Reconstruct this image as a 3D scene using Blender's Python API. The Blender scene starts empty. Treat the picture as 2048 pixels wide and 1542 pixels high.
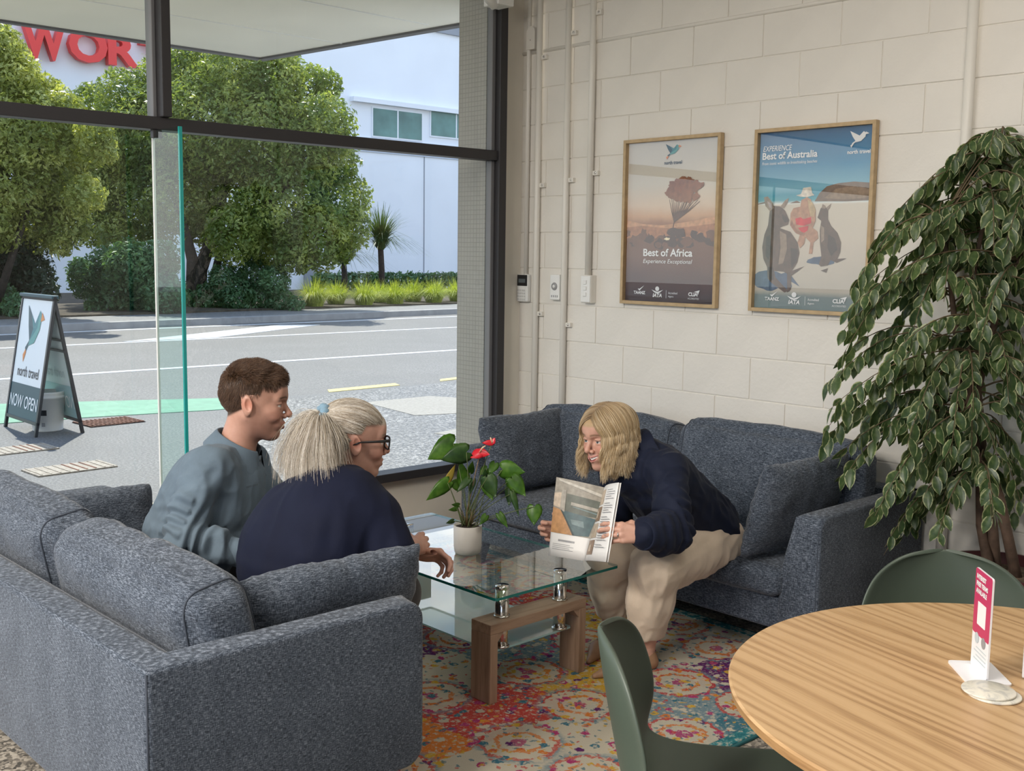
import bpy, bmesh, math, random
import numpy as np
from mathutils import Vector, Matrix, Quaternion
random.seed(7); rng = np.random.default_rng(7)
R = math.radians
scene = bpy.context.scene
COL = scene.collection

# ---------------------------------------------------------------- camera
FPX, CX, CY, EYE = 2217.0, 1024.0, 771.0, 1.55
_y = np.array([-1078-CX, 479-CY, FPX]); _y /= np.linalg.norm(_y)
_x = np.array([3394-CX, 541-CY, FPX]); _x -= _y*_x.dot(_y); _x /= np.linalg.norm(_x)
_z = np.cross(_x, _y); _z = -_z if _z[1] > 0 else _z
CM = np.array([_x, _y, _z])                      # world = CM @ camera(right, down, forward)
cam_data = bpy.data.cameras.new('camera'); cam = bpy.data.objects.new('camera', cam_data); COL.objects.link(cam)
cam_data.sensor_width = 36.0; cam_data.lens = FPX/2048*36.0; cam_data.clip_end = 300; cam_data.clip_start = .05
_m = Matrix.Identity(4)
for i in range(3):
    _m[i][0] = CM[i, 0]; _m[i][1] = -CM[i, 1]; _m[i][2] = -CM[i, 2]
_m[2][3] = EYE
cam.matrix_world = _m
scene.camera = cam
EYEP = np.array([0, 0, EYE])
def ray(x, y): return CM @ np.array([(x-CX)/FPX, (y-CY)/FPX, 1.0])
def pz(x, y, z=0.0): r = ray(x, y); return Vector(EYEP + r*((z-EYE)/r[2]))
def px(x, y, X): r = ray(x, y); return Vector(EYEP + r*(X/r[0]))
def py(x, y, Y): r = ray(x, y); return Vector(EYEP + r*(Y/r[1]))
def up(x, y, d): return Vector(EYEP + ray(x, y)*d)

# ---------------------------------------------------------------- view, world, sun
vs = scene.view_settings
vs.view_transform = 'Standard'; vs.look = 'None'; vs.gamma = 1.0; vs.use_curve_mapping = False
vs.exposure = 0.34
cy = scene.cycles
cy.max_bounces = 7; cy.diffuse_bounces = 4; cy.glossy_bounces = 3; cy.transmission_bounces = 4; cy.transparent_max_bounces = 12
cy.caustics_reflective = False; cy.caustics_refractive = False; cy.use_denoising = True
cy.sample_clamp_indirect = 6.0

SUN_EL, SUN_AZ = R(56), math.atan2(.9, .42)      # the sun stands beyond the street, high up
world = bpy.data.worlds.new('world'); scene.world = world; world.use_nodes = True
wn = world.node_tree; wn.nodes.clear()
def _wnode(t, **k):
    n = wn.nodes.new(t)
    for a, v in k.items(): setattr(n, a, v)
    return n
w_tc = _wnode('ShaderNodeTexCoord')
w_sep = _wnode('ShaderNodeSeparateXYZ'); wn.links.new(w_tc.outputs['Generated'], w_sep.inputs[0])
w_ramp = _wnode('ShaderNodeValToRGB'); wn.links.new(w_sep.outputs['Z'], w_ramp.inputs[0])
w_ramp.color_ramp.elements[0].position = 0.0; w_ramp.color_ramp.elements[0].color = (.80, .88, 1.0, 1)
w_ramp.color_ramp.elements[1].position = .75; w_ramp.color_ramp.elements[1].color = (.22, .43, .90, 1)
e = w_ramp.color_ramp.elements.new(.25); e.color = (.50, .69, 1.0, 1)
w_map = _wnode('ShaderNodeMapping'); w_map.inputs['Scale'].default_value = (1.6, 1.6, 3.6)
wn.links.new(w_tc.outputs['Generated'], w_map.inputs[0])
w_noi = _wnode('ShaderNodeTexNoise'); w_noi.inputs['Scale'].default_value = 1.9; w_noi.inputs['Detail'].default_value = 7
w_noi.inputs['Roughness'].default_value = .55
wn.links.new(w_map.outputs[0], w_noi.inputs['Vector'])
w_cr = _wnode('ShaderNodeValToRGB'); wn.links.new(w_noi.outputs[0], w_cr.inputs[0])
w_cr.color_ramp.elements[0].position = .49; w_cr.color_ramp.elements[1].position = .60
w_mix = _wnode('ShaderNodeMixRGB'); wn.links.new(w_cr.outputs[0], w_mix.inputs[0])
wn.links.new(w_ramp.outputs[0], w_mix.inputs[1]); w_mix.inputs[2].default_value = (1.25, 1.24, 1.22, 1)
w_bg = _wnode('ShaderNodeBackground'); w_bg.inputs['Strength'].default_value = 1.25
wn.links.new(w_mix.outputs[0], w_bg.inputs[0])
w_out = _wnode('ShaderNodeOutputWorld'); wn.links.new(w_bg.outputs[0], w_out.inputs[0])

sun_d = bpy.data.lights.new('sun', 'SUN'); sun_d.energy = 4.8; sun_d.angle = R(.6); sun_d.color = (1.0, .95, .86)
sun = bpy.data.objects.new('sun', sun_d); COL.objects.link(sun)
_sv = Vector((math.cos(SUN_EL)*math.cos(SUN_AZ), math.cos(SUN_EL)*math.sin(SUN_AZ), math.sin(SUN_EL)))
sun.rotation_euler = _sv.to_track_quat('Z', 'Y').to_euler()

# ---------------------------------------------------------------- object helpers
def tag(o, label=None, cat=None, group=None, kind=None):
    if label: o['label'] = label
    if cat: o['category'] = cat
    if group: o['group'] = group
    if kind: o['kind'] = kind
    return o
def empty(name, loc=(0, 0, 0), rz=0.0, label=None, cat=None, group=None):
    o = bpy.data.objects.new(name, None); COL.objects.link(o); o.empty_display_size = .05
    o.location = loc; o.rotation_euler = (0, 0, rz)
    return tag(o, label, cat, group)
def link(name, me, mat=None, parent=None, smooth=None, loc=None):
    o = bpy.data.objects.new(name, me); COL.objects.link(o)
    if mat is not None:
        for m in (mat if isinstance(mat, (list, tuple)) else [mat]): me.materials.append(m)
    if parent is not None: o.parent = parent
    if loc is not None: o.location = loc
    if smooth is not None:
        me.polygons.foreach_set('use_smooth', [smooth]*len(me.polygons)); me.update()
    return o
def mesh_from(bm, name='mesh'):
    me = bpy.data.meshes.new(name); bm.normal_update(); bm.to_mesh(me); bm.free(); return me
def obj(name, bm, mat=None, parent=None, smooth=None, loc=None):
    return link(name, mesh_from(bm, name), mat, parent, smooth, loc)
def pyobj(name, verts, faces, mat=None, parent=None, smooth=None):
    me = bpy.data.meshes.new(name); me.from_pydata([tuple(v) for v in verts], [], faces); me.update()
    return link(name, me, mat, parent, smooth)
def structure(o): o['kind'] = 'structure'; return o
def bm_box(bm, lo, hi, bev=0.0, seg=2, mtx=None, mi=0):
    lo = Vector(lo); hi = Vector(hi)
    r = bmesh.ops.create_cube(bm, size=1.0)
    vs_ = r['verts']
    for v in vs_: v.co = Vector([lo[i] + (v.co[i]+.5)*(hi[i]-lo[i]) for i in range(3)])
    fs = list({f for v in vs_ for f in v.link_faces})
    if bev > 0:
        es = list({e_ for v in vs_ for e_ in v.link_edges})
        rr = bmesh.ops.bevel(bm, geom=es, offset=bev, segments=seg, profile=.5, affect='EDGES')
        vs_ = list({v for f in rr['faces'] for v in f.verts} | {v for v in vs_ if v.is_valid})
        fs = list({f for v in vs_ for f in v.link_faces})
    for f in fs: f.material_index = mi
    if mtx is not None: bmesh.ops.transform(bm, matrix=mtx, verts=vs_)
    return vs_
def box(name, lo, hi, mat, parent=None, bev=0.0, seg=2, mtx=None, smooth=None):
    bm = bmesh.new(); bm_box(bm, lo, hi, bev, seg, mtx)
    return obj(name, bm, mat, parent, smooth if smooth is not None else (True if bev > .012 else None))
def bm_tube(bm, pts, rad, n=10, cap=True):
    pts = [Vector(p) for p in pts]; rads = rad if isinstance(rad, (list, tuple)) else [rad]*len(pts)
    rings = []; prev = None
    for i, p in enumerate(pts):
        t = (pts[min(i+1, len(pts)-1)] - pts[max(i-1, 0)]).normalized()
        if prev is None:
            a = Vector((0, 0, 1)) if abs(t.z) < .9 else Vector((1, 0, 0)); u = t.cross(a).normalized()
        else:
            u = (prev - t*prev.dot(t)).normalized()
        prev = u; w = t.cross(u)
        rings.append([bm.verts.new(p + (u*math.cos(2*math.pi*k/n) + w*math.sin(2*math.pi*k/n))*rads[i]) for k in range(n)])
    for a, b in zip(rings, rings[1:]):
        for k in range(n): bm.faces.new((a[k], a[(k+1) % n], b[(k+1) % n], b[k]))
    if cap: bm.faces.new(list(reversed(rings[0]))); bm.faces.new(rings[-1])
def tube(name, pts, rad, mat, parent=None, n=10, cap=True):
    bm = bmesh.new(); bm_tube(bm, pts, rad, n, cap); return obj(name, bm, mat, parent, True)
def bm_lathe(bm, prof, n=32, c=(0, 0, 0)):
    rings = []
    for r, z in prof:
        rings.append([bm.verts.new((c[0]+max(r, 1e-5)*math.cos(2*math.pi*k/n), c[1]+max(r, 1e-5)*math.sin(2*math.pi*k/n), c[2]+z)) for k in range(n)])
    for a, b in zip(rings, rings[1:]):
        for k in range(n): bm.faces.new((a[k], a[(k+1) % n], b[(k+1) % n], b[k]))
def lathe(name, prof, mat, parent=None, n=32, c=(0, 0, 0), smooth=True):
    bm = bmesh.new(); bm_lathe(bm, prof, n, c)
    bmesh.ops.remove_doubles(bm, verts=bm.verts, dist=2e-5); bmesh.ops.recalc_face_normals(bm, faces=bm.faces)
    return obj(name, bm, mat, parent, smooth)
def prism(name, poly, z0, z1, mat, parent=None, mtx=None):
    """polygon in xy extruded along z"""
    bm = bmesh.new()
    a = [bm.verts.new((p[0], p[1], z0)) for p in poly]; b = [bm.verts.new((p[0], p[1], z1)) for p in poly]
    n = len(poly)
    bm.faces.new(list(reversed(a))); bm.faces.new(b)
    for k in range(n): bm.faces.new((a[k], a[(k+1) % n], b[(k+1) % n], b[k]))
    bmesh.ops.recalc_face_normals(bm, faces=bm.faces)
    if mtx is not None: bmesh.ops.transform(bm, matrix=mtx, verts=bm.verts)
    return obj(name, bm, mat, parent)
def autosmooth(o, ang=40):
    o.data.polygons.foreach_set('use_smooth', [True]*len(o.data.polygons))
    try: o.data.set_sharp_from_angle(angle=R(ang))
    except Exception: pass
    return o
def text_mesh(body, size, bold=0.0, shear=0.0, align='LEFT', extrude=0.0, spacing=1.0):
    cu = bpy.data.curves.new('text', 'FONT'); cu.body = body; cu.size = size; cu.offset = bold; cu.shear = shear
    cu.align_x = align; cu.align_y = 'BOTTOM_BASELINE'; cu.extrude = extrude; cu.space_character = spacing; cu.resolution_u = 3
    o = bpy.data.objects.new('text', cu); COL.objects.link(o)
    dg = bpy.context.evaluated_depsgraph_get(); me = bpy.data.meshes.new_from_object(o.evaluated_get(dg))
    bpy.data.objects.remove(o); bpy.data.curves.remove(cu)
    return me
def text(name, body, size, mtx, mat, parent=None, width=None, height=None, **k):
    """lettering as flat mesh in its own xy plane placed by mtx; width / height fit the block"""
    me = text_mesh(body, size, **k)
    co = np.empty(len(me.vertices)*3); me.vertices.foreach_get('co', co); co = co.reshape(-1, 3)
    if len(co):
        sx = width/(np.ptp(co[:, 0])+1e-9) if width else 1.0
        sy = height/(np.ptp(co[:, 1])+1e-9) if height else (sx if width else 1.0)
        if width and k.get('align', 'LEFT') == 'LEFT': co[:, 0] -= co[:, 0].min()
        co[:, 0] *= sx; co[:, 1] *= sy
        me.vertices.foreach_set('co', co.ravel())
    me.transform(mtx); me.update()
    return link(name, me, mat, parent)
def frame_mtx(o, ux, uy):
    """matrix whose x,y axes are ux,uy at origin o"""
    ux = Vector(ux).normalized(); uz = ux.cross(Vector(uy)).normalized(); uy = uz.cross(ux)
    m = Matrix.Identity(4)
    for i in range(3): m[i][0] = ux[i]; m[i][1] = uy[i]; m[i][2] = uz[i]; m[i][3] = o[i]
    return m
def copy_tree(o, parent=None):
    c = o.copy(); COL.objects.link(c); c.parent = parent
    for ch in list(o.children): copy_tree(ch, c)
    return c

# ---------------------------------------------------------------- materials
MATS = {}
class NB:
    """small node builder"""
    def __init__(s, name):
        s.m = bpy.data.materials.new(name); s.m.use_nodes = True; s.t = s.m.node_tree; s.t.nodes.clear()
        s.out = s.n('ShaderNodeOutputMaterial'); MATS[name] = s.m
    def n(s, t, **k):
        nd = s.t.nodes.new(t)
        for a, v in k.items():
            if a.startswith('i_'):
                key = a[2:]; key = int(key) if key.isdigit() else key.replace('_', ' ')
                nd.inputs[key].default_value = v
            else: setattr(nd, a, v)
        return nd
    def l(s, a, b): s.t.links.new(a, b)
    def bsdf(s, col=(.8, .8, .8), rough=.5, metallic=0.0, spec=.5, **k):
        b = s.n('ShaderNodeBsdfPrincipled'); b.inputs['Roughness'].default_value = rough; b.inputs['Metallic'].default_value = metallic
        b.inputs['Specular IOR Level'].default_value = spec
        if isinstance(col, tuple): b.inputs['Base Color'].default_value = (*col, 1)
        else: s.l(col, b.inputs['Base Color'])
        for a, v in k.items():
            i = b.inputs[a.replace('_', ' ')]
            if hasattr(v, 'is_linked') or hasattr(v, 'links'): s.l(v, i)
            else: i.default_value = v
        s.l(b.outputs[0], s.out.inputs[0]); s.b = b; return b
    def coord(s, kind='Object', scale=(1, 1, 1), rot=(0, 0, 0)):
        tc = s.n('ShaderNodeTexCoord'); mp = s.n('ShaderNodeMapping'); mp.inputs['Scale'].default_value = scale; mp.inputs['Rotation'].default_value = rot
        s.l(tc.outputs[kind], mp.inputs[0]); return mp.outputs[0]
    def noise(s, vec, scale=5, detail=3, rough=.5, dist=0.0, out=0):
        n = s.n('ShaderNodeTexNoise'); n.inputs['Scale'].default_value = scale; n.inputs['Detail'].default_value = detail
        n.inputs['Roughness'].default_value = rough; n.inputs['Distortion'].default_value = dist
        if vec is not None: s.l(vec, n.inputs['Vector'])
        return n.outputs[out]
    def ramp(s, fac, stops, interp='LINEAR'):
        r = s.n('ShaderNodeValToRGB'); r.color_ramp.interpolation = interp; el = r.color_ramp.elements
        while len(el) < len(stops): el.new(.5)
        for e_, (p, c) in zip(el, stops): e_.position = p; e_.color = (*c, 1) if len(c) == 3 else c
        s.l(fac, r.inputs[0]); return r.outputs[0]
    def mix(s, fac, a, b, mode='MIX'):
        m = s.n('ShaderNodeMixRGB'); m.blend_type = mode
        for i, v in enumerate((fac, a, b)):
            if isinstance(v, (int, float)): m.inputs[i].default_value = v
            elif isinstance(v, tuple): m.inputs[i].default_value = (*v, 1)
            else: s.l(v, m.inputs[i])
        return m.outputs[0]
    def math(s, op, a, b=0.0, c=None):
        m = s.n('ShaderNodeMath'); m.operation = op
        for i, v in enumerate((a, b) if c is None else (a, b, c)):
            if isinstance(v, (int, float)): m.inputs[i].default_value = v
            else: s.l(v, m.inputs[i])
        return m.outputs[0]
    def bump(s, h, strength=.3, dist=.01):
        b = s.n('ShaderNodeBump'); b.inputs['Strength'].default_value = strength; b.inputs['Distance'].default_value = dist
        s.l(h, b.inputs['Height']); s.l(b.outputs[0], s.b.inputs['Normal']); return b
def simple(name, col, rough=.5, metallic=0.0, spec=.5, var=0.0, vscale=8.0, bump=0.0, bscale=120.0, bdist=.002, **k):
    nb = NB(name); c = col
    if var > 0 or bump > 0: v = nb.coord()
    if var > 0:
        c = nb.ramp(nb.noise(v, vscale, 4), [(.3, tuple(max(x*(1-var), 0) for x in col)), (.7, tuple(min(x*(1+var), 1) for x in col))])
    nb.bsdf(c, rough, metallic, spec, **k)
    if bump > 0: nb.bump(nb.noise(v, bscale, 3), bump, bdist)
    return nb.m
def glass_mat(name, tint=(1, 1, 1), ior=1.5, rough=0.0, boost=1.0):
    """thin pane: clear, tinted, with mirror reflection by Fresnel"""
    nb = NB(name)
    t = nb.n('ShaderNodeBsdfTransparent'); t.inputs[0].default_value = (*tint, 1)
    g = nb.n('ShaderNodeBsdfGlossy'); g.inputs['Roughness'].default_value = rough; g.inputs[0].default_value = (1, 1, 1, 1)
    f = nb.n('ShaderNodeFresnel'); f.inputs['IOR'].default_value = ior
    ge = nb.n('ShaderNodeNewGeometry')            # reflect once, at the face the light enters by
    fac = nb.math('MINIMUM', nb.math('MULTIPLY', nb.math('MULTIPLY', f.outputs[0], boost), nb.math('SUBTRACT', 1.0, ge.outputs['Backfacing'])), 1.0)
    ms = nb.n('ShaderNodeMixShader'); nb.l(fac, ms.inputs[0]); nb.l(t.outputs[0], ms.inputs[1]); nb.l(g.outputs[0], ms.inputs[2])
    nb.l(ms.outputs[0], nb.out.inputs[0]); return nb.m
def fabric(name, dark, mid, light, s=1.0, rough=.95):
    nb = NB(name)
    a = nb.noise(nb.coord(scale=(70*s, 70*s, 620*s)), 1.0, 3, .65)
    b = nb.noise(nb.coord(scale=(560*s, 560*s, 90*s)), 1.0, 2, .6)
    h = nb.math('ADD', nb.math('MULTIPLY', a, .62), nb.math('MULTIPLY', b, .38))
    big = nb.noise(nb.coord(), 9, 3)
    h2 = nb.math('ADD', h, nb.math('MULTIPLY', nb.math('SUBTRACT', big, .5), .08))
    c = nb.ramp(h2, [(.36, dark), (.5, mid), (.66, light)])
    nb.bsdf(c, rough, spec=.2, Sheen_Weight=.15)
    nb.bump(h, .5, .0015); return nb.m
def wood(name, c1, c2, c3, scale=(3, 40, 40), rough=.4, axis_rot=(0, 0, 0), bands=2.0, spec=.4):
    nb = NB(name); v = nb.coord(scale=scale, rot=axis_rot)
    n1 = nb.noise(v, 1.0, 4, .55, .5); n2 = nb.noise(nb.coord(scale=tuple(x*6 for x in scale), rot=axis_rot), 1.0, 3, .6)
    f = nb.math('ADD', nb.math('MULTIPLY', n1, .75), nb.math('MULTIPLY', n2, .25))
    c = nb.ramp(f, [(.32, c3), (.45, c2), (.56, c1), (.7, c2)])
    nb.bsdf(c, rough, spec=spec); nb.bump(n2, .12, .001); return nb.m

m_wall = simple('wall_paint', (.77, .735, .67), .55, var=.035, vscale=3, bump=.25, bscale=60, bdist=.003)
m_block = simple('block_paint', (.78, .745, .685), .5, var=.03, vscale=4, bump=.35, bscale=45, bdist=.004)
m_plaster = simple('plaster_paint', (.76, .715, .63), .55, var=.04, vscale=3, bump=.2, bscale=40, bdist=.003)
m_ceiling = simple('ceiling_paint', (.70, .69, .67), .8)
m_frame = simple('window_metal', (.035, .033, .036), .45, spec=.4)
m_frame_grey = simple('window_metal_grey', (.19, .19, .20), .5)  # grey metal of the beads, also the mullion's painted-in lit side
m_glass = glass_mat('window_glass', (.97, .99, .985))
m_fin_edge = simple('glass_edge_teal', (.02, .42, .40), .15, Transmission_Weight=.2)
m_fin = glass_mat('fin_glass', (.86, .95, .93))
m_pipe = simple('pipe_paint', (.78, .75, .69), .4)
m_white = simple('white_plastic', (.82, .82, .80), .35)
m_black = simple('black_plastic', (.012, .012, .014), .35)
m_chrome = simple('chrome', (.72, .70, .67), .12, 1.0)
m_sofa = fabric('sofa_fabric', (.009, .0125, .019), (.056, .071, .097), (.26, .295, .355))
m_sofa_seam = simple('sofa_piping', (.045, .055, .075), .9)
m_leg = simple('dark_wood_leg', (.06, .045, .035), .5)
m_walnut = wood('walnut', (.36, .24, .165), (.30, .195, .13), (.20, .125, .08), (30, 30, 2.2), .42)
m_walnut_h = wood('walnut_top', (.38, .255, .175), (.32, .21, .14), (.21, .13, .085), (2.2, 30, 30), .42)
nb = NB('oak_top'); GR = R(14)                    # grain direction of the table top
_tc = nb.n('ShaderNodeTexCoord'); _rt = nb.n('ShaderNodeVectorRotate'); _rt.rotation_type = 'Z_AXIS'; _rt.inputs['Angle'].default_value = GR; nb.l(_tc.outputs['Object'], _rt.inputs[0])
def _sc(sc):
    m_ = nb.n('ShaderNodeVectorMath'); m_.operation = 'MULTIPLY'; nb.l(_rt.outputs[0], m_.inputs[0]); m_.inputs[1].default_value = sc; return m_.outputs[0]
_w = nb.n('ShaderNodeTexWave'); _w.wave_type = 'BANDS'; _w.bands_direction = 'X'; _w.inputs['Scale'].default_value = 9; _w.inputs['Distortion'].default_value = 14; _w.inputs['Detail'].default_value = 2; _w.inputs['Detail Scale'].default_value = .9; nb.l(_sc((1, .10, 1)), _w.inputs['Vector'])
_f = nb.noise(_sc((260, 5, 1)), 1.0, 3, .65); _p = nb.noise(_sc((16, .9, 1)), 1.0, 3, .6)
_g = nb.math('ADD', nb.math('MULTIPLY', _w.outputs[0], .22), nb.math('ADD', nb.math('MULTIPLY', _f, .42), nb.math('MULTIPLY', _p, .36)))
nb.bsdf(nb.ramp(_g, [(.28, (.29, .165, .075)), (.42, (.44, .272, .132)), (.54, (.53, .345, .178)), (.72, (.57, .38, .205))]), .36, spec=.4); nb.bump(_f, .1, .0008); m_oak = nb.m
m_oak_frame = simple('oak_frame', (.50, .36, .20), .5, var=.12, vscale=30)
m_green_shell = simple('olive_shell', (.062, .083, .062), .42, bump=.1, bscale=400, bdist=.0005)

# ================================================================ the room
XW, YW, CEIL = 4.40, 4.60, 3.40
nb = NB('terrazzo_floor'); v = nb.coord()
vo = nb.n('ShaderNodeTexVoronoi'); vo.inputs['Scale'].default_value = 95; nb.l(v, vo.inputs['Vector'])
c = nb.mix(.75, nb.ramp(nb.noise(v, 6, 3), [(.3, (.16, .145, .12)), (.7, (.24, .215, .18))]), nb.ramp(vo.outputs['Color'], [(.2, (.05, .048, .045)), (.5, (.26, .23, .19)), (.8, (.50, .45, .38))]))
nb.bsdf(c, .45)
m_floor = nb.m
structure(tag(box('floor', (-4.2, -5, -.12), (XW+.2, YW+.12, 0), m_floor), 'speckled polished concrete floor of the room'))
ceiling = structure(tag(box('ceiling', (-4.2, -5, CEIL), (XW+.2, YW+.15, CEIL+.12), m_ceiling), 'white painted ceiling above the lounge'))

# ---- painted concrete block wall, every block in view a piece of its own
wall_right = structure(tag(box('wall_right', (XW-.0035, -5, 0), (XW+.2, YW+.12, CEIL), m_wall), 'cream painted concrete block wall behind the sofa'))
Z0, DZ, BL = .0922-.19734, .19734, .3967
_bm = bmesh.new(); bm_box(_bm, (0, -BL/2+.0022, -DZ/2+.0022), (.02, BL/2-.0022, DZ/2-.0022), .003, 2)
me_block = mesh_from(_bm, 'block'); me_block.materials.append(m_block)
for k in range(0, 18):
    zc = Z0+DZ*(k+.5)
    if zc+DZ/2 < .02 or zc-DZ/2 > CEIL-.05: continue
    y = 3.617-.0035 + (0 if (k-1) % 2 == 1 else BL/2)
    while y > .9: y -= BL
    while y < YW:
        y0, y1 = y, min(y+BL, YW+.05)
        zlo, zhi = max(zc-DZ/2, .0), min(zc+DZ/2, CEIL)
        if y1-y0 > .02:
            if y1-y0 > BL-.001 and zhi-zlo > DZ-.001:
                o = bpy.data.objects.new('block', me_block); COL.objects.link(o)
                o.location = (XW-.008+random.uniform(-.0012, .0012), (y0+y1)/2, zc); o.parent = wall_right
            else:
                box('block', (XW-.008, y0+.0022, zlo+.0022), (XW+.012, y1-.0022, zhi-.0022), m_block, wall_right, .003)
        y += BL
# thick bead of mortar running level across the upper wall
tube('mortar_bead', [(XW-.006, y, Z0+DZ*14) for y in (.9, 2, 3.2, YW)], .011, m_block, wall_right, 8)

# ---- window wall
SILL, TRB, TRT, WTOP = .364, 2.058, 2.112, 3.12
wall_window = structure(tag(empty('wall_window'), 'plastered window wall below and beside the shopfront glass'))
box('sill_wall', (-4.2, YW, 0), (4.235, YW+.12, SILL), m_plaster, wall_window)
box('corner_strip', (4.225, YW-.0, 0), (XW+.05, YW+.12, CEIL), m_plaster, wall_window)
box('lintel', (-4.2, YW, WTOP+.06), (4.235, YW+.12, CEIL), m_plaster, wall_window)
structure(tag(wall_window))
win = structure(tag(empty('window_1'), 'dark metal shopfront window with transom and clear panes'))
FY0, FY1 = YW-.035, YW+.05
def bar(name, x0, x1, z0, z1, y0=FY0, y1=FY1, mat=m_frame): return box(name, (x0, y0, z0), (x1, y1, z1), mat, win, .003)
bar('transom', -4.2, 4.175, TRB, TRT); bar('sill_bar', -4.2, 4.175, SILL, SILL+.045, FY0-.02)
bar('head_bar', -4.2, 4.175, WTOP, WTOP+.07)
bar('jamb', 4.175, 4.228, SILL, WTOP+.07, FY0-.015, FY1)
bar('glazing_bead', 4.148, 4.174, TRT, WTOP, YW-.012, YW+.03, m_frame_grey); bar('glazing_bead', 4.148, 4.174, SILL+.045, TRB, YW-.012, YW+.03, m_frame_grey)
mullx = 2.215
bar('mullion', mullx, mullx+.042, TRT, WTOP, FY0-.03, FY1); bar('mullion_lit_side', mullx-.018, mullx, TRT, WTOP, YW-.01, FY1, m_frame_grey)  # grey strip: daylight on the mullion's side face put into the colour
for x in (.1, -2.1): bar('mullion', x, x+.042, TRT, WTOP, FY0-.03, FY1)
box('clip', (2.185, YW-.03, TRB-.035), (2.225, YW+.0, TRB), m_frame, win, .003)
for (x0, x1) in ((mullx+.042, 4.15), (.142, mullx), (-2.058, .1), (-4.2, -2.1)):
    box('pane', (x0, YW+.012, TRT), (x1, YW+.018, WTOP), m_glass, win)
for (x0, x1) in ((2.206, 4.15), (-.1, 2.2), (-2.3, -.106), (-4.2, -2.306)):
    box('pane', (x0, YW+.012, SILL+.045), (x1, YW+.018, TRB), m_glass, win)
# pale silicone joint between the lower panes and the glass stiffening fin with its teal edge
box('silicone_joint', (2.198, YW+.004, SILL+.045), (2.207, YW+.016, TRB), m_white, win)
fin = structure(tag(empty('window_2'), 'clear glass stiffening fin with teal edge standing against the window'))
box('pane', (2.197, 4.366, SILL+.05), (2.207, YW, TRB-.002), m_fin, fin)
box('pane_edge', (2.195, 4.355, SILL+.05), (2.209, 4.366, TRB-.002), m_fin_edge, fin)
# other sides of the room: glazed shopfront opposite the block wall, plain wall behind
wall_left = structure(tag(empty('wall_left'), 'glazed street side of the room opposite the block wall'))
box('sill_wall', (-4.32, -5, 0), (-4.2, YW+.12, .3), m_plaster, wall_left); box('lintel', (-4.32, -5, 3.1), (-4.2, YW+.12, CEIL), m_plaster, wall_left)
for y in (-5, -2.6, -.2, 2.2, 4.5): box('mullion', (-4.3, y, .3), (-4.22, y+.06, 3.1), m_frame, wall_left)
structure(tag(box('wall_back', (-4.32, -5.12, 0), (XW+.2, -5, CEIL), simple('back_wall_paint', (.20, .19, .18), .7)), 'plain painted wall at the back of the room'))
# added fill lights out of view: flat ceiling panels that brighten the room
for i, (x, y) in enumerate(((-3.2, 4.1), (-3.2, 1.2), (-3.2, 2.7), (-1.5, 1.8), (-1.5, 3.5), (.9, .2), (2.7, 1.2))):
    lp = empty('fill_light', (x, y, CEIL), 0, 'flat white ceiling panel added as fill light', 'fill light', 'added fill light panels')
    box('frame', (-.62, -.32, -.03), (.62, .32, 0), m_white, lp, .004)
    ld = bpy.data.lights.new('lamp', 'AREA'); ld.shape = 'RECTANGLE'; ld.size = 1.15; ld.size_y = .55; ld.energy = 96 if x < 0 else 16; ld.color = (1.0, .94, .86)
    lo_ = bpy.data.objects.new('lamp', ld); COL.objects.link(lo_); lo_.parent = lp; lo_.location = (0, 0, -.045)

# ---- conduits and small fittings on the block wall
def conduit(y, z0, z1, rad, clips, label, grp=None):
    t = empty('conduit', (XW-.012-rad, y, z0), 0, label, 'pipe', grp)
    tube('pipe', [(0, 0, 0), (0, 0, z1-z0)], rad, m_pipe, t, 14)
    for zc in clips:
        c_ = box('saddle_clip', (.0, -.052, zc-z0-.012), (rad+.006, .0, zc-z0+.012), m_pipe, t, .002)
        o = lathe('screw', [(0, .003), (.006, .0025), (.006, 0)], m_chrome, c_, 10); o.rotation_euler = (0, R(-90), 0); o.location = (.0, -.036, zc-z0)
conduit(4.540, 1.43, CEIL, .012, (), 'thin cream conduit running down to the alarm keypad')
conduit(4.452, 0, CEIL, .017, (2.62, 1.93, 1.22), 'cream conduit between the alarm keypad and the chime box')
conduit(4.232, 0, CEIL, .017, (2.72, 1.95, 1.17), 'cream conduit between the chime box and the light switch')
conduit(4.055, 1.44, CEIL, .017, (2.8, 1.98), 'cream conduit ending at the light switch box')
conduit(2.032, 0, CEIL, .021, (2.9, .9), 'thick cream pipe on the block wall behind the leafy tree')
sb = empty('bell_box', (XW-.01, 4.512, 2.73), 0, 'small rounded cream sensor box high in the wall corner', 'sensor box')
bm = bmesh.new()
pts = [(.032, .06), (-.032, .06)] + [(-.032*math.cos(a), -.03-.034*math.sin(a)) for a in np.linspace(0, math.pi, 11)]
prism('body', pts, 0, .03, m_pipe, sb, Matrix.Rotation(R(-90), 4, 'Y') @ Matrix.Rotation(R(90), 4, 'Z')).location = (0, 0, 0)
lathe('screw', [(0, .004), (.004, .003), (.004, 0)], m_chrome, sb, 8).matrix_local = Matrix.Translation((-.03, 0, -.01)) @ Matrix.Rotation(R(-90), 4, 'Y')
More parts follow.
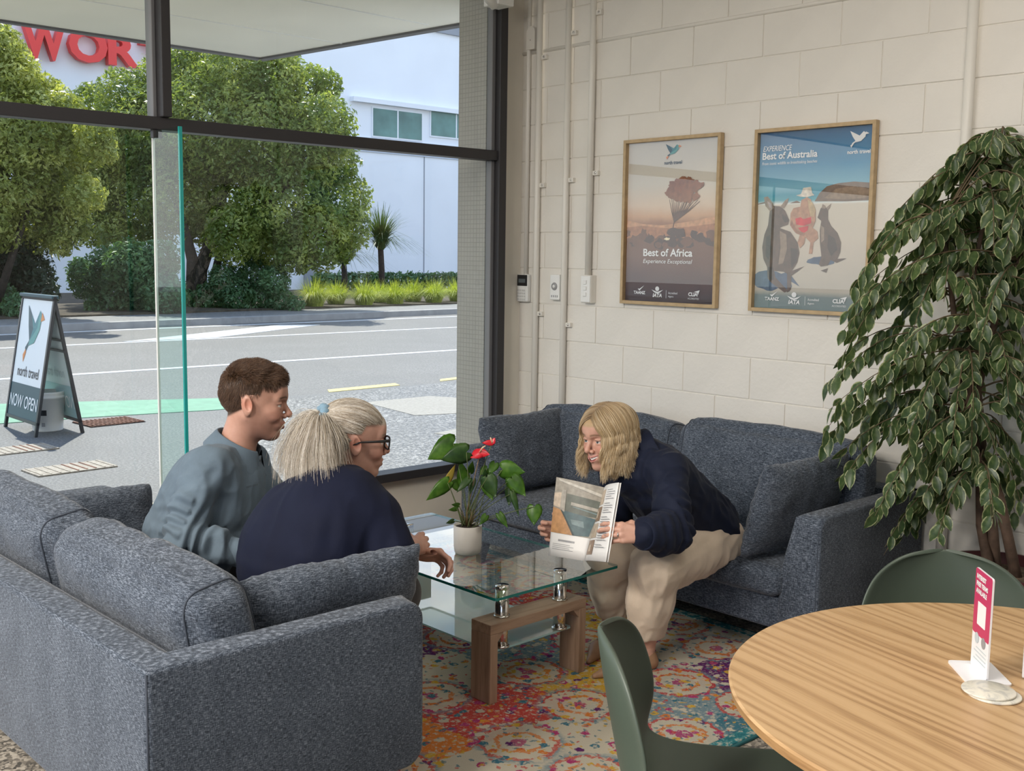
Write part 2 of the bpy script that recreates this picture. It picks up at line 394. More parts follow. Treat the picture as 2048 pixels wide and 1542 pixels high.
# alarm keypad in the corner
kp = empty('alarm_keypad', (XW-.008, 4.552, 1.36), 0, 'white alarm keypad with black display in the wall corner', 'keypad')
box('body', (-.030, -.044, -.078), (0, .044, .078), m_white, kp, .008)
box('display_panel', (-.0325, -.040, .012), (-.028, .040, .074), m_black, kp, .003)
box('screen', (-.0335, -.027, .030), (-.032, .027, .052), simple('lcd', (.10, .12, .13), .3), kp)
for r_ in range(4):
    for c_ in range(4): box('key', (-.033, .030-.0165*c_-.006, -.008-.017*r_-.010), (-.029, .030-.0165*c_+.006, -.008-.017*r_), simple('key_grey', (.62, .62, .61), .5) if 'key_grey' not in MATS else MATS['key_grey'], kp)
ch = empty('chime_box', (XW-.008, 4.285, 1.372), 0, 'white chime unit with round grey button on the wall', 'door chime')
box('back_plate', (-.012, -.052, -.068), (0, .045, .068), m_white, ch, .004); box('body', (-.034, -.030, -.070), (-.010, .044, .070), m_white, ch, .006)
m_grey = simple('grey_plastic', (.30, .30, .31), .4)
o = lathe('button', [(0, .006), (.014, .006), (.020, .004), (.022, 0)], m_grey, ch, 24); o.rotation_euler = (0, R(-90), 0); o.location = (-.034, .007, .005)
o = lathe('button_cap', [(0, .003), (.008, .002), (.009, 0)], m_white, ch, 16); o.rotation_euler = (0, R(-90), 0); o.location = (-.040, .007, .005)
for c_ in range(4): box('speaker_slot', (-.0352, .026-.014*c_-.003, -.055), (-.0335, .026-.014*c_+.003, -.043), m_grey, ch)
sw = empty('light_switch', (XW-.008, 4.048, 1.370), 0, 'cream surface switch box with three rocker switches', 'light switch')
box('body', (-.042, -.036, -.074), (0, .036, .074), m_pipe, sw, .004); box('plate', (-.048, -.034, -.070), (-.042, .034, .070), m_white, sw, .003)
for z in (.036, .004, -.028): box('rocker', (-.054, -.010, z-.011), (-.047, .014, z+.011), m_white, sw, .003)
# fitting above the window corner
fb = empty('wall_bracket', tuple(py(985, 6, 4.50)), 0, 'white tube and box fitting above the window jamb', 'bracket')
box('box', (-.01, -.06, -.012), (.10, .06, .05), m_white, fb, .004)
tube('tube', [(.0, -.02, -.02), (-.09, -.02, .045), (-.2, -.02, .13)], .026, m_white, fb, 16)

# ================================================================ outside
GZ = -.10
def speckle(name, stops, scale, rough, bump=.6, big=None, bd=.004):
    nb = NB(name); v = nb.coord()
    n1 = nb.noise(v, scale, 2, .7); c = nb.ramp(n1, stops)
    if big: c = nb.mix(nb.ramp(nb.noise(v, .7, 4), [(.35, (0, 0, 0)), (.65, (1, 1, 1))]), c, nb.mix(.5, c, big))
    nb.bsdf(c, rough, spec=.5); nb.bump(nb.noise(v, scale*.8, 2, .7), bump, bd); return nb.m
m_road = speckle('road_asphalt', [(.35, (.072, .069, .064)), (.5, (.130, .124, .115)), (.66, (.22, .21, .195))], 42, .6, .6, (.105, .10, .092))
m_chip = speckle('chip_seal', [(.36, (.03, .03, .03)), (.5, (.12, .117, .11)), (.64, (.42, .40, .37))], 38, .45, .9, (.10, .098, .094), .01)
m_path = speckle('footpath_seal', [(.36, (.06, .06, .058)), (.5, (.12, .118, .114)), (.66, (.24, .235, .22))], 50, .55, .7, (.095, .093, .09), .006)
m_conc = speckle('pale_concrete', [(.3, (.24, .22, .185)), (.7, (.33, .305, .26))], 30, .7, .3)
m_apron = speckle('apron_concrete', [(.36, (.17, .155, .115)), (.5, (.38, .35, .26)), (.66, (.62, .57, .44))], 45, .55, .7, (.31, .285, .215), .006)
m_linew = simple('line_white', (.52, .52, .51), .6, var=.1, vscale=9)
m_liney = simple('line_yellow', (.56, .45, .17), .6, var=.12, vscale=9)
m_greenp = simple('cycle_green', (.13, .30, .19), .6, var=.12, vscale=7, bump=.4, bscale=60, bdist=.004)
def slab(name, poly, z0, z1, mat, parent=None): return prism(name, [(p[0], p[1]) for p in poly], z0, z1, mat, parent)
def gpoly(pts, z=GZ): return [pz(x, y, z) for x, y in pts]
road = structure(tag(slab('road', [(-45, 10.9), (60, 10.9), (60, 46), (-45, 46)], GZ-.3, GZ, m_road), 'grey asphalt street with painted lines'))
fpath = structure(tag(slab('footpath', [(-45, 4.7), (60, 4.7), (60, 10.9), (-45, 10.9)], GZ-.3, GZ, m_path), 'grey chip footpath outside the window'))
structure(tag(slab('forecourt', [(-45, -45), (-4.32, -45), (-4.32, 4.7), (-45, 4.7)], GZ-.3, GZ, m_path), 'paved ground along the glazed side'))
def mark(name, pts, mat, parent=road, h=.006): return slab(name, gpoly(pts), GZ-.01, GZ+h, mat, parent)
def line(x0, x1, y, w, mat=m_linew, name='road_line'): return slab(name, [(x0, y), (x1, y), (x1, y+w), (x0, y+w)], GZ-.01, GZ+.005, mat, road)
yl = pz(130, 752, GZ).y; line(-30, 45, yl, .16)
a_, b_ = pz(0, 697, GZ), pz(920, 655, GZ)
slab('road_line', [(a_.x-15, a_.y-.1), (b_.x+12, b_.y), (b_.x+12, b_.y+.17), (a_.x-15, a_.y+.07)], GZ-.01, GZ+.005, m_linew, road)
a_, b_ = pz(0, 672, GZ), pz(920, 631, GZ)
slab('road_line', [(a_.x-8, a_.y-.1), (b_.x+12, b_.y), (b_.x+12, b_.y+.2), (a_.x-8, a_.y+.1)], GZ-.01, GZ+.005, m_linew, road)
mark('road_marking', [(245, 684), (430, 676), (640, 650), (560, 650)], m_linew, road, .008)
mark('yellow_dash', [(658, 785), (800, 771), (790, 767), (655, 780)], m_liney); mark('yellow_dash', [(880, 763), (960, 754), (955, 750), (880, 759)], m_liney)
mark('cycle_lane', [(-400, 890), (0, 848), (170, 836), (440, 820), (560, 803), (560, 790), (440, 797), (170, 804), (-400, 820)], m_greenp)
# pieces let into the footpath
mark('chip_patch', [(380, 960), (560, 800), (960, 760), (1100, 900), (900, 985), (640, 1010)], m_chip, fpath, .004)
mark('concrete_patch', [(728, 806), (860, 793), (960, 800), (960, 826), (830, 832)], m_conc, fpath, .008)
mark('concrete_patch', [(868, 868), (960, 850), (960, 880)], m_conc, fpath, .008)
slab('apron', [(-12, 4.75), (XW+.3, 4.75), (XW+.3, 5.9), (3.6, 6.0), (2.9, 7.25), (-12, 7.6)], GZ-.01, GZ+.006, m_apron, fpath)
m_rust = simple('rust', (.17, .072, .042), .8, var=.3, vscale=20); m_dark = simple('dark_gap', (.02, .02, .02), .9)
gt = empty('drain_grate', tuple(pz(218, 845, GZ)), R(3), 'rusty iron drain grate in the footpath by the sign', 'drain grate')
box('frame', (-.27, -.2, .0), (.27, .2, .006), m_dark, gt)
for i in range(13): box('bar', (-.26+i*.0425-.008, -.19, .003), (-.26+i*.0425+.008, .19, .016), m_rust, gt)
for i in range(5): box('cross_bar', (-.265, -.18+i*.09-.008, .004), (.265, -.18+i*.09+.008, .013), m_rust, gt)
m_plate = speckle('pale_plate', [(.4, (.24, .20, .155)), (.6, (.34, .30, .24))], 40, .6)
for p_, w_, lb in (((140, 938), .30, 'pale metal service cover in the footpath beside the apron'), ((40, 900), .26, 'pale metal service cover in the footpath behind the sign')):
    cp = empty('service_cover', tuple(pz(*p_, GZ)), R(2), lb, 'service cover')
    box('plate', (-w_, -.16, .0), (w_, .16, .012), m_plate, cp, .003)
    for i in range(9): box('rib', (-w_+.03+i*(2*w_-.06)/8-.006, -.15, .011), (-w_+.03+i*(2*w_-.06)/8+.006, .15, .016), m_rust if i in (4, 5, 6) else m_plate, cp)
# far kerb, footpath and planted bank
ka, kb = pz(0, 668, GZ), pz(920, 628, GZ)
kd = (kb-ka).normalized(); kn = Vector((-kd.y, kd.x, 0))
A, B = ka-kd*30, kb+kd*25
m_kerb = simple('kerb_stone', (.30, .29, .275), .7, var=.15, vscale=4, bump=.4, bscale=30)
structure(tag(slab('kerb', [A, B, B+kn*.3, A+kn*.3], GZ-.1, GZ+.14, m_kerb), 'stone kerb on the far side of the street'))
structure(tag(slab('far_footpath', [A+kn*.3, B+kn*.3, B+kn*2.3, A+kn*2.3], GZ-.1, GZ+.13, speckle('far_path', [(.35, (.14, .137, .133)), (.65, (.22, .215, .205))], 20, .7, .3)), 'footpath strip on the far side of the street'))
structure(tag(slab('garden_bed', [A+kn*2.3, B+kn*2.3, B+kn*16, A+kn*16], GZ-.1, GZ+.17, simple('soil', (.07, .055, .035), .95, var=.4, vscale=5)), 'dark soil of the planted bank'))
GB = GZ+.17
def bank(xp, off):
    """ground point on the bank along the sight line of pixel column xp, off metres behind the kerb"""
    r_ = ray(xp, 560); d = Vector((r_[0], r_[1], 0)); q = A+kn*off
    t = ((q-Vector((0, 0, 0))).cross(kd)).z/(d.cross(kd)).z
    p = d*t; return Vector((p.x, p.y, GB))

# ---- canopy over the footpath and the pier beside the window
m_soffit = simple('soffit_paint', (.93, .91, .83), .7, var=.05, vscale=1.5); m_fascia = simple('fascia_grey', (.10, .10, .11), .5)
can = structure(tag(empty('canopy_roof'), 'off-white canopy soffit over the footpath outside'))
slab('soffit', [(-9, 4.74), (4.78, 4.74), (4.50, 7.60), (-9, 7.60)], 3.0, 3.05, m_soffit, can)
slab('fascia', [(-9, 7.60), (4.50, 7.60), (4.52, 7.66), (-9, 7.66)], 2.985, 3.35, m_fascia, can); slab('fascia', [(4.78, 4.74), (4.84, 4.74), (4.56, 7.66), (4.50, 7.60)], 2.985, 3.35, m_fascia, can)
slab('deck', [(-9, 4.74), (4.8, 4.74), (4.52, 7.62), (-9, 7.62)], 3.05, 3.3, m_soffit, can)
for y in (5.7, 6.65): box('panel_joint', (-9, y, 2.996), (4.6, y+.012, 3.0), m_white, can)
nb = NB('pier_tile'); v = nb.coord(scale=(1, 1, 1))
bt = nb.n('ShaderNodeTexBrick'); bt.offset = 0; bt.inputs['Scale'].default_value = 1; bt.inputs['Brick Width'].default_value = .026; bt.inputs['Row Height'].default_value = .026; bt.inputs['Mortar Size'].default_value = .0022; bt.inputs['Mortar Smooth'].default_value = .4
sx = nb.n('ShaderNodeSeparateXYZ'); nb.l(v, sx.inputs[0]); cb = nb.n('ShaderNodeCombineXYZ'); nb.l(sx.outputs[1], cb.inputs[0]); nb.l(sx.outputs[2], cb.inputs[1]); nb.l(cb.outputs[0], bt.inputs['Vector'])
bt.inputs['Color1'].default_value = (.40, .38, .35, 1); bt.inputs['Color2'].default_value = (.42, .40, .37, 1); bt.inputs['Mortar'].default_value = (.33, .315, .29, 1)
nb.bsdf(bt.outputs['Color'], .5); nb.bump(nb.math('SUBTRACT', 1.0, bt.outputs['Fac']), .5, .003)
structure(tag(box('pillar', (4.172, YW+.06, GZ), (4.65, 4.895, 3.3), nb.m), 'grey painted mosaic-tiled pier outside beside the window'))
# ---- white building across the street
BY = 37.0
m_bwhite = simple('building_white', (.84, .87, .92), .7, var=.03, vscale=.6); m_bgrey = simple('building_grey', (.30, .32, .36), .7); m_red = simple('sign_red', (.80, .045, .04), .4)
m_bglass = simple('building_glass', (.10, .22, .20), .15, var=.3, vscale=1.2)
bld = empty('store_building', (0, 0, 0), 0, 'long white store building with red sign letters across the street', 'building')
def bz(x, y): return py(x, y, BY)
_l, _r = bz(-900, 300).x, bz(1500, 300).x; _top = bz(900, 70).z
box('wall', (_l, BY, GZ), (_r, BY+14, _top), m_bwhite, bld)
box('parapet', (_l, BY-.12, _top), (_r, BY+14, _top+.55), m_bgrey, bld); box('parapet_cap', (_l, BY-.2, _top+.55), (_r, BY+14, _top+.7), m_bwhite, bld)
_zb = bz(800, 215).z; box('ledge', (bz(700, 215).x, BY-.25, _zb), (_r, BY, _zb+.18), m_bwhite, bld)
_zl = bz(800, 292).z; box('band', (bz(640, 292).x, BY-.06, _zl-.35), (_r, BY, _zl+.2), simple('band_blue', (.52, .58, .68), .7), bld)
for (xa, xb) in ((745, 842), (861, 960), (975, 1075)):
    z1, z0 = bz((xa+xb)/2, 222).z, bz((xa+xb)/2, 276).z
    w_ = box('window', (bz(xa, 250).x-.06, BY-.05, z0-.06), (bz(xb, 250).x+.06, BY+.05, z1+.06), m_bwhite, bld)
    mid = (bz(xa, 250).x+bz(xb, 250).x)/2
    box('pane', (bz(xa, 250).x, BY-.06, z0), (mid-.04, BY-.03, z1), m_bglass, w_); box('pane', (mid+.04, BY-.06, z0), (bz(xb, 250).x, BY-.03, z1), m_bglass, w_)
box('wall_joint', (bz(848, 400).x-.02, BY-.02, GZ), (bz(848, 400).x+.02, BY, _zl-.3), m_bgrey, bld)
for xx in (520, 622): box('pilaster', (bz(xx, 500).x-.35, BY-.12, GZ), (bz(xx, 500).x+.35, BY, 2.2), m_bgrey, bld)
lv = box('louvre', (bz(-70, 400).x, BY-.1, bz(20, 500).z), (bz(85, 400).x, BY, bz(20, 385).z), m_bgrey, bld)
for i in range(12):
    z = bz(20, 498).z+i*(bz(20, 390).z-bz(20, 498).z)/11
    box('louvre_slat', (bz(-70, 400).x, BY-.2, z), (bz(85, 400).x, BY-.1, z+.09), m_bwhite, lv)
# red letters of the sign, each a piece of its own
for ch_, xa, xb, ya, yb in (('W', 38, 122, 47, 122), ('O', 130, 205, 60, 128), ('R', 208, 268, 73, 135), ('T', 272, 336, 84, 142)):
    me = text_mesh(ch_, 1.0, bold=.035, extrude=.06)
    co = np.empty(len(me.vertices)*3); me.vertices.foreach_get('co', co); co = co.reshape(-1, 3)
    p0, p1 = bz(xa, yb), bz(xb, ya); co[:, :2] -= co[:, :2].min(0); co[:, :2] /= np.ptp(co[:, :2], axis=0)
    zt = bz((xa+xb)/2, ya).z; zb_ = bz((xa+xb)/2, yb).z
    out = np.c_[p0.x+co[:, 0]*(p1.x-p0.x), BY-.25+co[:, 2]*2, zb_+co[:, 1]*(zt-zb_)]
    me.vertices.foreach_set('co', out.ravel()); me.update(); link('sign_letter', me, m_red, bld)

# ================================================================ greenery across the street
def leafmat(name, cols, trans=.45, rough=.45, scale=1.3):
    nb = NB(name); v = nb.coord()
    n = nb.noise(v, scale, 4, .6); n2 = nb.noise(v, 37.0, 1)
    c = nb.ramp(nb.math('ADD', nb.math('MULTIPLY', n, .55), nb.math('MULTIPLY', n2, .45)), [(.34, cols[0]), (.5, cols[1]), (.64, cols[2])])
    d = nb.n('ShaderNodeBsdfPrincipled'); nb.l(c, d.inputs['Base Color']); d.inputs['Roughness'].default_value = rough; d.inputs['Specular IOR Level'].default_value = .35
    t = nb.n('ShaderNodeBsdfTranslucent'); nb.l(nb.mix(1.0, c, (1.0, 1.0, .45), 'MULTIPLY'), t.inputs[0])
    ms = nb.n('ShaderNodeMixShader'); ms.inputs[0].default_value = trans; nb.l(d.outputs[0], ms.inputs[1]); nb.l(t.outputs[0], ms.inputs[2])
    nb.l(ms.outputs[0], nb.out.inputs[0]); return nb.m
m_tree = leafmat('tree_leaf', ((.075, .13, .032), (.23, .31, .085), (.60, .63, .21)), .55, .3)
m_tree2 = leafmat('tree_leaf_light', ((.11, .155, .04), (.35, .40, .11), (.78, .76, .30)), .55, .3)
m_shrub = leafmat('shrub_leaf', ((.04, .10, .045), (.11, .22, .10), (.22, .36, .16)), .4)
m_dshrub = leafmat('dark_shrub_leaf', ((.015, .03, .018), (.03, .055, .03), (.06, .09, .05)), .25)
m_grass = leafmat('tussock_blade', ((.20, .27, .04), (.46, .54, .09), (.72, .74, .18)), .5, .5, 3)
m_sword = leafmat('sword_leaf', ((.03, .07, .03), (.08, .14, .05), (.17, .24, .10)), .3)
m_bark = simple('bark', (.045, .034, .026), .9, var=.4, vscale=12, bump=.6, bscale=30, bdist=.02)
def leaf_cloud(name, lobes, n, size, mat, parent, inner=.55, flat=.0):
    lobes = np.array(lobes, float)                # x,y,z,r
    w = lobes[:, 3]**2; idx = rng.choice(len(lobes), n, p=w/w.sum())
    d = rng.normal(size=(n, 3)); d /= np.linalg.norm(d, axis=1)[:, None]
    rr = lobes[idx, 3]*(inner+(1.04-inner)*rng.random(n)**.6)*(1+.12*np.sin(d[:, 0]*9+idx)*np.cos(d[:, 2]*8+idx*2))
    P = lobes[idx, :3]+d*rr[:, None]
    nr = d+rng.normal(size=(n, 3))*.7; nr[:, 2] += .3; nr /= np.linalg.norm(nr, axis=1)[:, None]
    u = np.cross(nr, rng.normal(size=(n, 3))); u /= np.linalg.norm(u, axis=1)[:, None]; v = np.cross(nr, u)
    s = size*(.65+.7*rng.random(n))[:, None]
    V = np.stack([P-u*s, P+v*s*.42+nr*s*.12, P+u*s, P-v*s*.42+nr*s*.12], 1).reshape(-1, 3)
    F = np.arange(4*n).reshape(-1, 4)
    me = bpy.data.meshes.new(name); me.vertices.add(4*n); me.vertices.foreach_set('co', V.ravel())
    me.loops.add(4*n); me.loops.foreach_set('vertex_index', F.ravel().astype(np.int32))
    me.polygons.add(n); me.polygons.foreach_set('loop_start', np.arange(0, 4*n, 4, dtype=np.int32)); me.update(calc_edges=True)
    return link(name, me, mat, parent)
def px_lobes(d, spots, base, spread=.8):
    out = []
    for (x, y, r_) in spots:
        dd = d+rng.uniform(-spread, spread); p = up(x, y, dd)-base; out.append((p.x, p.y, p.z, r_*dd/FPX))
    return out
def depth(p): return float(np.array(CM[:, 2]).dot(np.array(p)-EYEP))
def tree(base_px, off, spots, n, size, mat, label, trunks, name='tree', spread=1.0, cat='tree', inner=.55, part='crown'):
    b = bank(base_px, off); d = depth(b); t = empty(name, tuple(b), 0, label, cat)
    leaf_cloud(part, px_lobes(d, spots, b, spread), n, size, mat, t, inner)
    for tr in trunks:
        pts = [up(x, y, d+dd)-b for x, y, dd, r_ in tr]; pts[0] = Vector((pts[0].x, pts[0].y, 0))
        tube('trunk', pts, [q[3] for q in tr], m_bark, t, 8)
    return t
tree(395, 4.3, [(258, 205, 68), (350, 165, 72), (400, 140, 70), (470, 150, 75), (540, 165, 75), (610, 190, 62), (650, 250, 62), (665, 320, 55), (680, 400, 62), (690, 455, 50), (610, 300, 90), (520, 270, 110), (420, 260, 110), (320, 270, 100), (240, 290, 80), (200, 350, 70),
                (190, 430, 60), (260, 400, 90), (350, 390, 100), (460, 400, 110), (570, 410, 95), (630, 470, 70), (540, 490, 55), (590, 505, 45), (470, 470, 60), (240, 480, 50), (680, 500, 30), (180, 200, 36), (655, 170, 30), (560, 120, 40)],
     92000, .072, m_tree, 'broad dense green tree with forked dark trunk across the street',
     [[(393, 585, 0, .24), (400, 540, 0, .2), (415, 500, .1, .17), (430, 450, .2, .13), (450, 380, .3, .1), (470, 300, .3, .06)],
      [(385, 585, 0, .2), (385, 520, -.1, .16), (370, 460, -.2, .11), (345, 380, -.2, .07), (320, 300, 0, .05)],
      [(412, 500, .1, .12), (450, 465, -.2, .1), (520, 420, -.3, .07), (590, 360, 0, .04)]])
tree(-30, 3.0, [(0, 95, 48), (38, 150, 45), (92, 195, 44), (30, 200, 70), (120, 240, 60), (60, 270, 90), (150, 300, 55), (190, 270, 40), (20, 350, 95), (110, 370, 75), (170, 390, 40), (60, 430, 75), (130, 450, 50), (-60, 130, 100), (-70, 280, 110), (-60, 420, 100), (205, 300, 30), (-12, 70, 30), (120, 490, 25)],
     46000, .070, m_tree2, 'pale yellow-green leafy tree in front of the red sign letters', [[(-30, 590, 0, .2), (-20, 480, 0, .16), (10, 350, 0, .1), (40, 220, 0, .06)], [(-20, 480, 0, .1), (60, 400, -.2, .07), (110, 300, 0, .04)]])
tree(35, 3.4, [(10, 530, 55), (55, 540, 50), (30, 500, 45), (80, 580, 38), (-30, 540, 60)], 7000, .07, m_dshrub, 'very dark shrub beside the sandwich board', [], 'shrub', .5, 'shrub', part='foliage')
tree(10, 2.9, [(0, 600, 36), (35, 615, 30), (-40, 600, 50), (70, 620, 20)], 4000, .06, m_shrub, 'low green bush at the kerb behind the sandwich board', [], 'shrub', .3, 'shrub', part='foliage')
tree(240, 3.6, [(175, 560, 38), (215, 540, 45), (260, 530, 50), (300, 560, 55), (230, 590, 45), (270, 600, 40), (190, 610, 22), (330, 590, 45), (320, 520, 40), (160, 540, 25)], 14000, .065, m_shrub, 'bluish green bushy hedge under the forked tree', [], 'hedge', .5, 'hedge', part='foliage')
tree(470, 3.2, [(420, 600, 34), (470, 590, 38), (520, 590, 36), (560, 600, 28), (450, 560, 34), (510, 550, 36), (550, 560, 30), (370, 605, 26), (590, 610, 18)], 11000, .055, m_shrub, 'low loose hedge right of the forked trunk, beside the tussocks', [], 'hedge', .5, 'hedge', part='foliage')
tree(880, 9.0, [(x, 561, 17) for x in range(640, 1000, 20)], 5000, .09, m_shrub, 'thin clipped hedge along the foot of the white building', [], 'hedge', .3, 'hedge', part='foliage')
def blades(n, h, lean, w, mat, parent, name='blades', z0=0.0, droop=1.0, r0=.05):
    V = []; F = []
    for i in range(n):
        a = rng.random()*2*math.pi; L = h*(.6+.6*rng.random()); ln = lean*(.15+rng.random()); ww = w*(.7+.6*rng.random())
        d = np.array([math.cos(a), math.sin(a), 0]); s = np.array([-d[1], d[0], 0])*ww; b = d*r0*rng.random()+np.array([0, 0, z0])
        k0 = len(V)
        for j, t in enumerate((0, .35, .7, 1.0)):
            p = b+d*L*ln*t**1.6+np.array([0, 0, L*(t-droop*ln*.55*t**2.6)])
            V += [p-s*(1-t*.9), p+s*(1-t*.9)]
        for j in range(3): q = k0+2*j; F.append((q, q+1, q+3, q+2))
    return pyobj(name, V, F, mat, parent)
for i, (x, off, h) in enumerate(((628, 2.75, 1.0), (672, 3.5, .85), (728, 2.7, .88), (790, 2.75, .85), (758, 3.7, .8), (826, 3.6, .85), (868, 2.8, .9), (915, 3.0, .95), (975, 2.8, .9))):
    lb = 'broad yellow-green grass tussock beside the low loose hedge' if i == 0 else 'grass tussock of the second row, nearer the white building' if off >= 3.4 else 'bright yellow-green grass tussock in the row along the far kerb'
    t = empty('grass_tussock', tuple(bank(x, off)), 0, lb, 'grass tussock', 'grass tussocks along the far kerb')
    blades(760, h*.90, .85, .009, m_grass, t, r0=.24, droop=1.6)
for (x, off, zt, lab) in ((762, 6.0, 490, 'spiky cabbage palm with sword leaves against the white building'), (688, 7.6, 520, 'smaller spiky palm half hidden at the edge of the big tree')):
    b = bank(x, off); t = empty('cabbage_palm', tuple(b), 0, lab, 'palm'); d = depth(b); hz = up(x, zt, d).z-b.z
    tube('trunk', [(0, 0, 0), (.03, 0, hz*.5), (0, .03, hz)], [.11, .1, .09], m_bark, t, 8)
    blades(260, 1.35, .75, .024, m_sword, t, 'crown', hz-.1, .8, .10); blades(200, 1.15, 1.35, .022, m_sword, t, 'crown_skirt', hz-.15, 1.5, .10)

# ================================================================ sandwich board and bucket
m_navy_t = simple('print_navy', (.012, .018, .03), .4); m_teal = simple('print_teal', (.03, .20, .22), .4); m_dteal = simple('print_dark_teal', (.012, .065, .085), .4)
m_lteal = simple('print_light_teal', (.10, .33, .30), .4); m_orange = simple('print_orange', (.80, .25, .04), .4); m_pw = simple('print_white', (.84, .85, .86), .35)
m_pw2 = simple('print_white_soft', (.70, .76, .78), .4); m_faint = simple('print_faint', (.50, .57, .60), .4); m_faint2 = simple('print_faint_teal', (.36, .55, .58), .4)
BIRD = [((0, 1), (.26, .84), (.43, .60), (.30, .38), (.14, .66)), ((.43, .60), (.50, .69), (.26, .84)), ((.43, .60), (.70, .93), (.66, .62), (.30, .38)), ((.70, .93), (.83, .84), (.80, .60), (.66, .62)), ((.82, .90), (1.0, .78), (.80, .74)),
        ((.30, .38), (.66, .62), (.80, .60), (.58, .36), (.28, .30)), ((.30, .40), (.28, .30), (.16, .17), (.12, .26)), ((.16, .24), (.20, .18), (.10, 0), (.04, .13))]
def bird(mtx, w, h, mats, parent, name='bird_emblem'):
    V, F, MI = [], [], []
    for i, pg in enumerate(BIRD):
        k = len(V); V += [mtx @ Vector((x*w, y*h, i*.00004)) for x, y in pg]; F.append(tuple(range(k, k+len(pg)))); MI.append(i)
    me = bpy.data.meshes.new(name); me.from_pydata(V, [], F); me.polygons.foreach_set('material_index', MI); me.update()
    o = bpy.data.objects.new(name, me); COL.objects.link(o); o.parent = parent
    for m in mats: me.materials.append(m)
    return o
BIRDM = [m_dteal, m_teal, m_teal, m_lteal, m_orange, m_lteal, m_dteal, m_orange]
F2, R2, F1 = pz(68.5, 874, GZ), pz(171, 867, GZ), pz(7, 852, GZ)
ey = (F1-F2); BW = .80; ey.normalize(); ex = (R2-F2); BD = ex.length; ex.normalize()
base = (F2+R2)/2 + ey*BW/2
sbd = empty('sandwich_board', tuple(base), math.atan2(ey.y, ey.x)-math.pi/2, 'white and teal folding sandwich board on the footpath with bird emblem', 'sandwich board')
HB = up(112, 592, depth((F2+R2)/2)).z-GZ; hd = BD/2; hw = BW/2
# local: x across the fold, y along the ridge
for s in (-1, 1):
    slope = Vector((-s*hd, 0, HB)).normalized()
    fr = empty('panel_frame', (s*hd, 0, 0)); fr.parent = sbd
    L = math.hypot(hd, HB)
    bm = bmesh.new()
    mtx = frame_mtx((s*hd, 0, 0), (0, 1, 0) if s > 0 else (0, -1, 0), slope)      # x along ridge, y up the panel, z outward
    def fbox(lo, hi): bm_box(bm, lo, hi, .002, 1, Matrix.Translation((-s*hd, 0, 0)) @ mtx)
    fbox((-hw, 0, -.02), (-hw+.035, L, .006)); fbox((hw-.035, 0, -.02), (hw, L, .006)); fbox((-hw, L-.04, -.02), (hw, L, .006)); fbox((-hw, .10, -.02), (hw, .13, .006))
    obj('frame', bm, m_black, fr)
    if s < 0:
        def P(x, y, z=.0): return mtx @ Vector((x, y, z)) - Vector((s*hd, 0, 0))
        def quad(nm, x0, x1, y0, y1, z, m_): return pyobj(nm, [P(x0, y0, z), P(x1, y0, z), P(x1, y1, z), P(x0, y1, z)], [(0, 1, 2, 3)], m_, fr)
        pl = box('panel', (-hw+.03, .12, -.012), (hw-.03, L-.03, -.002), m_pw, fr, mtx=Matrix.Translation((-s*hd, 0, 0)) @ mtx)
        quad('teal_band', -hw+.035, hw-.035, .13, .13+L*.24, .0, m_dteal)
        tm = Matrix.Translation((-s*hd, 0, 0)) @ mtx
        bird(tm @ Matrix.Translation((-.20, L*.50, .001)), .43, L*.42, BIRDM, fr)
        text('lettering', 'north travel', .1, tm @ Matrix.Translation((-.255, L*.40, .001)), m_navy_t, fr, width=.52, height=.095, bold=.0006)
        text('lettering', 'NOW OPEN', .1, tm @ Matrix.Translation((-.34, L*.175, .003)), m_pw, fr, width=.68, height=.115, bold=.001)
    else:
        tm = Matrix.Translation((-s*hd, 0, 0)) @ mtx
        box('panel', (-hw+.03, .12, -.012), (hw-.03, L-.03, -.002), m_pw2, fr, mtx=tm)
        bk = tm @ Matrix.Translation((0, 0, -.0135))       # inner face: print shows through mirrored
        pyobj('teal_band', [bk @ Vector(q) for q in ((-hw+.035, .13, 0), (hw-.035, .13, 0), (hw-.035, .13+L*.24, 0), (-hw+.035, .13+L*.24, 0))], [(3, 2, 1, 0)], m_faint2, fr)
        text('lettering', 'north travel', .1, bk @ Matrix.Translation((-.255, L*.40, -.001)), m_faint, fr, width=.52, height=.095)
        text('lettering', 'NOW OPEN', .1, bk @ Matrix.Translation((-.34, L*.175, -.002)), m_pw, fr, width=.68, height=.115)
        for zz in (L*.60, L*.68): box('cross_bar', (-hw, zz, -.03), (hw, zz+.018, -.014), m_black, fr, mtx=tm)
box('hinge_strap', (-.03, -hw, HB-.02), (.03, hw, HB+.008), m_dteal, sbd, .004)
bk_ = empty('bucket', tuple(pz(96, 860, GZ)), 0, 'white plastic bucket standing inside the sandwich board', 'bucket')
lathe('body', [(0, 0), (.125, 0), (.13, .01), (.15, .30), (.158, .30), (.158, .325), (.15, .327), (.16, .345), (.16, .36), (.148, .36), (.145, .33), (.0, .33)], m_white, bk_, 32)
tube('handle', [(.158*math.cos(a), .158*math.sin(a)*.3-.05, .31-.10*math.sin(a)) for a in np.linspace(0, math.pi, 9)], .004, m_grey, bk_, 6)
for nm, (a0, z0, z1, w_) in (('label_mark', (-2.45, .17, .215, .055)), ('label_mark', (-2.15, .15, .20, .05)), ('label_mark', (-2.2, .05, .085, .03))):
    rr = .1425; V = []
    for a in np.linspace(a0-w_/rr/2, a0+w_/rr/2, 5):
        for z in (z0, z1): r_ = .1305+(.0195)*(z/.3)+.001; V.append((r_*math.cos(a), r_*math.sin(a), z))
    pyobj(nm, V, [(2*i, 2*i+2, 2*i+3, 2*i+1) for i in range(4)], m_black if z0 > .1 else m_grey, bk_)

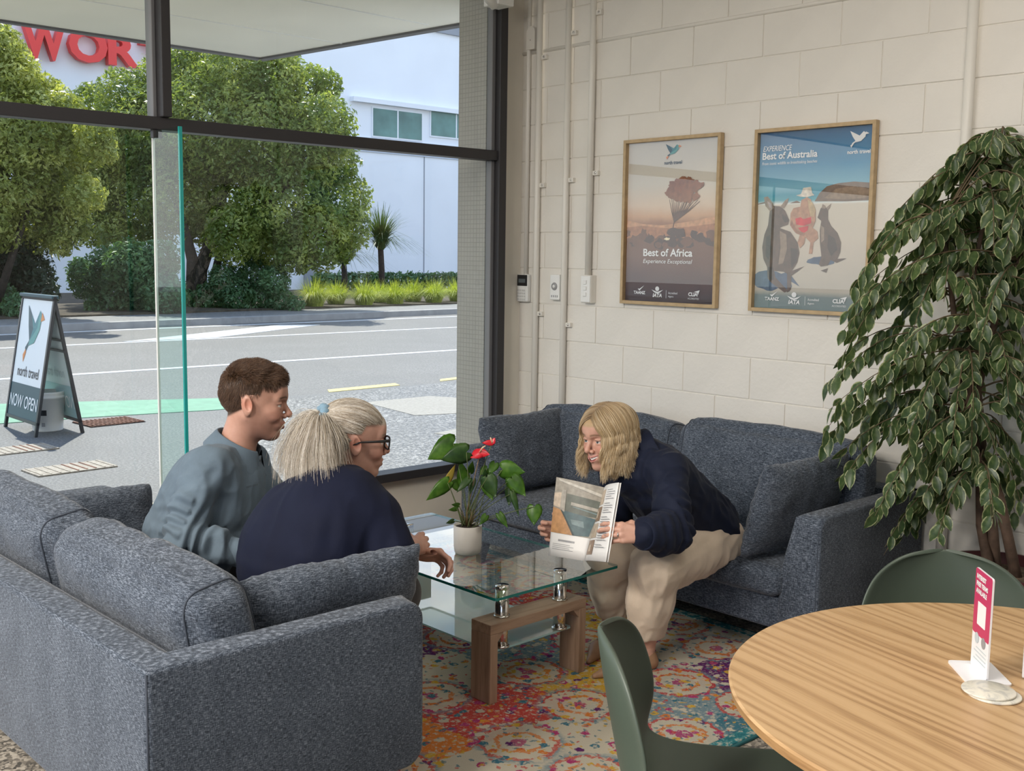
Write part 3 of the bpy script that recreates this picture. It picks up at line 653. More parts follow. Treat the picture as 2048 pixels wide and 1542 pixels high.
# ================================================================ rug
nb = NB('rug_pile'); tc = nb.coord(); 
warp = nb.noise(tc, 26, 3, .7, out=1)
wv = nb.n('ShaderNodeVectorMath'); wv.operation = 'MULTIPLY_ADD'; nb.l(warp, wv.inputs[0]); wv.inputs[1].default_value = (.05, .05, .0); nb.l(tc, wv.inputs[2])
def vor(vec, scale, feat='F1', out='Color', rnd=1.0):
    v_ = nb.n('ShaderNodeTexVoronoi'); v_.feature = feat; v_.voronoi_dimensions = '2D'; v_.inputs['Scale'].default_value = scale; v_.inputs['Randomness'].default_value = rnd; nb.l(vec, v_.inputs['Vector']); return v_.outputs[out]
# panels of the ground colour: boxes .42 m with their own colour
sn = nb.n('ShaderNodeVectorMath'); sn.operation = 'SNAP'; nb.l(wv.outputs[0], sn.inputs[0]); sn.inputs[1].default_value = (.46, .36, 1)
wn_ = nb.n('ShaderNodeTexWhiteNoise'); wn_.noise_dimensions = '2D'; nb.l(sn.outputs[0], wn_.inputs['Vector'])
CREAM = (.62, .56, .44); ORNG = (.70, .22, .045); REDD = (.56, .075, .06); TEAL = (.055, .18, .24); PURP = (.13, .025, .14); YEL = (.66, .40, .05); MAG = (.45, .05, .17); BLUEG = (.20, .29, .33)
ground = nb.ramp(wn_.outputs['Value'], [(0, ORNG), (.20, CREAM), (.32, BLUEG), (.48, YEL), (.60, CREAM), (.70, PURP), (.79, REDD), (.90, TEAL)], 'CONSTANT')
# medallions: concentric rings in each panel
dist = vor(wv.outputs[0], 2.5, 'F1', 'Distance', .35)
rings = nb.ramp(dist, [(0, MAG), (.07, CREAM), (.16, ORNG), (.20, CREAM), (.29, REDD), (.33, BLUEG), (.40, CREAM)], 'CONSTANT')
msk = nb.ramp(dist, [(.0, (1, 1, 1)), (.34, (1, 1, 1)), (.40, (0, 0, 0))])
c = nb.mix(nb.math('MULTIPLY', msk, .85), ground, rings)
# small florets
fl = vor(wv.outputs[0], 17, 'F1', 'Distance'); flc = nb.ramp(vor(wv.outputs[0], 17, 'F1', 'Color'), [(0, CREAM), (.25, MAG), (.38, YEL), (.5, CREAM), (.6, TEAL), (.72, ORNG), (.82, PURP), (.9, CREAM)], 'CONSTANT')
c = nb.mix(nb.ramp(fl, [(.22, (1, 1, 1)), (.28, (0, 0, 0))]), c, flc)
fl2 = vor(wv.outputs[0], 38, 'F1', 'Distance'); fl2c = nb.ramp(vor(wv.outputs[0], 38, 'F1', 'Color'), [(0, CREAM), (.3, TEAL), (.45, CREAM), (.6, YEL), (.7, REDD), (.8, CREAM), (.9, BLUEG)], 'CONSTANT')
c = nb.mix(nb.ramp(fl2, [(.20, (.8, .8, .8)), (.28, (0, 0, 0))]), c, fl2c)
# faded cream wear, as the pile is printed
c = nb.mix(nb.ramp(nb.noise(tc, 75, 3, .75), [(.53, (0, 0, 0)), (.66, (.6, .6, .6))]), c, CREAM)
nb.bsdf(c, .95, spec=.1); nb.bump(nb.noise(tc, 420, 2, .8), .9, .006)
m_rug = nb.m
nb = NB('rug_border'); tc = nb.coord(); 
c = nb.ramp(nb.noise(tc, 40, 3, .7), [(.42, (.03, .17, .20)), (.52, (.06, .26, .28)), (.6, (.45, .47, .40))]); nb.bsdf(c, .95, spec=.1); nb.bump(nb.noise(tc, 420, 2, .8), .9, .006); m_rugb = nb.m
rug = empty('rug', (2.72, 3.22, 0), R(-1.0), 'colourful vintage-patterned rug with teal border under the coffee table', 'rug')
def displaced_slab(name, x0, x1, y0, y1, z, mat, parent):
    return box(name, (x0, y0, 0), (x1, y1, z), mat, parent, .004)
RX, RY = 1.07, 1.26
displaced_slab('pile', -RX+.05, RX-.05, -RY+.05, RY-.05, .012, m_rug, rug)
for (x0, x1, y0, y1) in ((-RX, RX, -RY, -RY+.05), (-RX, RX, RY-.05, RY), (-RX, -RX+.05, -RY+.05, RY-.05), (RX-.05, RX, -RY+.05, RY-.05)): displaced_slab('border', x0, x1, y0, y1, .0125, m_rugb, rug)
m_bind = simple('rug_binding', (.012, .09, .10), .9)
for (x0, x1, y0, y1) in ((-RX-.012, RX+.012, -RY-.012, -RY), (-RX-.012, RX+.012, RY, RY+.012), (-RX-.012, -RX, -RY, RY), (RX, RX+.012, -RY, RY)): displaced_slab('binding', x0, x1, y0, y1, .011, m_bind, rug)

# ================================================================ numpy noise, cushions and sofas
def vnoise(P, f, seed=0):
    """smooth value noise, P (n,3) -> (n,) in -1..1"""
    Q = P*f+seed*17.13; I = np.floor(Q).astype(np.int64); t = Q-I; t = t*t*(3-2*t); out = np.zeros(len(P))
    for dx in (0, 1):
        for dy in (0, 1):
            for dz in (0, 1):
                h = (I[:, 0]+dx)*374761393+(I[:, 1]+dy)*668265263+(I[:, 2]+dz)*2147483647+seed*974711
                h = (h ^ (h >> 13))*1274126177; h = (h ^ (h >> 16)) & 0xffffff
                w = (t[:, 0] if dx else 1-t[:, 0])*(t[:, 1] if dy else 1-t[:, 1])*(t[:, 2] if dz else 1-t[:, 2]); out += w*(h/0xffffff*2-1)
    return out
def get_co(me):
    co = np.empty(len(me.vertices)*3); me.vertices.foreach_get('co', co); return co.reshape(-1, 3)
def set_co(me, co): me.vertices.foreach_set('co', np.ascontiguousarray(co).ravel()); me.update()
def get_no(me):
    no = np.empty(len(me.vertices)*3); me.vertices.foreach_get('normal', no); return no.reshape(-1, 3)
def soft_box(name, size, rad, mat, parent, puff=.0, wr=.0, wf=9.0, div=26, seed=0, fold=None, mtx=None, pinch=0.0, pipe=()):
    """rounded, stuffed box: subdivided shell with bulging faces, soft creases; size = full extents"""
    bm = bmesh.new(); bmesh.ops.create_cube(bm, size=2.0); bmesh.ops.subdivide_edges(bm, edges=bm.edges, cuts=div, use_grid_fill=True)
    me = mesh_from(bm, name); P = get_co(me); h = np.array(size)/2; r_ = np.minimum(rad, h*.98)
    Q = np.sign(P)*np.sin(np.abs(P)*math.pi/2)**1.0*h if False else P*h
    core = np.clip(Q, -(h-r_), h-r_); d = Q-core; n = np.linalg.norm(d, axis=1)[:, None]; mx = np.abs(d/np.maximum(r_, 1e-6)).max(1)[:, None]
    S = core+np.where(n > 1e-9, d/np.maximum(n, 1e-9)*r_*mx if np.isscalar(rad) else d, 0)
    U = P
    for ax in range(3):
        o1, o2 = [a for a in range(3) if a != ax]
        S[:, ax] += puff*h[ax]/h.min()*0 + np.sign(U[:, ax])*np.abs(U[:, ax])**2*puff*(1-U[:, o1]**4)*(1-U[:, o2]**4)
    if pinch:
        S *= (1-pinch*((np.abs(U[:, 0])*np.abs(U[:, 1])*np.abs(U[:, 2]))**2))[:, None]
    set_co(me, S); N = get_no(me)
    dsp = wr*(.6*vnoise(S, wf, seed+1)+.4*vnoise(S, wf*2.1, seed+2))
    if fold is not None: dsp = dsp+fold(S, U)
    set_co(me, S+N*dsp[:, None])
    if mtx is not None: me.transform(mtx)
    o = link(name, me, mat, parent, True); S2_ = get_co(me); step = 2/(div+1)
    for (ax, val) in pipe:                          # piped seams follow a grid line of the cover
        vv = -1+round((val+1)/step)*step; o1, o2 = [a for a in range(3) if a != ax]; on = np.where(np.abs(U[:, ax]-vv) < 1e-3)[0]
        on = on[np.argsort(np.arctan2(U[on, o2], U[on, o1]))]; pts = [tuple(S2_[k]+0.0) for k in on]; tube('piping', pts+[pts[0]], .0030, m_sofa_seam, o, 6, False)
    return o
def pillow(name, w, h, t, mat, parent, mtx, seed=0, wr=.006):
    """scatter cushion: two bellied sheets meeting at a seam; w,h in its plane, t thickness"""
    n = 36; V = []; F = []
    g = np.linspace(-1, 1, n)
    for s in (1, -1):
        for i in g:
            for j in g:
                th = ((1-i**4)*(1-j**4))**.62
                k = 1-.045*(1-abs(i)**2)*abs(j)**6-.04*(abs(i)*abs(j))**8
                k2 = 1-.03*(1-abs(j)**2)*abs(i)**6-.04*(abs(i)*abs(j))**8
                V.append((i*w/2*k2, j*h/2*k, s*(th*t/2)))
    for s in range(2):
        for i in range(n-1):
            for j in range(n-1):
                a = s*n*n+i*n+j; q = (a, a+n, a+n+1, a+1); F.append(q if s == 0 else q[::-1])
    bm = bmesh.new(); vs_ = [bm.verts.new(v) for v in V]
    for f in F: bm.faces.new([vs_[k] for k in f])
    bmesh.ops.remove_doubles(bm, verts=bm.verts, dist=.0006); me = mesh_from(bm, name)
    S = get_co(me); N = get_no(me)
    edge = np.maximum(np.abs(S[:, 0])/(w/2), np.abs(S[:, 1])/(h/2))
    along = np.where(np.abs(S[:, 0])/(w/2) > np.abs(S[:, 1])/(h/2), S[:, 1], S[:, 0])
    d = wr*(vnoise(S, 9, seed)+.5*vnoise(S, 22, seed+3)) + .0022*np.sin(along*105+3*vnoise(S, 14, seed+5))*np.clip((edge-.62)/.3, 0, 1)*np.clip((1.0-edge)/.1, 0, 1)
    set_co(me, S+N*d[:, None]); me.transform(mtx)
    o = link(name, me, mat, parent, True)
    rim = [mtx @ Vector((sx*w/2*(1-.07*(1-abs(sx)**2)), sy*h/2*(1-.0), 0)) for sx, sy in []]
    return o
SD, SL, AH, SH = .84, 2.03, .60, .385     # sofa depth, length, arm height, seat height
def make_sofa(loc, rz, label, cushions):
    """local: x = 0 back plane .. SD front, y = 0 .. SL"""
    t = empty('sofa', loc, rz, label, 'sofa', None)
    zb = .13
    def arm(y0, inner):
        # tapered arm: outer side upright, inner side leaning inward to the seat
        s = 1 if inner > 0 else -1
        n = 0; bm = bmesh.new()
        prof = [(0, zb), (s*.175, zb), (s*.170, SH-.02), (s*.105, AH-.01), (s*.095, AH), (s*.0, AH)]
        a = [bm.verts.new((.004, y0+p[0], p[1])) for p in prof]; b = [bm.verts.new((SD-.03, y0+p[0], p[1])) for p in prof]
        bm.faces.new(a); bm.faces.new(b[::-1])
        for k in range(len(prof)): bm.faces.new((a[k], b[k], b[(k+1) % len(prof)], a[(k+1) % len(prof)]))
        bmesh.ops.recalc_face_normals(bm, faces=bm.faces)
        es = [e_ for e_ in bm.edges if e_.calc_length() > .02 and not (abs(e_.verts[0].co.x) < .01 and abs(e_.verts[1].co.x) < .01)]
        big = [e_ for e_ in es if all(abs(v_.co.x-(SD-.03)) < 1e-4 for v_ in e_.verts) and abs(e_.verts[0].co.z-e_.verts[1].co.z) < .02]
        bmesh.ops.bevel(bm, geom=big, offset=.055, segments=5, profile=.5, affect='EDGES')
        es = [e_ for e_ in bm.edges if e_.is_valid and len(e_.link_faces) == 2 and e_.calc_face_angle(0) > R(35)]
        bmesh.ops.bevel(bm, geom=es, offset=.014, segments=3, profile=.5, affect='EDGES')
        o = obj('arm', bm, m_sofa, t); autosmooth(o, 50)
        # piped seam along the outer top edge and down the front
        yy = y0+s*.010; xf = SD-.03
        pts = [(.01, yy, AH-.004)]+[(x, yy, AH-.004) for x in (.2, .5, xf-.07)]+[(xf-.055+.055*math.sin(a_)-.004, yy, AH-.059+.055*math.cos(a_)) for a_ in np.linspace(0, math.pi/2, 6)]+[(xf-.003, yy, z) for z in (.45, .3, zb+.06)]
        tube('seam', pts, .0032, m_sofa_seam, o, 6)
    arm(0, 1); arm(SL, -1)
    # back: upright outside, leaning inside
    bm = bmesh.new(); prof = [(0, zb), (.20, zb), (.19, SH), (.105, AH-.005), (.095, AH), (.0, AH)]
    a = [bm.verts.new((p[0], .002, p[1])) for p in prof]; b = [bm.verts.new((p[0], SL-.002, p[1])) for p in prof]
    bm.faces.new(a); bm.faces.new(b[::-1])
    for k in range(len(prof)): bm.faces.new((a[k], b[k], b[(k+1) % len(prof)], a[(k+1) % len(prof)]))
    bmesh.ops.recalc_face_normals(bm, faces=bm.faces)
    es = [e_ for e_ in bm.edges if e_.calc_face_angle(0) > R(25)]; bmesh.ops.bevel(bm, geom=es, offset=.014, segments=3, profile=.5, affect='EDGES')
    bk = autosmooth(obj('back', bm, m_sofa, t), 50)
    tube('seam', [(.010, .012, AH-.004), (.010, SL/2, AH-.004), (.010, SL-.012, AH-.004)], .0032, m_sofa_seam, bk, 6)
    tube('seam', [(.006, .006, AH-.01), (.006, .006, zb+.03)], .0032, m_sofa_seam, bk, 6)
    box('base', (.02, .14, zb+.002), (SD-.035, SL-.14, .262), m_sofa, t, .012, 3)
    for k, (y0, y1) in enumerate(((.155, SL/2-.002), (SL/2+.002, SL-.155))):
        sc = soft_box('seat_cushion', (SD-.16, y1-y0, .115), .035, m_sofa, t, .010, .003, 7, 24, 3+k, mtx=Matrix.Translation((.17+(SD-.16)/2, (y0+y1)/2, .263+.0575)))
    for (x, y) in ((.07, .08), (.07, SL-.08), (SD-.10, .10), (SD-.10, SL-.10)):
        bm = bmesh.new(); dx = .02 if x > .3 else -.0
        lo_ = [bm.verts.new((x+dx+sx*.014, y+sy*.016, .0125 if x > .3 else 0)) for sx, sy in ((-1, -1), (1, -1), (1, 1), (-1, 1))]; hi_ = [bm.verts.new((x+sx*.03, y+sy*.03, zb+.004)) for sx, sy in ((-1, -1), (1, -1), (1, 1), (-1, 1))]
        bm.faces.new(lo_[::-1]); bm.faces.new(hi_)
        for k in range(4): bm.faces.new((lo_[k], lo_[(k+1) % 4], hi_[(k+1) % 4], hi_[k]))
        obj('leg', bm, m_leg, t)
    return t
def back_cushion(sofa_mtx, y0, y1, label, seed, x=.235, top=.80, th=.20, tilt=-12, grp=None):
    c_ = empty('back_cushion', tuple(sofa_mtx @ Vector((x, (y0+y1)/2, SH-.01))), sofa_mtx.to_euler().z, label, 'cushion', grp)
    H_ = top-SH+.03; W_ = y1-y0
    def fold(S, U):
        f_ = np.exp(-((U[:, 2]-.75)/.5)**2)*np.clip(np.abs(U[:, 0]), 0, 1)
        return -.008*np.maximum(0, np.sin(S[:, 1]*44+2.5*vnoise(S, 5, seed)))**4*f_*(vnoise(S, 3.1, seed+9) > -.25)
    m = Matrix.Translation((0, 0, H_/2)) @ Matrix.Rotation(R(tilt), 4, 'Y')
    soft_box('cover', (th, W_, H_), .055, m_sofa, c_, .030, .010, 6, 30, seed, fold, m, 0.0, ((1, .92), (1, -.92)))
    return c_
def scatter(p, rx, ry, rz, w, h, t_, label, seed, grp=None):
    c_ = empty('scatter_cushion', p, 0, label, 'cushion', grp)
    m = Matrix.Rotation(rz, 4, 'Z') @ Matrix.Rotation(ry, 4, 'Y') @ Matrix.Rotation(rx, 4, 'X') @ Matrix.Rotation(R(90), 4, 'X')
    pillow('cover', w, h, t_, m_sofa, c_, Matrix.Translation((0, 0, h/2)) @ m, seed)
    return c_
S1 = make_sofa((1.055, 2.315, 0), 0, 'blue-grey fabric sofa seen from behind, its back turned to the room', None)
M1 = Matrix.Translation((1.055, 2.315, 0))
S2 = make_sofa((4.375, 4.145, 0), math.pi, 'blue-grey fabric sofa standing against the block wall', None)
M2 = Matrix.Translation((4.375, 4.145, 0)) @ Matrix.Rotation(math.pi, 4, 'Z')
back_cushion(M1, .125, 1.005, 'plump back cushion with piped end at the near corner of the sofa seen from behind', 11, top=.70, x=.285, th=.18)
back_cushion(M1, 1.04, SL-.125, 'back cushion next to the window end of the sofa seen from behind', 12, top=.715, x=.285, th=.18)
back_cushion(M2, 1.0, SL-.13, 'back cushion behind the person in beige trousers on the wall sofa', 14, top=.775, x=.285, th=.18)
back_cushion(M2, .06, .97, 'wide back cushion beside the leafy tree on the wall sofa', 13, top=.745, x=.285, th=.18)
scatter((1.70, 2.560, .392), R(14), 0, 0, .64, .31, .14, 'scatter cushion against the sofa arm behind the person in navy top and glasses', 21)
scatter((1.62, 4.07, .392), R(-14), 0, 0, .60, .25, .14, 'scatter cushion against the window-end arm behind the person in blue-grey shirt', 22)
scatter((3.80, 3.90, .392), R(-16), 0, R(3), .62, .385, .15, 'scatter cushion against the window-end arm of the wall sofa', 23)
scatter((3.76, 2.345, .392), R(16), 0, R(-5), .54, .395, .13, 'scatter cushion leaning on the wall sofa arm beside the leafy tree', 24)

# ================================================================ coffee table
m_tglass = glass_mat('table_glass', (.93, .975, .96), 1.52, 0.0, 1.9); m_tedge = simple('table_glass_edge', (.01, .16, .14), .1)
m_frost = glass_mat('shelf_glass', (.80, .88, .88), 1.5, .03, 1.9)
_t = m_frost.node_tree; _ms = _t.nodes['Mix Shader']; _df = _t.nodes.new('ShaderNodeBsdfDiffuse'); _df.inputs[0].default_value = (.62, .74, .74, 1)
_m2 = _t.nodes.new('ShaderNodeMixShader'); _m2.inputs[0].default_value = .38; _t.links.new(_ms.outputs[0], _m2.inputs[1]); _t.links.new(_df.outputs[0], _m2.inputs[2]); _t.links.new(_m2.outputs[0], _t.nodes['Material Output'].inputs[0])
ct = empty('coffee_table', (2.75, 3.20, 0), 0, 'glass coffee table on walnut frames with chrome posts', 'coffee table')
GX0, GX1, GY0, GY1, GZT = -.315, .305, -.555, .55, .405
def rrect(x0, x1, y0, y1, r_, n=5):
    out = []
    for (cx_, cy_, a0) in ((x1-r_, y1-r_, 0), (x0+r_, y1-r_, 90), (x0+r_, y0+r_, 180), (x1-r_, y0+r_, 270)):
        for k in range(n+1): a = R(a0+90*k/n); out.append((cx_+r_*math.cos(a), cy_+r_*math.sin(a)))
    return out
def pane_slab(name, poly, z0, z1, mg, me_, parent):
    o = prism(name, poly, z0, z1, mg, parent); o.data.materials.append(me_)
    for p in o.data.polygons:
        if abs(p.normal.z) < .5: p.material_index = 1
    return o
pane_slab('glass_top', rrect(GX0, GX1, GY0, GY1, .012), GZT-.010, GZT, m_tglass, m_tedge, ct)
pane_slab('glass_shelf', rrect(-.25, .145, -.47, .47, .01), .178, .185, m_frost, simple('shelf_edge', (.35, .55, .55), .2), ct)
for sy in (-1, 1):
    y0, y1 = (-.505, -.405) if sy < 0 else (.40, .50)
    fr = empty('frame', (0, 0, 0)); fr.parent = ct
    for x0, x1 in ((-.292, -.257), (.150, .185)): box('upright', (x0, y0, .0125), (x1, y1, .258), m_walnut, fr, .002)
    box('top_board', (-.292, y0, .258), (.185, y1, .294), m_walnut_h, fr, .002)
    for (xx, s) in ((-.257, 1), (.150, -1)): prism('corner_brace', [(xx, .258), (xx+s*.03, .258), (xx, .225)], y0+.003, y1-.003, m_walnut, fr, Matrix(((1, 0, 0, 0), (0, 0, 1, 0), (0, 1, 0, 0), (0, 0, 0, 1))))
    for xx in (-.195, .095):
        ps = empty('post', (xx, (y0+y1)/2, 0)); ps.parent = ct
        lathe('tube', [(0, .185), (.0245, .185), (.0245, .258)], m_chrome, ps, 24); lathe('tube', [(.0245, .294), (.0245, GZT-.012), (0, GZT-.012)], m_chrome, ps, 24)
        lathe('collar', [(.0245, .294), (.029, .294), (.029, .300), (.0245, .301)], m_chrome, ps, 24); lathe('collar', [(.0245, .186), (.029, .186), (.029, .191), (.0245, .193)], m_chrome, ps, 24)
        lathe('cap', [(0, GZT+.0012), (.0245, GZT+.0012), (.0245, GZT-.013), (.0, GZT-.013)], m_chrome, ps, 24)

# ================================================================ round table and shell chairs
TC, TR_, TH = Vector((2.091, .754, 0)), .582, .74
rt = empty('round_table', tuple(TC), 0, 'round oak dining table beside the green chairs', 'table')
m_oakedge = wood('oak_edge', (.46, .27, .12), (.38, .21, .09), (.27, .14, .055), (8, 8, 120), .45)
o = lathe('table_top', [(0, TH), (TR_-.004, TH), (TR_, TH-.004), (TR_-.004, TH-.022), (TR_-.03, TH-.030), (0, TH-.030)], m_oak, rt, 128, smooth=False); autosmooth(o, 30)
o.data.materials.append(m_oakedge)
for p in o.data.polygons:
    if p.normal.z < .6: p.material_index = 1
lathe('pedestal', [(0, TH-.03), (.16, TH-.03), (.16, TH-.045), (.045, TH-.06), (.04, .06), (.05, .045), (0, .045)], m_black, rt, 32)
lathe('foot_plate', [(0, .045), (.05, .045), (.30, .018), (.30, 0), (0, 0)], m_black, rt, 48)
def make_shell():
    prof = [(.215, .418), (.205, .437), (.17, .450), (.10, .447), (.02, .440), (-.06, .437), (-.13, .443), (-.175, .462), (-.203, .498), (-.222, .55), (-.235, .61), (-.247, .67), (-.258, .73), (-.264, .765), (-.268, .79), (-.270, .804), (-.271, .812)]
    prof = [(x, z if z < .46 else .46+(z-.46)*.98) for x, z in prof]; n = len(prof); m_ = 19; V = []; top = prof[-1][1]
    for i, (x, z) in enumerate(prof):
        back = min(max((z-.46)/.12, 0), 1); s = top-z
        w = .205+.03*min(max((.215-x)/.25, 0), 1)
        if i > 7: w = .232-.012*back
        if s < .20 and i > 7: w *= max(1-(1-s/.20)**2.5, 0)**(1/2.5)*.999+.001
        if i < 3: w *= (.80, .93, .98)[i]
        for j in range(m_):
            v = -1+2*j/(m_-1); y = v*w
            V.append((x+back*.075*abs(v)**2.2*(w/.22), y, z+(1-back)*.028*abs(v)**2.4))
    F = [(i*m_+j, i*m_+j+1, (i+1)*m_+j+1, (i+1)*m_+j) for i in range(n-1) for j in range(m_-1)]
    me = bpy.data.meshes.new('shell'); me.from_pydata(V, [], F); me.update(); return me
me_shell = make_shell()
m_legm = simple('chair_leg_metal', (.05, .065, .05), .4)
def chair(loc, rz, label):
    c_ = empty('shell_chair', loc, rz, label, 'chair', None)
    o = link('shell', me_shell.copy(), m_green_shell, c_, True)
    sm = o.modifiers.new('solid', 'SOLIDIFY'); sm.thickness = .011; sm.offset = 0; sb_ = o.modifiers.new('sub', 'SUBSURF'); sb_.levels = 2; sb_.render_levels = 2
    for sx, sy in ((1, 1), (1, -1), (-1, 1), (-1, -1)): tube('leg', [(sx*.10, sy*.12, .432), (sx*.15, sy*.17, .25), (sx*.21, sy*.21, 0)], [.012, .012, .009], m_legm, c_, 12)
    box('under_frame', (-.12, -.13, .424), (.12, .13, .434), m_legm, c_, .003)
    return c_
def face(p, q): return math.atan2(q[1]-p[1], q[0]-p[0])
c1 = Vector((1.72+.23, 1.52-.22, 0))
chair((1.792, 1.240, 0), R(-52), 'olive green shell chair tucked in beside the rug')
chair((2.525, 1.108, 0), R(216), 'olive green shell chair in front of the leafy tree')
# sign holder, coasters and a white card on the table
m_pink = simple('print_pink', (.52, .032, .12), .35); m_acr = simple('white_acrylic', (.83, .83, .85), .25)
pb = pz(1962, 1350, TH); ps_ = empty('table_sign', tuple(pz(1958, 1348, TH)), R(-47), 'upright pink and white table sign on a white base', 'table sign')
# local x = across sign faces (normal), y = along sign width
prism('base_plate', rrect(-.042, .042, -.062, .062, .008), 0, .004, m_acr, ps_)
def srect(y0, y1, z0, z1, r_): return [(p[0], p[1]) for p in rrect(y0, y1, z0, z1, r_)]
UPM = Matrix(((0, 0, 1, 0), (1, 0, 0, 0), (0, 1, 0, 0), (0, 0, 0, 1)))      # (y, z, thickness x)
prism('card', srect(-.045, .045, .004, .205, .006), -.0018, .0018, m_acr, ps_, UPM)
for s in (-1, 1):
    prism('pink_panel', srect(-.0445, .0445, .075, .2045, .005), s*.0019, s*.0023, m_pink, ps_, UPM)
    fm = frame_mtx((s*.0026, -s*-.036 if s < 0 else -.036, .18), (0, 1 if s > 0 else -1, 0), (0, 0, 1))
    for i, tx in enumerate(('INTEREST', 'FREE TERMS', 'AVAILABLE')):
        text('lettering', tx, .012, frame_mtx((s*.0028, -s*.036, .186-.0145*i), (0, s, 0), (0, 0, 1)), m_pw, ps_, width=(.05, .062, .058)[i], height=.010, bold=.0006)
    prism('white_label', srect(-.022, .022, .096, .142, .002), s*.0024, s*.0027, m_pw, ps_, UPM)
    for i in range(2): prism('round_badge', [(-.018+.036*i+.011*math.cos(a), .068+.011*math.sin(a)) for a in np.linspace(0, 2*math.pi, 17)[:-1]], s*.0024, s*.0028, m_grey if i == 0 else m_faint, ps_, UPM)
    for i in range(4): prism('text_line', srect(-.034, .02+.01*(i % 2), .048-.008*i, .0505-.008*i, .0005), s*.0019, s*.0022, m_faint, ps_, UPM)
nb = NB('coaster_marble'); v = nb.coord(); nb.bsdf(nb.ramp(nb.noise(v, 22, 4, .6, 1.5), [(.38, (.50, .49, .45)), (.5, (.70, .67, .58)), (.62, (.76, .72, .62))]), .3); m_coast = nb.m
for (xp, yp, dz, lb) in ((1977, 1387, .0042, 'round pale marbled coaster on top of its pair'), (1988, 1391, .0, 'round pale coaster underneath its pair')):
    c_ = empty('coaster', tuple(pz(xp, yp, TH)+Vector((0, 0, dz))), 0, lb, 'coaster'); lathe('disc', [(0, .004), (.047, .004), (.0485, .003), (.0485, .001), (.047, 0), (0, 0)], m_coast, c_, 48)
wc = empty('white_stand', tuple(pz(2078, 1352, TH)), R(20), 'upright white card stand at the table edge', 'card stand')
box('card', (-.03, -.03, 0), (.03, .03, .14), m_acr, wc, .003)

# ================================================================ framed posters
def gradient_mat(name, stops, noise=0.0, nscale=20, rough=.35, nz=(1, 1, 1)):
    nb = NB(name); tc = nb.n('ShaderNodeTexCoord'); sp = nb.n('ShaderNodeSeparateXYZ'); nb.l(tc.outputs['Object'], sp.inputs[0])
    f_ = sp.outputs[2]
    if noise: f_ = nb.math('ADD', f_, nb.math('MULTIPLY', nb.math('SUBTRACT', nb.noise(nb.coord(scale=nz), nscale, 4, .6), .5), noise))
    nb.bsdf(nb.ramp(f_, stops), rough); return nb.m
PW, PH = .605, .83
def poster(yl, zb, label):
    t = empty('framed_poster', (XW-.012, yl, zb), 0, label, 'poster')
    # local frame: u to the right seen from the room = -y, v = z
    fw = .017
    for nm, lo, hi in (('frame_side', (-.03, -fw, 0), (.0, 0, PH)), ('frame_side', (-.03, -PW, 0), (0, -PW+fw, PH)), ('frame_rail', (-.03, -PW+fw, 0), (0, -fw, fw)), ('frame_rail', (-.03, -PW+fw, PH-fw), (0, -fw, PH))):
        box(nm, lo, hi, m_oak_frame, t, .0015)
    box('glass', (-.0155, -PW+fw, fw), (-.0140, -fw, PH-fw), m_pglass, t)
    return t
m_pglass = glass_mat('poster_glass', (1, 1, 1), 1.5, 0.0, 1.6)
IW, IH = PW-.034, PH-.034
def PM(t): return lambda u, v, l=0: Vector((-.0050-l*.0004, -.017-u*IW, .017+v*IH))
def flat(t, name, polys, layer=1):
    """print areas: list of (points uv, material) as one flat sheet part"""
    f_ = PM(t); V, F, MI, mats = [], [], [], []
    for i, (pg, m_) in enumerate(polys):
        k = len(V); V += [f_(u, v, layer+i*.1) for u, v in pg]; F.append(tuple(range(k, k+len(pg))))
        if m_ not in mats: mats.append(m_)
        MI.append(mats.index(m_))
    me = bpy.data.meshes.new(name); me.from_pydata(V, [], F); me.polygons.foreach_set('material_index', MI); me.update()
    return link(name, me, mats, t)
def ptext(t, s, u, v, w, h, mat=None, **k):
    f_ = PM(t); return text('lettering', s, .05, frame_mtx(f_(u, v, 9), (0, -1, 0), (0, 0, 1)), mat or m_pw, t, width=w*IW, height=h*IH, **k)
def blob(cx_, cy_, rx, ry, n=26, jit=.12, seed=0):
    rg = np.random.default_rng(seed); return [(cx_+rx*math.cos(a)*(1+jit*rg.normal()), cy_+ry*math.sin(a)*(1+jit*rg.normal())) for a in np.linspace(0, 2*math.pi, n, endpoint=False)]
def stroke(pts, w0, w1):
    L_, R_ = [], []
    for i, p in enumerate(pts):
        a = Vector(pts[max(i-1, 0)]); b = Vector(pts[min(i+1, len(pts)-1)]); d = (b-a).normalized(); nrm = Vector((-d.y, d.x)); w = w0+(w1-w0)*i/(len(pts)-1)
        L_.append(tuple(Vector(p)+nrm*w)); R_.append(tuple(Vector(p)-nrm*w))
    return L_+R_[::-1]
def c(*r_): return r_
def flatmat(name, col): return MATS[name] if name in MATS else simple(name, col, .4, var=.22, vscale=55)
def agency_marks(t, dim):
    ptext(t, 'TAANZ', .105, .045, .135, .020, dim, bold=.002); flat(t, 'tick_mark', [([(.15, .078), (.172, .066), (.225, .100), (.173, .078)], dim)], 8)
    ptext(t, 'IATA', .325, .030, .105, .024, dim, bold=.002, shear=.2); flat(t, 'wing_mark', [([(.31, .076), (.375, .062), (.44, .076), (.405, .058), (.375, .052), (.345, .058)], dim), (blob(.375, .082, .022, .015, 16, 0), dim)], 8)
    ptext(t, 'Accredited', .50, .052, .10, .014, dim); ptext(t, 'Agent', .50, .032, .06, .014, dim); flat(t, 'rule', [([(.475, .025), (.478, .025), (.478, .075), (.475, .075)], dim)], 8)
    ptext(t, 'CLIA', .72, .046, .10, .024, dim, bold=.002); ptext(t, 'ACCREDITED', .715, .025, .12, .010, dim); flat(t, 'swoosh_mark', [([(.78, .072), (.84, .083), (.82, .05), (.815, .068)], dim)], 8)
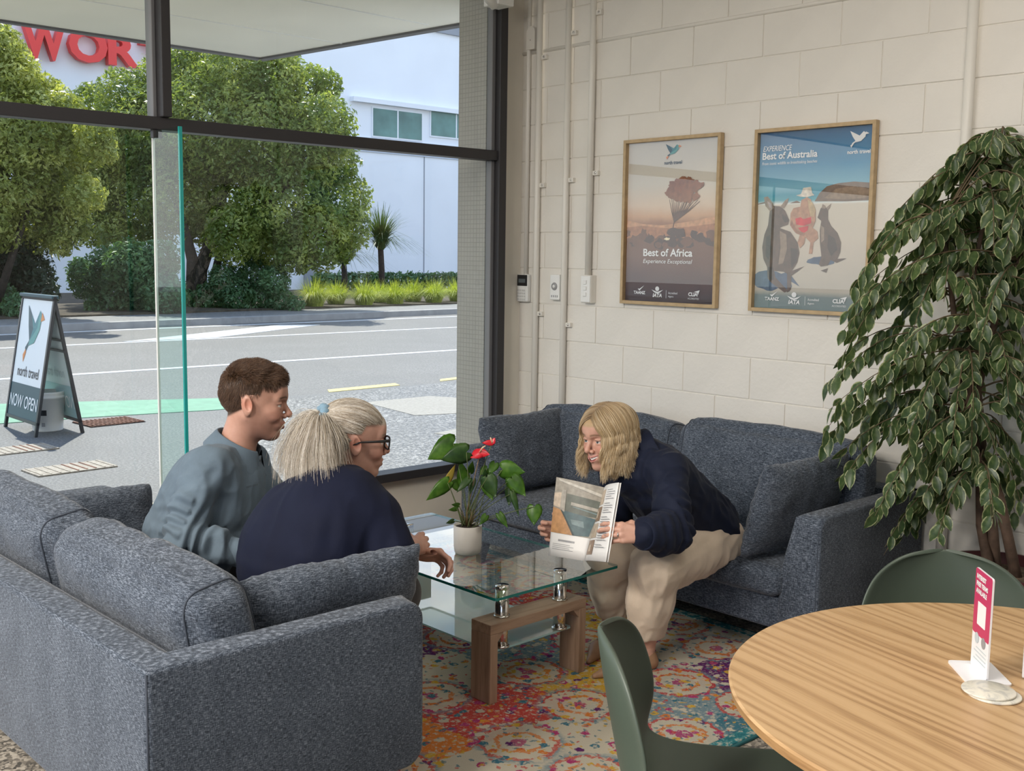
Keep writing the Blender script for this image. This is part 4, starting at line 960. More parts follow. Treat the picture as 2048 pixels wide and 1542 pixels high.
p1_ = poster(3.8165, 1.304, 'framed sunset poster with a lone tree and the words Best of Africa')
g1 = gradient_mat('africa_print', [(.0, (.030, .018, .022)), (.10, (.075, .032, .025)), (.22, (.14, .055, .032)), (.34, (.20, .085, .045)), (.41, (.34, .15, .075)), (.445, (.62, .36, .20)), (.50, (.72, .56, .42)), (.60, (.70, .64, .54)), (.80, (.66, .62, .55))], .05, 9)
box('print', (-.0048, -PW+.017, .017), (-.003, -.017, PH-.017), g1, p1_)
mt1, mt2, mt3 = flatmat('africa_tree', (.28, .105, .045)), flatmat('africa_branch', (.11, .045, .025)), flatmat('africa_hill', (.58, .30, .155))
mt4 = flatmat('africa_bush', (.075, .032, .024))
rg = np.random.default_rng(3)
polys = [([(0, .45), (0, .515), (.18, .49), (.4, .48), (.55, .49), (.75, .505), (1, .535), (1, .45)], mt3), ([(0, .47), (.2, .478), (.45, .462), (.7, .47), (1, .49), (1, .40), (0, .40)], flatmat('africa_hill_near', (.40, .17, .08)))]
for k in range(26):
    x = rg.uniform(.0, 1.0); polys.append((blob(x, .40+rg.uniform(-.05, .03), rg.uniform(.03, .07), rg.uniform(.015, .035), 12, .2, 50+k), mt4 if rg.random() < .6 else flatmat('africa_scrub', (.16, .065, .035))))
flat(p1_, 'landscape', polys, 1)
polys = []
for k in range(17):
    x1 = .47+.35*(k+.5)/17; y1 = rg.uniform(.61, .70); xm = .545+(x1-.545)*.6; polys.append((stroke([(.525, .45), (.54, .50), (xm, .57), (x1, y1)], .006, .0015), mt2))
for k in range(90):
    a = rg.uniform(0, 2*math.pi); rr = math.sqrt(rg.random()); polys.append((blob(.645+.175*rr*math.cos(a), .695+.062*rr*math.sin(a), rg.uniform(.022, .05), rg.uniform(.012, .026), 10, .25, 200+k), mt1))
polys.append((blob(.57, .435, .11, .025, 18, .12, 9), mt4))
flat(p1_, 'lone_tree', polys, 5)
flat(p1_, 'sun_glint', [(blob(.47, .395, .035, .008, 14, .2, 5), flatmat('sun_glint', (.95, .75, .5)))], 8)
ptext(p1_, 'Best of Africa', .205, .288, .545, .048, bold=.0011); ptext(p1_, 'Experience Exceptional', .205, .243, .545, .034, shear=.22)
bird(frame_mtx(PM(p1_)(.425, .885, 9), (0, -1, 0), (0, 0, 1)), .175*IW, .095*IH, BIRDM, p1_); ptext(p1_, 'north travel', .415, .855, .19, .022, m_navy_t, bold=.001)
agency_marks(p1_, m_pw)
p2_ = poster(3.022, 1.302, 'framed beach poster with kangaroos and the words Best of Australia')
g2 = gradient_mat('beach_print', [(.0, (.16, .22, .23)), (.075, (.20, .25, .25)), (.10, (.50, .46, .39)), (.30, (.62, .55, .46)), (.485, (.66, .60, .50)), (.492, (.78, .80, .76)), (.505, (.10, .38, .45)), (.53, (.06, .32, .44)), (.56, (.20, .46, .58)), (.66, (.05, .25, .44)), (.83, (.020, .10, .26))], .012, 14, nz=(1, 1, 4))
box('print', (-.0048, -PW+.017, .017), (-.003, -.017, PH-.017), g2, p2_)
mk, mk2, msd, mrk = flatmat('roo_fur', (.13, .085, .062)), flatmat('roo_fur_light', (.30, .22, .16)), flatmat('sand_shadow', (.085, .12, .19)), flatmat('headland', (.19, .125, .085))
flat(p2_, 'headland', [([(.52, .605), (.56, .65), (.62, .685), (.72, .70), (.85, .705), (1, .695), (1, .603), (.8, .6)], mrk), ([(.60, .62), (.7, .67), (.85, .68), (1, .66), (1, .62), (.8, .61)], flatmat('headland_light', (.28, .19, .12))), ([(0, .60), (.08, .612), (.08, .602), (0, .595)], mrk), ([(.30, .598), (.36, .612), (.40, .598)], mrk)], 1)
flat(p2_, 'sand_shadow', [(blob(.12, .16, .14, .06, 20, .08, 2), msd), ([(.1, .19), (.34, .19), (.42, .13), (.3, .17)], msd), (blob(.60, .275, .13, .022, 20, .1, 4), msd), ([(.35, .13), (.33, .10), (.15, .18), (.3, .21)], msd)], 2)
# large kangaroo standing half turned, a smaller one upright, the crouching swimmer between them
def qz(*pts): return [((x-1075)/805, 1-(y-120)/1350) for x, y in pts]
mk3 = flatmat('roo_fur_dark', (.075, .05, .04))
flat(p2_, 'kangaroo', [(qz((1160, 830), (1170, 700), (1200, 680), (1250, 685), (1285, 720), (1318, 790), (1310, 825), (1270, 838), (1250, 850), (1330, 880), (1385, 960), (1402, 1040), (1390, 1110), (1352, 1180), (1350, 1320), (1325, 1345), (1318, 1200), (1290, 1185), (1220, 1180), (1232, 1230), (1330, 1330), (1305, 1345), (1200, 1270), (1175, 1240), (1165, 1150), (1135, 1090), (1122, 1000), (1135, 900)), mk),
    (qz((1120, 612), (1150, 605), (1190, 660), (1200, 695), (1170, 720), (1135, 680)), mk2), (qz((1245, 690), (1280, 640), (1306, 622), (1300, 660), (1275, 700)), mk2), (qz((1145, 640), (1175, 660), (1185, 700), (1165, 690)), flatmat('roo_ear', (.42, .33, .32))),
    (qz((1250, 870), (1300, 900), (1310, 1010), (1285, 1120), (1250, 1130), (1262, 1000)), mk2), (qz((1150, 920), (1180, 900), (1195, 1010), (1175, 1100), (1150, 1060)), mk3), (qz((1335, 1000), (1390, 1010), (1385, 1100), (1350, 1160)), mk3), (qz((1172, 1150), (1215, 1150), (1225, 1250), (1190, 1260)), mk3), (qz((1262, 740), (1300, 770), (1312, 800), (1290, 810), (1265, 780)), mk3), (qz((1345, 1180), (1440, 1140), (1400, 1175), (1350, 1215)), mk)], 5)
flat(p2_, 'small_kangaroo', [(qz((1520, 775), (1540, 705), (1565, 690), (1592, 715), (1595, 790), (1620, 840), (1665, 890), (1692, 960), (1690, 1030), (1672, 1080), (1735, 1075), (1670, 1110), (1625, 1090), (1610, 1130), (1560, 1140), (1545, 1125), (1560, 1060), (1545, 960), (1540, 870), (1548, 800)), mk),
    (qz((1545, 705), (1552, 675), (1575, 690), (1572, 710)), mk2), (qz((1580, 700), (1612, 672), (1605, 705), (1590, 722)), mk2), (qz((1545, 830), (1570, 850), (1575, 940), (1555, 960)), mk2), (qz((1600, 900), (1650, 930), (1670, 1010), (1630, 1060), (1600, 1000)), mk3), (qz((1560, 1170), (1610, 1150), (1600, 1185)), mk)], 5)
sk_, rd_ = flatmat('poster_skin', (.46, .25, .16)), flatmat('poster_red', (.62, .04, .05))
flat(p2_, 'crouching_swimmer', [(qz((1395, 690), (1400, 640), (1440, 620), (1470, 640), (1475, 680), (1505, 720), (1508, 800), (1490, 850), (1525, 880), (1532, 930), (1500, 960), (1495, 1045), (1470, 1045), (1478, 960), (1440, 920), (1435, 970), (1405, 1005), (1385, 960), (1400, 900), (1360, 880), (1325, 830), (1325, 740), (1345, 700)), sk_), (qz((1362, 780), (1400, 770), (1420, 785), (1475, 770), (1478, 815), (1430, 835), (1370, 825)), rd_), (qz((1385, 850), (1460, 835), (1455, 870), (1420, 895)), rd_),
    (qz((1445, 640), (1480, 660), (1505, 715), (1495, 770), (1470, 760), (1455, 700)), flatmat('poster_hair', (.55, .40, .22))), (qz((1360, 605), (1395, 595), (1410, 550), (1465, 545), (1475, 590), (1492, 608), (1440, 620), (1390, 615)), flatmat('poster_hat', (.72, .66, .56))), (qz((1335, 790), (1380, 870), (1440, 890), (1430, 915), (1370, 890), (1330, 830)), flatmat('poster_skin_dark', (.34, .17, .11)))], 6)
ptext(p2_, 'EXPERIENCE', .035, .895, .265, .030, shear=.22); ptext(p2_, 'Best of Australia', .03, .850, .50, .040, bold=.0011); ptext(p2_, 'From iconic wildlife to breathtaking beaches', .03, .818, .50, .022, shear=.2)
bird(frame_mtx(PM(p2_)(.80, .885, 9), (0, -1, 0), (0, 0, 1)), .16*IW, .09*IH, [m_pw]*8, p2_); ptext(p2_, 'north travel', .785, .853, .19, .021, bold=.001)
agency_marks(p2_, m_pw)

# ================================================================ weeping fig in a maroon pot
nb = NB('fig_leaf'); uv = nb.n('ShaderNodeUVMap'); sp = nb.n('ShaderNodeSeparateXYZ'); nb.l(uv.outputs[0], sp.inputs[0])
edge = nb.math('ABSOLUTE', nb.math('SUBTRACT', sp.outputs[0], .5)); wob = nb.noise(nb.coord(), 60, 2)
fac = nb.ramp(nb.math('ADD', edge, nb.math('MULTIPLY', nb.math('SUBTRACT', wob, .5), .34)), [(.39, (0, 0, 0)), (.44, (1, 1, 1))])
big = nb.noise(nb.coord(), 7, 2)
gcol = nb.ramp(nb.math('ADD', nb.math('MULTIPLY', wob, .4), nb.math('MULTIPLY', big, .6)), [(.35, (.035, .070, .028)), (.5, (.070, .120, .042)), (.66, (.15, .21, .075))])
c_ = nb.mix(nb.math('MULTIPLY', fac, .75), gcol, (.52, .54, .30))
d = nb.n('ShaderNodeBsdfPrincipled'); nb.l(c_, d.inputs['Base Color']); d.inputs['Roughness'].default_value = .33
tr_ = nb.n('ShaderNodeBsdfTranslucent'); nb.l(nb.mix(1.0, c_, (1, 1, .5), 'MULTIPLY'), tr_.inputs[0]); ms = nb.n('ShaderNodeMixShader'); ms.inputs[0].default_value = .3; nb.l(d.outputs[0], ms.inputs[1]); nb.l(tr_.outputs[0], ms.inputs[2]); nb.l(ms.outputs[0], nb.out.inputs[0])
m_fig = nb.m; m_stem = simple('fig_bark', (.10, .062, .042), .8, var=.3, vscale=30, bump=.5, bscale=80); m_twig = simple('fig_twig', (.12, .085, .045), .7)
fig_base = Vector((4.10, 1.67, 0))
fig = empty('weeping_fig', tuple(fig_base), 0, 'tall weeping fig with variegated leaves in a maroon pot', 'potted tree')
m_maroon = simple('maroon_pot', (.05, .009, .012), .35)
lathe('pot', [(0, 0), (.155, 0), (.165, .02), (.205, .37), (.222, .375), (.222, .42), (.205, .42), (.198, .36), (0, .36)], m_maroon, fig, 40)
soil = lathe('soil', [(0, .385), (.12, .388), (.199, .378)], simple('potting_bark', (.10, .07, .045), .95, var=.5, vscale=40, bump=1.0, bscale=60, bdist=.02), fig, 30)
ROWS = [(0, 0), (.12, .32), (.3, .47), (.5, .5), (.7, .40), (.86, .19), (1.0, .0)]
def leaf_template(L, W, fold=.25, curl=.25):
    V, UV = [], []
    for t, w in ROWS:
        for s in (-1, -.5, 0, .5, 1):
            y = s*w*W; V.append((t*L, y, abs(s)*w*W*fold - curl*L*t*t*.5)); UV.append((.5+s*.5*(w/.5)**.0 if w > 0 else .5, t))
    F = []
    for i in range(len(ROWS)-1):
        for j in range(4): a = i*5+j; F.append((a, a+1, a+6, a+5))
    return np.array(V), F, UV
LV, LF, LUV = leaf_template(.068, .034)
def set_uv(me, uvs):
    ul = me.uv_layers.new(name='UVMap'); idx = np.empty(len(me.loops), np.int32); me.loops.foreach_get('vertex_index', idx); ul.data.foreach_set('uv', np.array(uvs, np.float32)[idx].ravel())
me_leaf = bpy.data.meshes.new('leaf'); me_leaf.from_pydata([tuple(v) for v in LV], [], LF); set_uv(me_leaf, LUV); me_leaf.materials.append(m_fig)
me_leaf.polygons.foreach_set('use_smooth', [True]*len(me_leaf.polygons))
# trunks: three stems woven together, then main limbs
D0 = depth(fig_base)
def fp(x, y, dd=0.0): return up(x, y, D0+dd)-fig_base
stems = [[(.03, .03, .37), tuple(fp(1985, 1050)), tuple(fp(1955, 930, .03)), tuple(fp(1940, 820, -.02)), tuple(fp(1935, 700)), tuple(fp(1945, 560)), tuple(fp(1975, 400)), tuple(fp(2000, 290))],
         [(-.04, .02, .37), tuple(fp(1962, 1050, .05)), tuple(fp(1960, 930, -.04)), tuple(fp(1925, 820, .04)), tuple(fp(1915, 690, .03)), tuple(fp(1900, 560)), tuple(fp(1885, 450))],
         [(.02, -.05, .37), tuple(fp(2000, 1000, -.05)), tuple(fp(1965, 900, .05)), tuple(fp(1955, 780, .04)), tuple(fp(1990, 640, .0)), tuple(fp(2040, 520)), tuple(fp(2080, 400))]]
for k, s in enumerate(stems): tube('stem', s, [.022, .020, .018, .016, .013, .010, .007, .004][:len(s)], m_stem, fig, 8)
outline = [(2060, 250), (1985, 275), (1890, 320), (1800, 410), (1745, 470), (1705, 560), (1690, 640), (1655, 740), (1650, 850), (1690, 930), (1740, 1000), (1770, 1075), (1880, 1050), (1990, 1020), (2090, 1000), (2200, 800), (2200, 400)]
def inside(p, pg):
    r_ = False; j = len(pg)-1
    for i in range(len(pg)):
        if (pg[i][1] > p[1]) != (pg[j][1] > p[1]) and p[0] < (pg[j][0]-pg[i][0])*(p[1]-pg[i][1])/(pg[j][1]-pg[i][1])+pg[i][0]: r_ = not r_
        j = i
    return r_
rg = np.random.default_rng(21); leaves = []; twigs = bmesh.new()
tips = [(x, y) for x, y in outline if x < 2120]*2 + [(1650, 790), (1670, 700), (1700, 600), (1715, 520), (1645, 860), (1735, 1010), (1770, 1060), (1790, 430), (1850, 340), (1935, 285)]
while len(tips) < 150:
    p = (rg.uniform(1640, 2190), rg.uniform(255, 1075))
    if inside(p, outline): tips.append(p)
for (x, y) in tips:
    dd = rg.uniform(-.30, .22); tip = fp(x+rg.normal()*6, y+rg.normal()*6, dd)
    tz = tip.z
    st = stems[int(rg.integers(0, 3))]; hz = min(max(tz+rg.uniform(.06, .30), .75), fp(1990, 300).z); best = min((Vector(q) for q in st), key=lambda q: abs(q.z-hz)); root = Vector((best.x, best.y, min(best.z, hz)))
    if tip.x+fig_base.x > XW-.05: tip.x = XW-.05-fig_base.x
    mid = root.lerp(tip, .5)+Vector((0, 0, .10+.12*rg.random()))
    N_ = 12; pts = []
    for i in range(N_+1):
        t_ = i/N_; p = root*(1-t_)**2+mid*2*t_*(1-t_)+tip*t_*t_; p.z -= .05*t_**3; p.x = min(p.x, XW-.03-fig_base.x); pts.append(p)
    bm_tube(twigs, pts, [.004*(1-i/N_*.75) for i in range(N_+1)], 4, False)
    Lt = sum((pts[i+1]-pts[i]).length for i in range(N_)); nl = int(Lt*.95/.026)
    for k in range(nl):
        t_ = .18+.82*(k+rg.random()*.5)/nl; i = min(int(t_*N_), N_-1); p = pts[i].lerp(pts[i+1], t_*N_-i); d_ = (pts[i+1]-pts[i]).normalized()
        side = Vector((-d_.y, d_.x, 0)); side = side.normalized() if side.length > 1e-3 else Vector((1, 0, 0))
        dr = (d_*.55+side*(.7 if k % 2 else -.7)*rg.uniform(.4, 1.2)+Vector((rg.normal()*.15, rg.normal()*.15, -rg.uniform(.5, 1.25)))).normalized()
        nr = Vector((-.45+rg.normal()*.5, -.5+rg.normal()*.5, .6+rg.normal()*.4)); yv = nr.cross(dr).normalized(); nz = dr.cross(yv)
        sc = rg.uniform(.75, 1.25); m = Matrix(((dr.x*sc, yv.x*sc, nz.x*sc, p.x+dr.x*.006), (dr.y*sc, yv.y*sc, nz.y*sc, p.y+dr.y*.006), (dr.z*sc, yv.z*sc, nz.z*sc, p.z+dr.z*.006), (0, 0, 0, 1)))
        tipw = m @ Vector((.07, 0, 0))
        if max(tipw.x, p.x)+fig_base.x > XW-.015 or tipw.z < .43: continue
        leaves.append((p.x*.681+p.y*.722, m))
obj('twigs', twigs, m_twig, fig, True)
leaves.sort(key=lambda q: q[0])
for _, m in leaves[:300]:
    o = bpy.data.objects.new('leaf', me_leaf); COL.objects.link(o); o.parent = fig; o.matrix_local = m
rest = leaves[300:]; A_ = np.array([np.array(m) for _, m in rest]); VV = np.einsum('nij,kj->nki', A_[:, :3, :3], LV)+A_[:, None, :3, 3]
nv = len(LV); FF = [tuple(k*nv+i for i in f) for k in range(len(rest)) for f in LF]
me = bpy.data.meshes.new('foliage'); me.from_pydata(VV.reshape(-1, 3).tolist(), [], FF); set_uv(me, LUV*len(rest)); o = link('foliage', me, m_fig, fig, True); o['kind'] = 'stuff'

# ================================================================ anthurium on the coffee table
ab = pz(935, 1107, GZT); an = empty('potted_anthurium', (ab.x, ab.y, GZT+.0005), 0, 'red-flowered anthurium in a small white pot on the glass table', 'potted plant')
m_potw = simple('pot_white', (.72, .69, .64), .5, var=.03, bump=.5, bscale=140, bdist=.001)
lathe('pot', [(0, 0), (.040, 0), (.050, .008), (.0535, .03), (.0545, .112), (.0525, .113), (.050, .105), (0, .105)], m_potw, an, 40)
lathe('soil', [(0, .108), (.03, .110), (.0505, .104)], simple('dark_soil', (.03, .02, .014), .95, bump=1, bscale=90, bdist=.01), an, 24)
DA = depth(ab)
def az(zx, zy, dd=0.0): return up(820+zx*.1816, 850+zy*.1816, DA+dd)-Vector((ab.x, ab.y, GZT))
m_al = leafmat('anthurium_leaf', ((.035, .10, .012), (.075, .19, .022), (.13, .27, .04)), .35, .3, 14); m_ald = leafmat('anthurium_leaf_dark', ((.02, .05, .015), (.035, .085, .02), (.06, .12, .03)), .2, .3, 14)
m_aly = leafmat('anthurium_leaf_yellow', ((.35, .28, .04), (.48, .36, .06), (.55, .42, .10)), .4, .4, 14); m_spathe = simple('spathe_red', (.72, .018, .035), .25, Subsurface_Weight=.1); m_spadix = simple('spadix_cream', (.80, .58, .38), .5); m_pet = simple('petiole', (.11, .14, .05), .6); m_petb = simple('petiole_brown', (.25, .16, .08), .7)
HEART = [(-.16, .30), (-.20, .55), (-.08, .84), (.12, .98), (.34, .92), (.58, .66), (.80, .33), (1.0, .0)]
def heart(name, j, tip, wz, mat, parent, bend=.15, tilt=0.0, cup=.22):
    """leaf from junction j to tip, half-width wz; the blade faces the room"""
    j, tip = Vector(j), Vector(tip); ax = tip-j; L = ax.length; ax.normalize(); view = Vector((-.68, -.70, .25)); view = Quaternion(ax, tilt) @ view; sd = ax.cross(view).normalized(); nr = sd.cross(ax).normalized()
    if nr.dot(view) < 0: nr = -nr
    V, F = [], []; cols = (-1, -.66, -.33, 0, .33, .66, 1)
    for t_, w in [(-.02, .02)]+HEART if False else HEART:
        for s in cols:
            tt = t_ if s != 0 or t_ > 0 else 0.0
            if t_ < 0: tt = t_*min(abs(s)*1.3, 1)
            V.append(j+ax*(tt*L)+sd*(s*w*wz)+nr*(-cup*wz*(abs(s)*w)**2+.10*wz*(1-abs(s))*0-bend*L*max(tt, 0)**2))
    n = len(cols)
    for i in range(len(HEART)-1):
        for k in range(n-1): a = i*n+k; F.append((a, a+1, a+n+1, a+n))
    o = pyobj(name, V, F, mat, parent, True)
    s_ = o.modifiers.new('solid', 'SOLIDIFY'); s_.thickness = .0008; return o
P_ = .1816*DA/FPX
soil0 = Vector((0, 0, .108))
def stem(j, mat, r_=.0016, nm='stem', bow=.25):
    j = Vector(j); b = soil0+Vector((rg.normal()*.012, rg.normal()*.012, 0)); mid = b.lerp(j, .5)+Vector((0, 0, bow*(j-b).length*.35))
    tube(nm, [b*(1-t)**2+mid*2*t*(1-t)+j*t*t for t in np.linspace(0, 1, 9)], [r_*1.25-r_*.4*t for t in np.linspace(0, 1, 9)], mat, an, 6)
LEAVES = [((478, 205), (195, 380), 140, 0, .02), ((622, 300), (345, 392), 118, 1, -.03), ((600, 640), (560, 405), 78, 0, .04), ((412, 625), (500, 445), 42, 2, .02), ((415, 640), (183, 840), 82, 0, -.03), ((555, 660), (425, 640), 75, 0, .05), ((1022, 490), (1262, 525), 112, 0, .0), ((1125, 592), (1272, 782), 98, 0, -.03), ((848, 585), (935, 800), 100, 1, -.06),
          ((850, 640), (905, 828), 80, 0, -.03), ((1110, 660), (1080, 888), 70, 1, -.02), ((1130, 750), (1200, 1008), 38, 1, -.04), ((1368, 905), (1362, 1102), 92, 0, -.05), ((985, 985), (1077, 1128), 46, 0, -.05), ((838, 1000), (772, 1098), 42, 0, -.06), ((540, 885), (462, 880), 28, 0, -.02), ((515, 925), (428, 940), 28, 0, -.03), ((478, 1058), (402, 1085), 28, 1, -.05),
          ((830, 560), (825, 490), 30, 1, -.02), ((850, 480), (770, 545), 60, 0, .05), ((935, 425), (870, 540), 60, 0, .04), ((665, 520), (690, 405), 42, 0, .05), ((640, 600), (510, 738), 45, 1, -.03), ((690, 610), (660, 760), 40, 1, .0)]
for (j, t_, w, kind, dd) in LEAVES:
    jj = az(*j, dd); heart('leaf', jj, az(*t_, dd-.02), w*P_, (m_al, m_ald, m_aly)[kind], an, tilt=rg.uniform(-.35, .35)); stem(jj, m_pet)
for (j, a, b, dd) in (((770, 300), (668, 350), (880, 325), -.01), ((905, 195), (796, 185), (935, 140), .03)):
    jj = az(*j, dd); fl = heart('flower', jj, az(a[0], a[1]+10, dd-.02), 62*P_ if j[0] < 800 else 36*P_, m_spathe, an, .1, .2)
    heart('spathe_lobe', jj, az(b[0], b[1], dd), 55*P_ if j[0] < 800 else 32*P_, m_spathe, fl, .1, -.2)
    tube('spadix', [jj, az(j[0]+30, j[1]-50, dd-.02), az(j[0]+62, j[1]-70, dd-.02)] if j[0] < 800 else [jj, az(890, 150, dd), az(885, 138, dd)], [.003, .0032, .002], m_spadix, fl, 8)
    stem(az(j[0]-12, j[1]+70, dd) if j[0] < 800 else jj, m_petb if j[0] < 800 else m_pet, .0019, 'flower_stem', .05)
    if j[0] < 800: tube('flower_neck', [az(758, 370, dd), jj], .0018, m_petb, an, 6)
for k in range(16):
    a = rg.uniform(0, 6.28); tube('dry_stalk', [soil0+Vector((.01*math.cos(a), .01*math.sin(a), 0)), soil0+Vector((.03*math.cos(a), .03*math.sin(a), rg.uniform(.03, .07)))], [.0022, .001], m_petb, an, 5)

# ================================================================ people: distance fields meshed into continuous surfaces
class Field:
    def __init__(s, lo, hi, h):
        s.lo = np.array(lo, float); s.h = h; s.n = np.ceil((np.array(hi)-s.lo)/h).astype(int)+1
        s.ax = [(s.lo[i]+h*np.arange(s.n[i])).astype(np.float32) for i in range(3)]
        s.d = np.full(s.n, 1.0, np.float32)
    def _sl(s, lo, hi, m):
        a = np.clip(np.floor((np.array(lo)-m-s.lo)/s.h).astype(int), 0, s.n); b = np.clip(np.ceil((np.array(hi)+m-s.lo)/s.h).astype(int)+1, 0, s.n)
        return tuple(slice(a[i], b[i]) for i in range(3))
    def _xyz(s, sl): return s.ax[0][sl[0]][:, None, None], s.ax[1][sl[1]][None, :, None], s.ax[2][sl[2]][None, None, :]
    def comb(s, lo, hi, fn, k, sub=False):
        sl = s._sl(lo, hi, max(k, s.h)*1.5+2*s.h)
        if any(q.start >= q.stop for q in sl): return
        v = fn(*s._xyz(sl)).astype(np.float32); a = s.d[sl]; k = max(k, 1e-5)
        if sub: v = -v; a = -a; v, a = v, a
        if sub:      # smooth max(d, -prim) = -smin(-d, prim)
            v = -v; h_ = np.clip(.5+.5*(v-a)/k, 0, 1); r_ = v*(1-h_)+a*h_-k*h_*(1-h_); s.d[sl] = -r_
        else:
            h_ = np.clip(.5+.5*(v-a)/k, 0, 1); s.d[sl] = v*(1-h_)+a*h_-k*h_*(1-h_)
    def cone(s, a, b, r1, r2=None, k=.01, sub=False):
        a = np.array(a, float); b = np.array(b, float); r2 = r1 if r2 is None else r2; ba = b-a; l2 = max(ba.dot(ba), 1e-12); R_ = max(r1, r2)
        def fn(X, Y, Z):
            x, y, z = X-a[0], Y-a[1], Z-a[2]; t = np.clip((x*ba[0]+y*ba[1]+z*ba[2])/l2, 0, 1)
            return np.sqrt((x-ba[0]*t)**2+(y-ba[1]*t)**2+(z-ba[2]*t)**2)-(r1+(r2-r1)*t)
        s.comb(np.minimum(a, b)-R_, np.maximum(a, b)+R_, fn, k, sub)
    def ell(s, c_, r_, k=.01, rot=None, sub=False):
        c_ = np.array(c_, float); r_ = np.array(r_ if hasattr(r_, '__len__') else (r_,)*3, float); Rm = np.array(rot) if rot is not None else np.eye(3); R_ = r_.max()
        def fn(X, Y, Z):
            x, y, z = X-c_[0], Y-c_[1], Z-c_[2]; q = [Rm[0, i]*x+Rm[1, i]*y+Rm[2, i]*z for i in range(3)]
            k0 = np.sqrt(sum((q[i]/r_[i])**2 for i in range(3))); k1 = np.sqrt(sum((q[i]/r_[i]**2)**2 for i in range(3)))
            return k0*(k0-1)/np.maximum(k1, 1e-6)
        s.comb(c_-R_, c_+R_, fn, k, sub)
    def chain(s, pts, rads, k=.02):
        for i in range(len(pts)-1): s.cone(pts[i], pts[i+1], rads[i], rads[i+1], k)
    def cut(s, p, n):
        """keep the side behind the plane through p with normal n"""
        n = np.array(n, float); n /= np.linalg.norm(n); X, Y, Z = s._xyz((slice(None),)*3)
        s.d = np.maximum(s.d, ((X-p[0])*n[0]+(Y-p[1])*n[1]+(Z-p[2])*n[2]).astype(np.float32))
    def mesh(s):
        d = s.d; ins = d < 0; nx, ny, nz = s.n
        cnt = sum(ins[i:nx-1+i, j:ny-1+j, l:nz-1+l].astype(np.int8) for i in (0, 1) for j in (0, 1) for l in (0, 1))
        act = np.argwhere((cnt > 0) & (cnt < 8)); idx = -np.ones((nx-1, ny-1, nz-1), np.int64); idx[tuple(act.T)] = np.arange(len(act))
        S = np.zeros((len(act), 3)); C_ = np.zeros(len(act))
        cs = [(i, j, l) for i in (0, 1) for j in (0, 1) for l in (0, 1)]
        for a in cs:
            for ax in range(3):
                if a[ax]: continue
                b = list(a); b[ax] = 1; pa = act+np.array(a); pb = act+np.array(b); da = d[tuple(pa.T)]; db = d[tuple(pb.T)]; m = (da < 0) != (db < 0); t = np.where(m, da/np.where(m, da-db, 1), 0)
                p = np.array(a)+0.0+np.zeros((len(act), 3)); p[:, ax] += t; S += p*m[:, None]; C_ += m
        V = (act+S/C_[:, None])*s.h+s.lo; Fs = []
        for ax in range(3):
            o1, o2 = (ax+1) % 3, (ax+2) % 3
            sl0 = [slice(None)]*3; sl1 = [slice(None)]*3; sl0[ax] = slice(0, -1); sl1[ax] = slice(1, None)
            e = np.argwhere(ins[tuple(sl0)] != ins[tuple(sl1)]); e = e[(e[:, o1] > 0) & (e[:, o2] > 0) & (e[:, o1] < s.n[o1]-1) & (e[:, o2] < s.n[o2]-1)]
            if not len(e): continue
            flip = ins[tuple(sl0)][tuple(e.T)]
            def cell(u, v): q = e.copy(); q[:, o1] -= u; q[:, o2] -= v; return idx[tuple(q.T)]
            q = np.stack([cell(1, 1), cell(0, 1), cell(0, 0), cell(1, 0)], 1); q[~flip] = q[~flip][:, ::-1]; Fs.append(q)
        return V, np.concatenate(Fs)
def relax(V, F, it=2, lam=.5):
    for _ in range(it):
        S = np.zeros_like(V); C_ = np.zeros(len(V))
        for a, b in ((0, 1), (1, 2), (2, 3), (3, 0)):
            np.add.at(S, F[:, a], V[F[:, b]]); np.add.at(C_, F[:, a], 1); np.add.at(S, F[:, b], V[F[:, a]]); np.add.at(C_, F[:, b], 1)
        V = V+lam*(S/np.maximum(C_, 1)[:, None]-V)
    return V
def np_mesh(name, V, F, col=None):
    me = bpy.data.meshes.new(name); me.vertices.add(len(V)); me.vertices.foreach_set('co', np.ascontiguousarray(V, dtype=np.float32).ravel())
    n = len(F); me.loops.add(4*n); me.loops.foreach_set('vertex_index', np.ascontiguousarray(F, dtype=np.int32).ravel()); me.polygons.add(n); me.polygons.foreach_set('loop_start', np.arange(0, 4*n, 4, dtype=np.int32))
    me.update(calc_edges=True); me.polygons.foreach_set('use_smooth', [True]*n)
    if col is not None:
        at = me.color_attributes.new('tone', 'FLOAT_COLOR', 'POINT'); at.data.foreach_set('color', np.c_[col, np.ones(len(col))].astype(np.float32).ravel())
    return me
def normals(V, F):
    n = np.cross(V[F[:, 2]]-V[F[:, 0]], V[F[:, 3]]-V[F[:, 1]]); N = np.zeros_like(V)
    for i in range(4): np.add.at(N, F[:, i], n)
    return N/np.maximum(np.linalg.norm(N, axis=1), 1e-9)[:, None]
def ridge(P, f, seed): return 1-np.abs(vnoise(P, f, seed))*2.2
def aniso(P, d, f_long, f_cross):
    """stretch space so that noise makes folds running along d"""
    d = np.array(d, float); d /= np.linalg.norm(d); al = P@d; return (P-al[:, None]*d)*f_cross+(al[:, None]*d)*f_long
def arr(v): return np.array(v, float)
def sstep(a, b, x): t = np.clip((x-a)/(b-a), 0, 1); return t*t*(3-2*t)
nb = NB('skin'); at = nb.n('ShaderNodeVertexColor'); at.layer_name = 'tone'
v = nb.coord(); cc = nb.mix(.35, at.outputs[0], nb.mix(1.0, at.outputs[0], nb.ramp(nb.noise(v, 60, 3), [(.35, (.86, .80, .78)), (.65, (1.0, 1.0, 1.0))]), 'MULTIPLY'))
nb.bsdf(cc, .45, spec=.4, Subsurface_Weight=.12, Subsurface_Radius=(.012, .005, .003), Subsurface_Scale=.5); nb.bump(nb.noise(v, 500, 2), .12, .0006); m_skin = nb.m
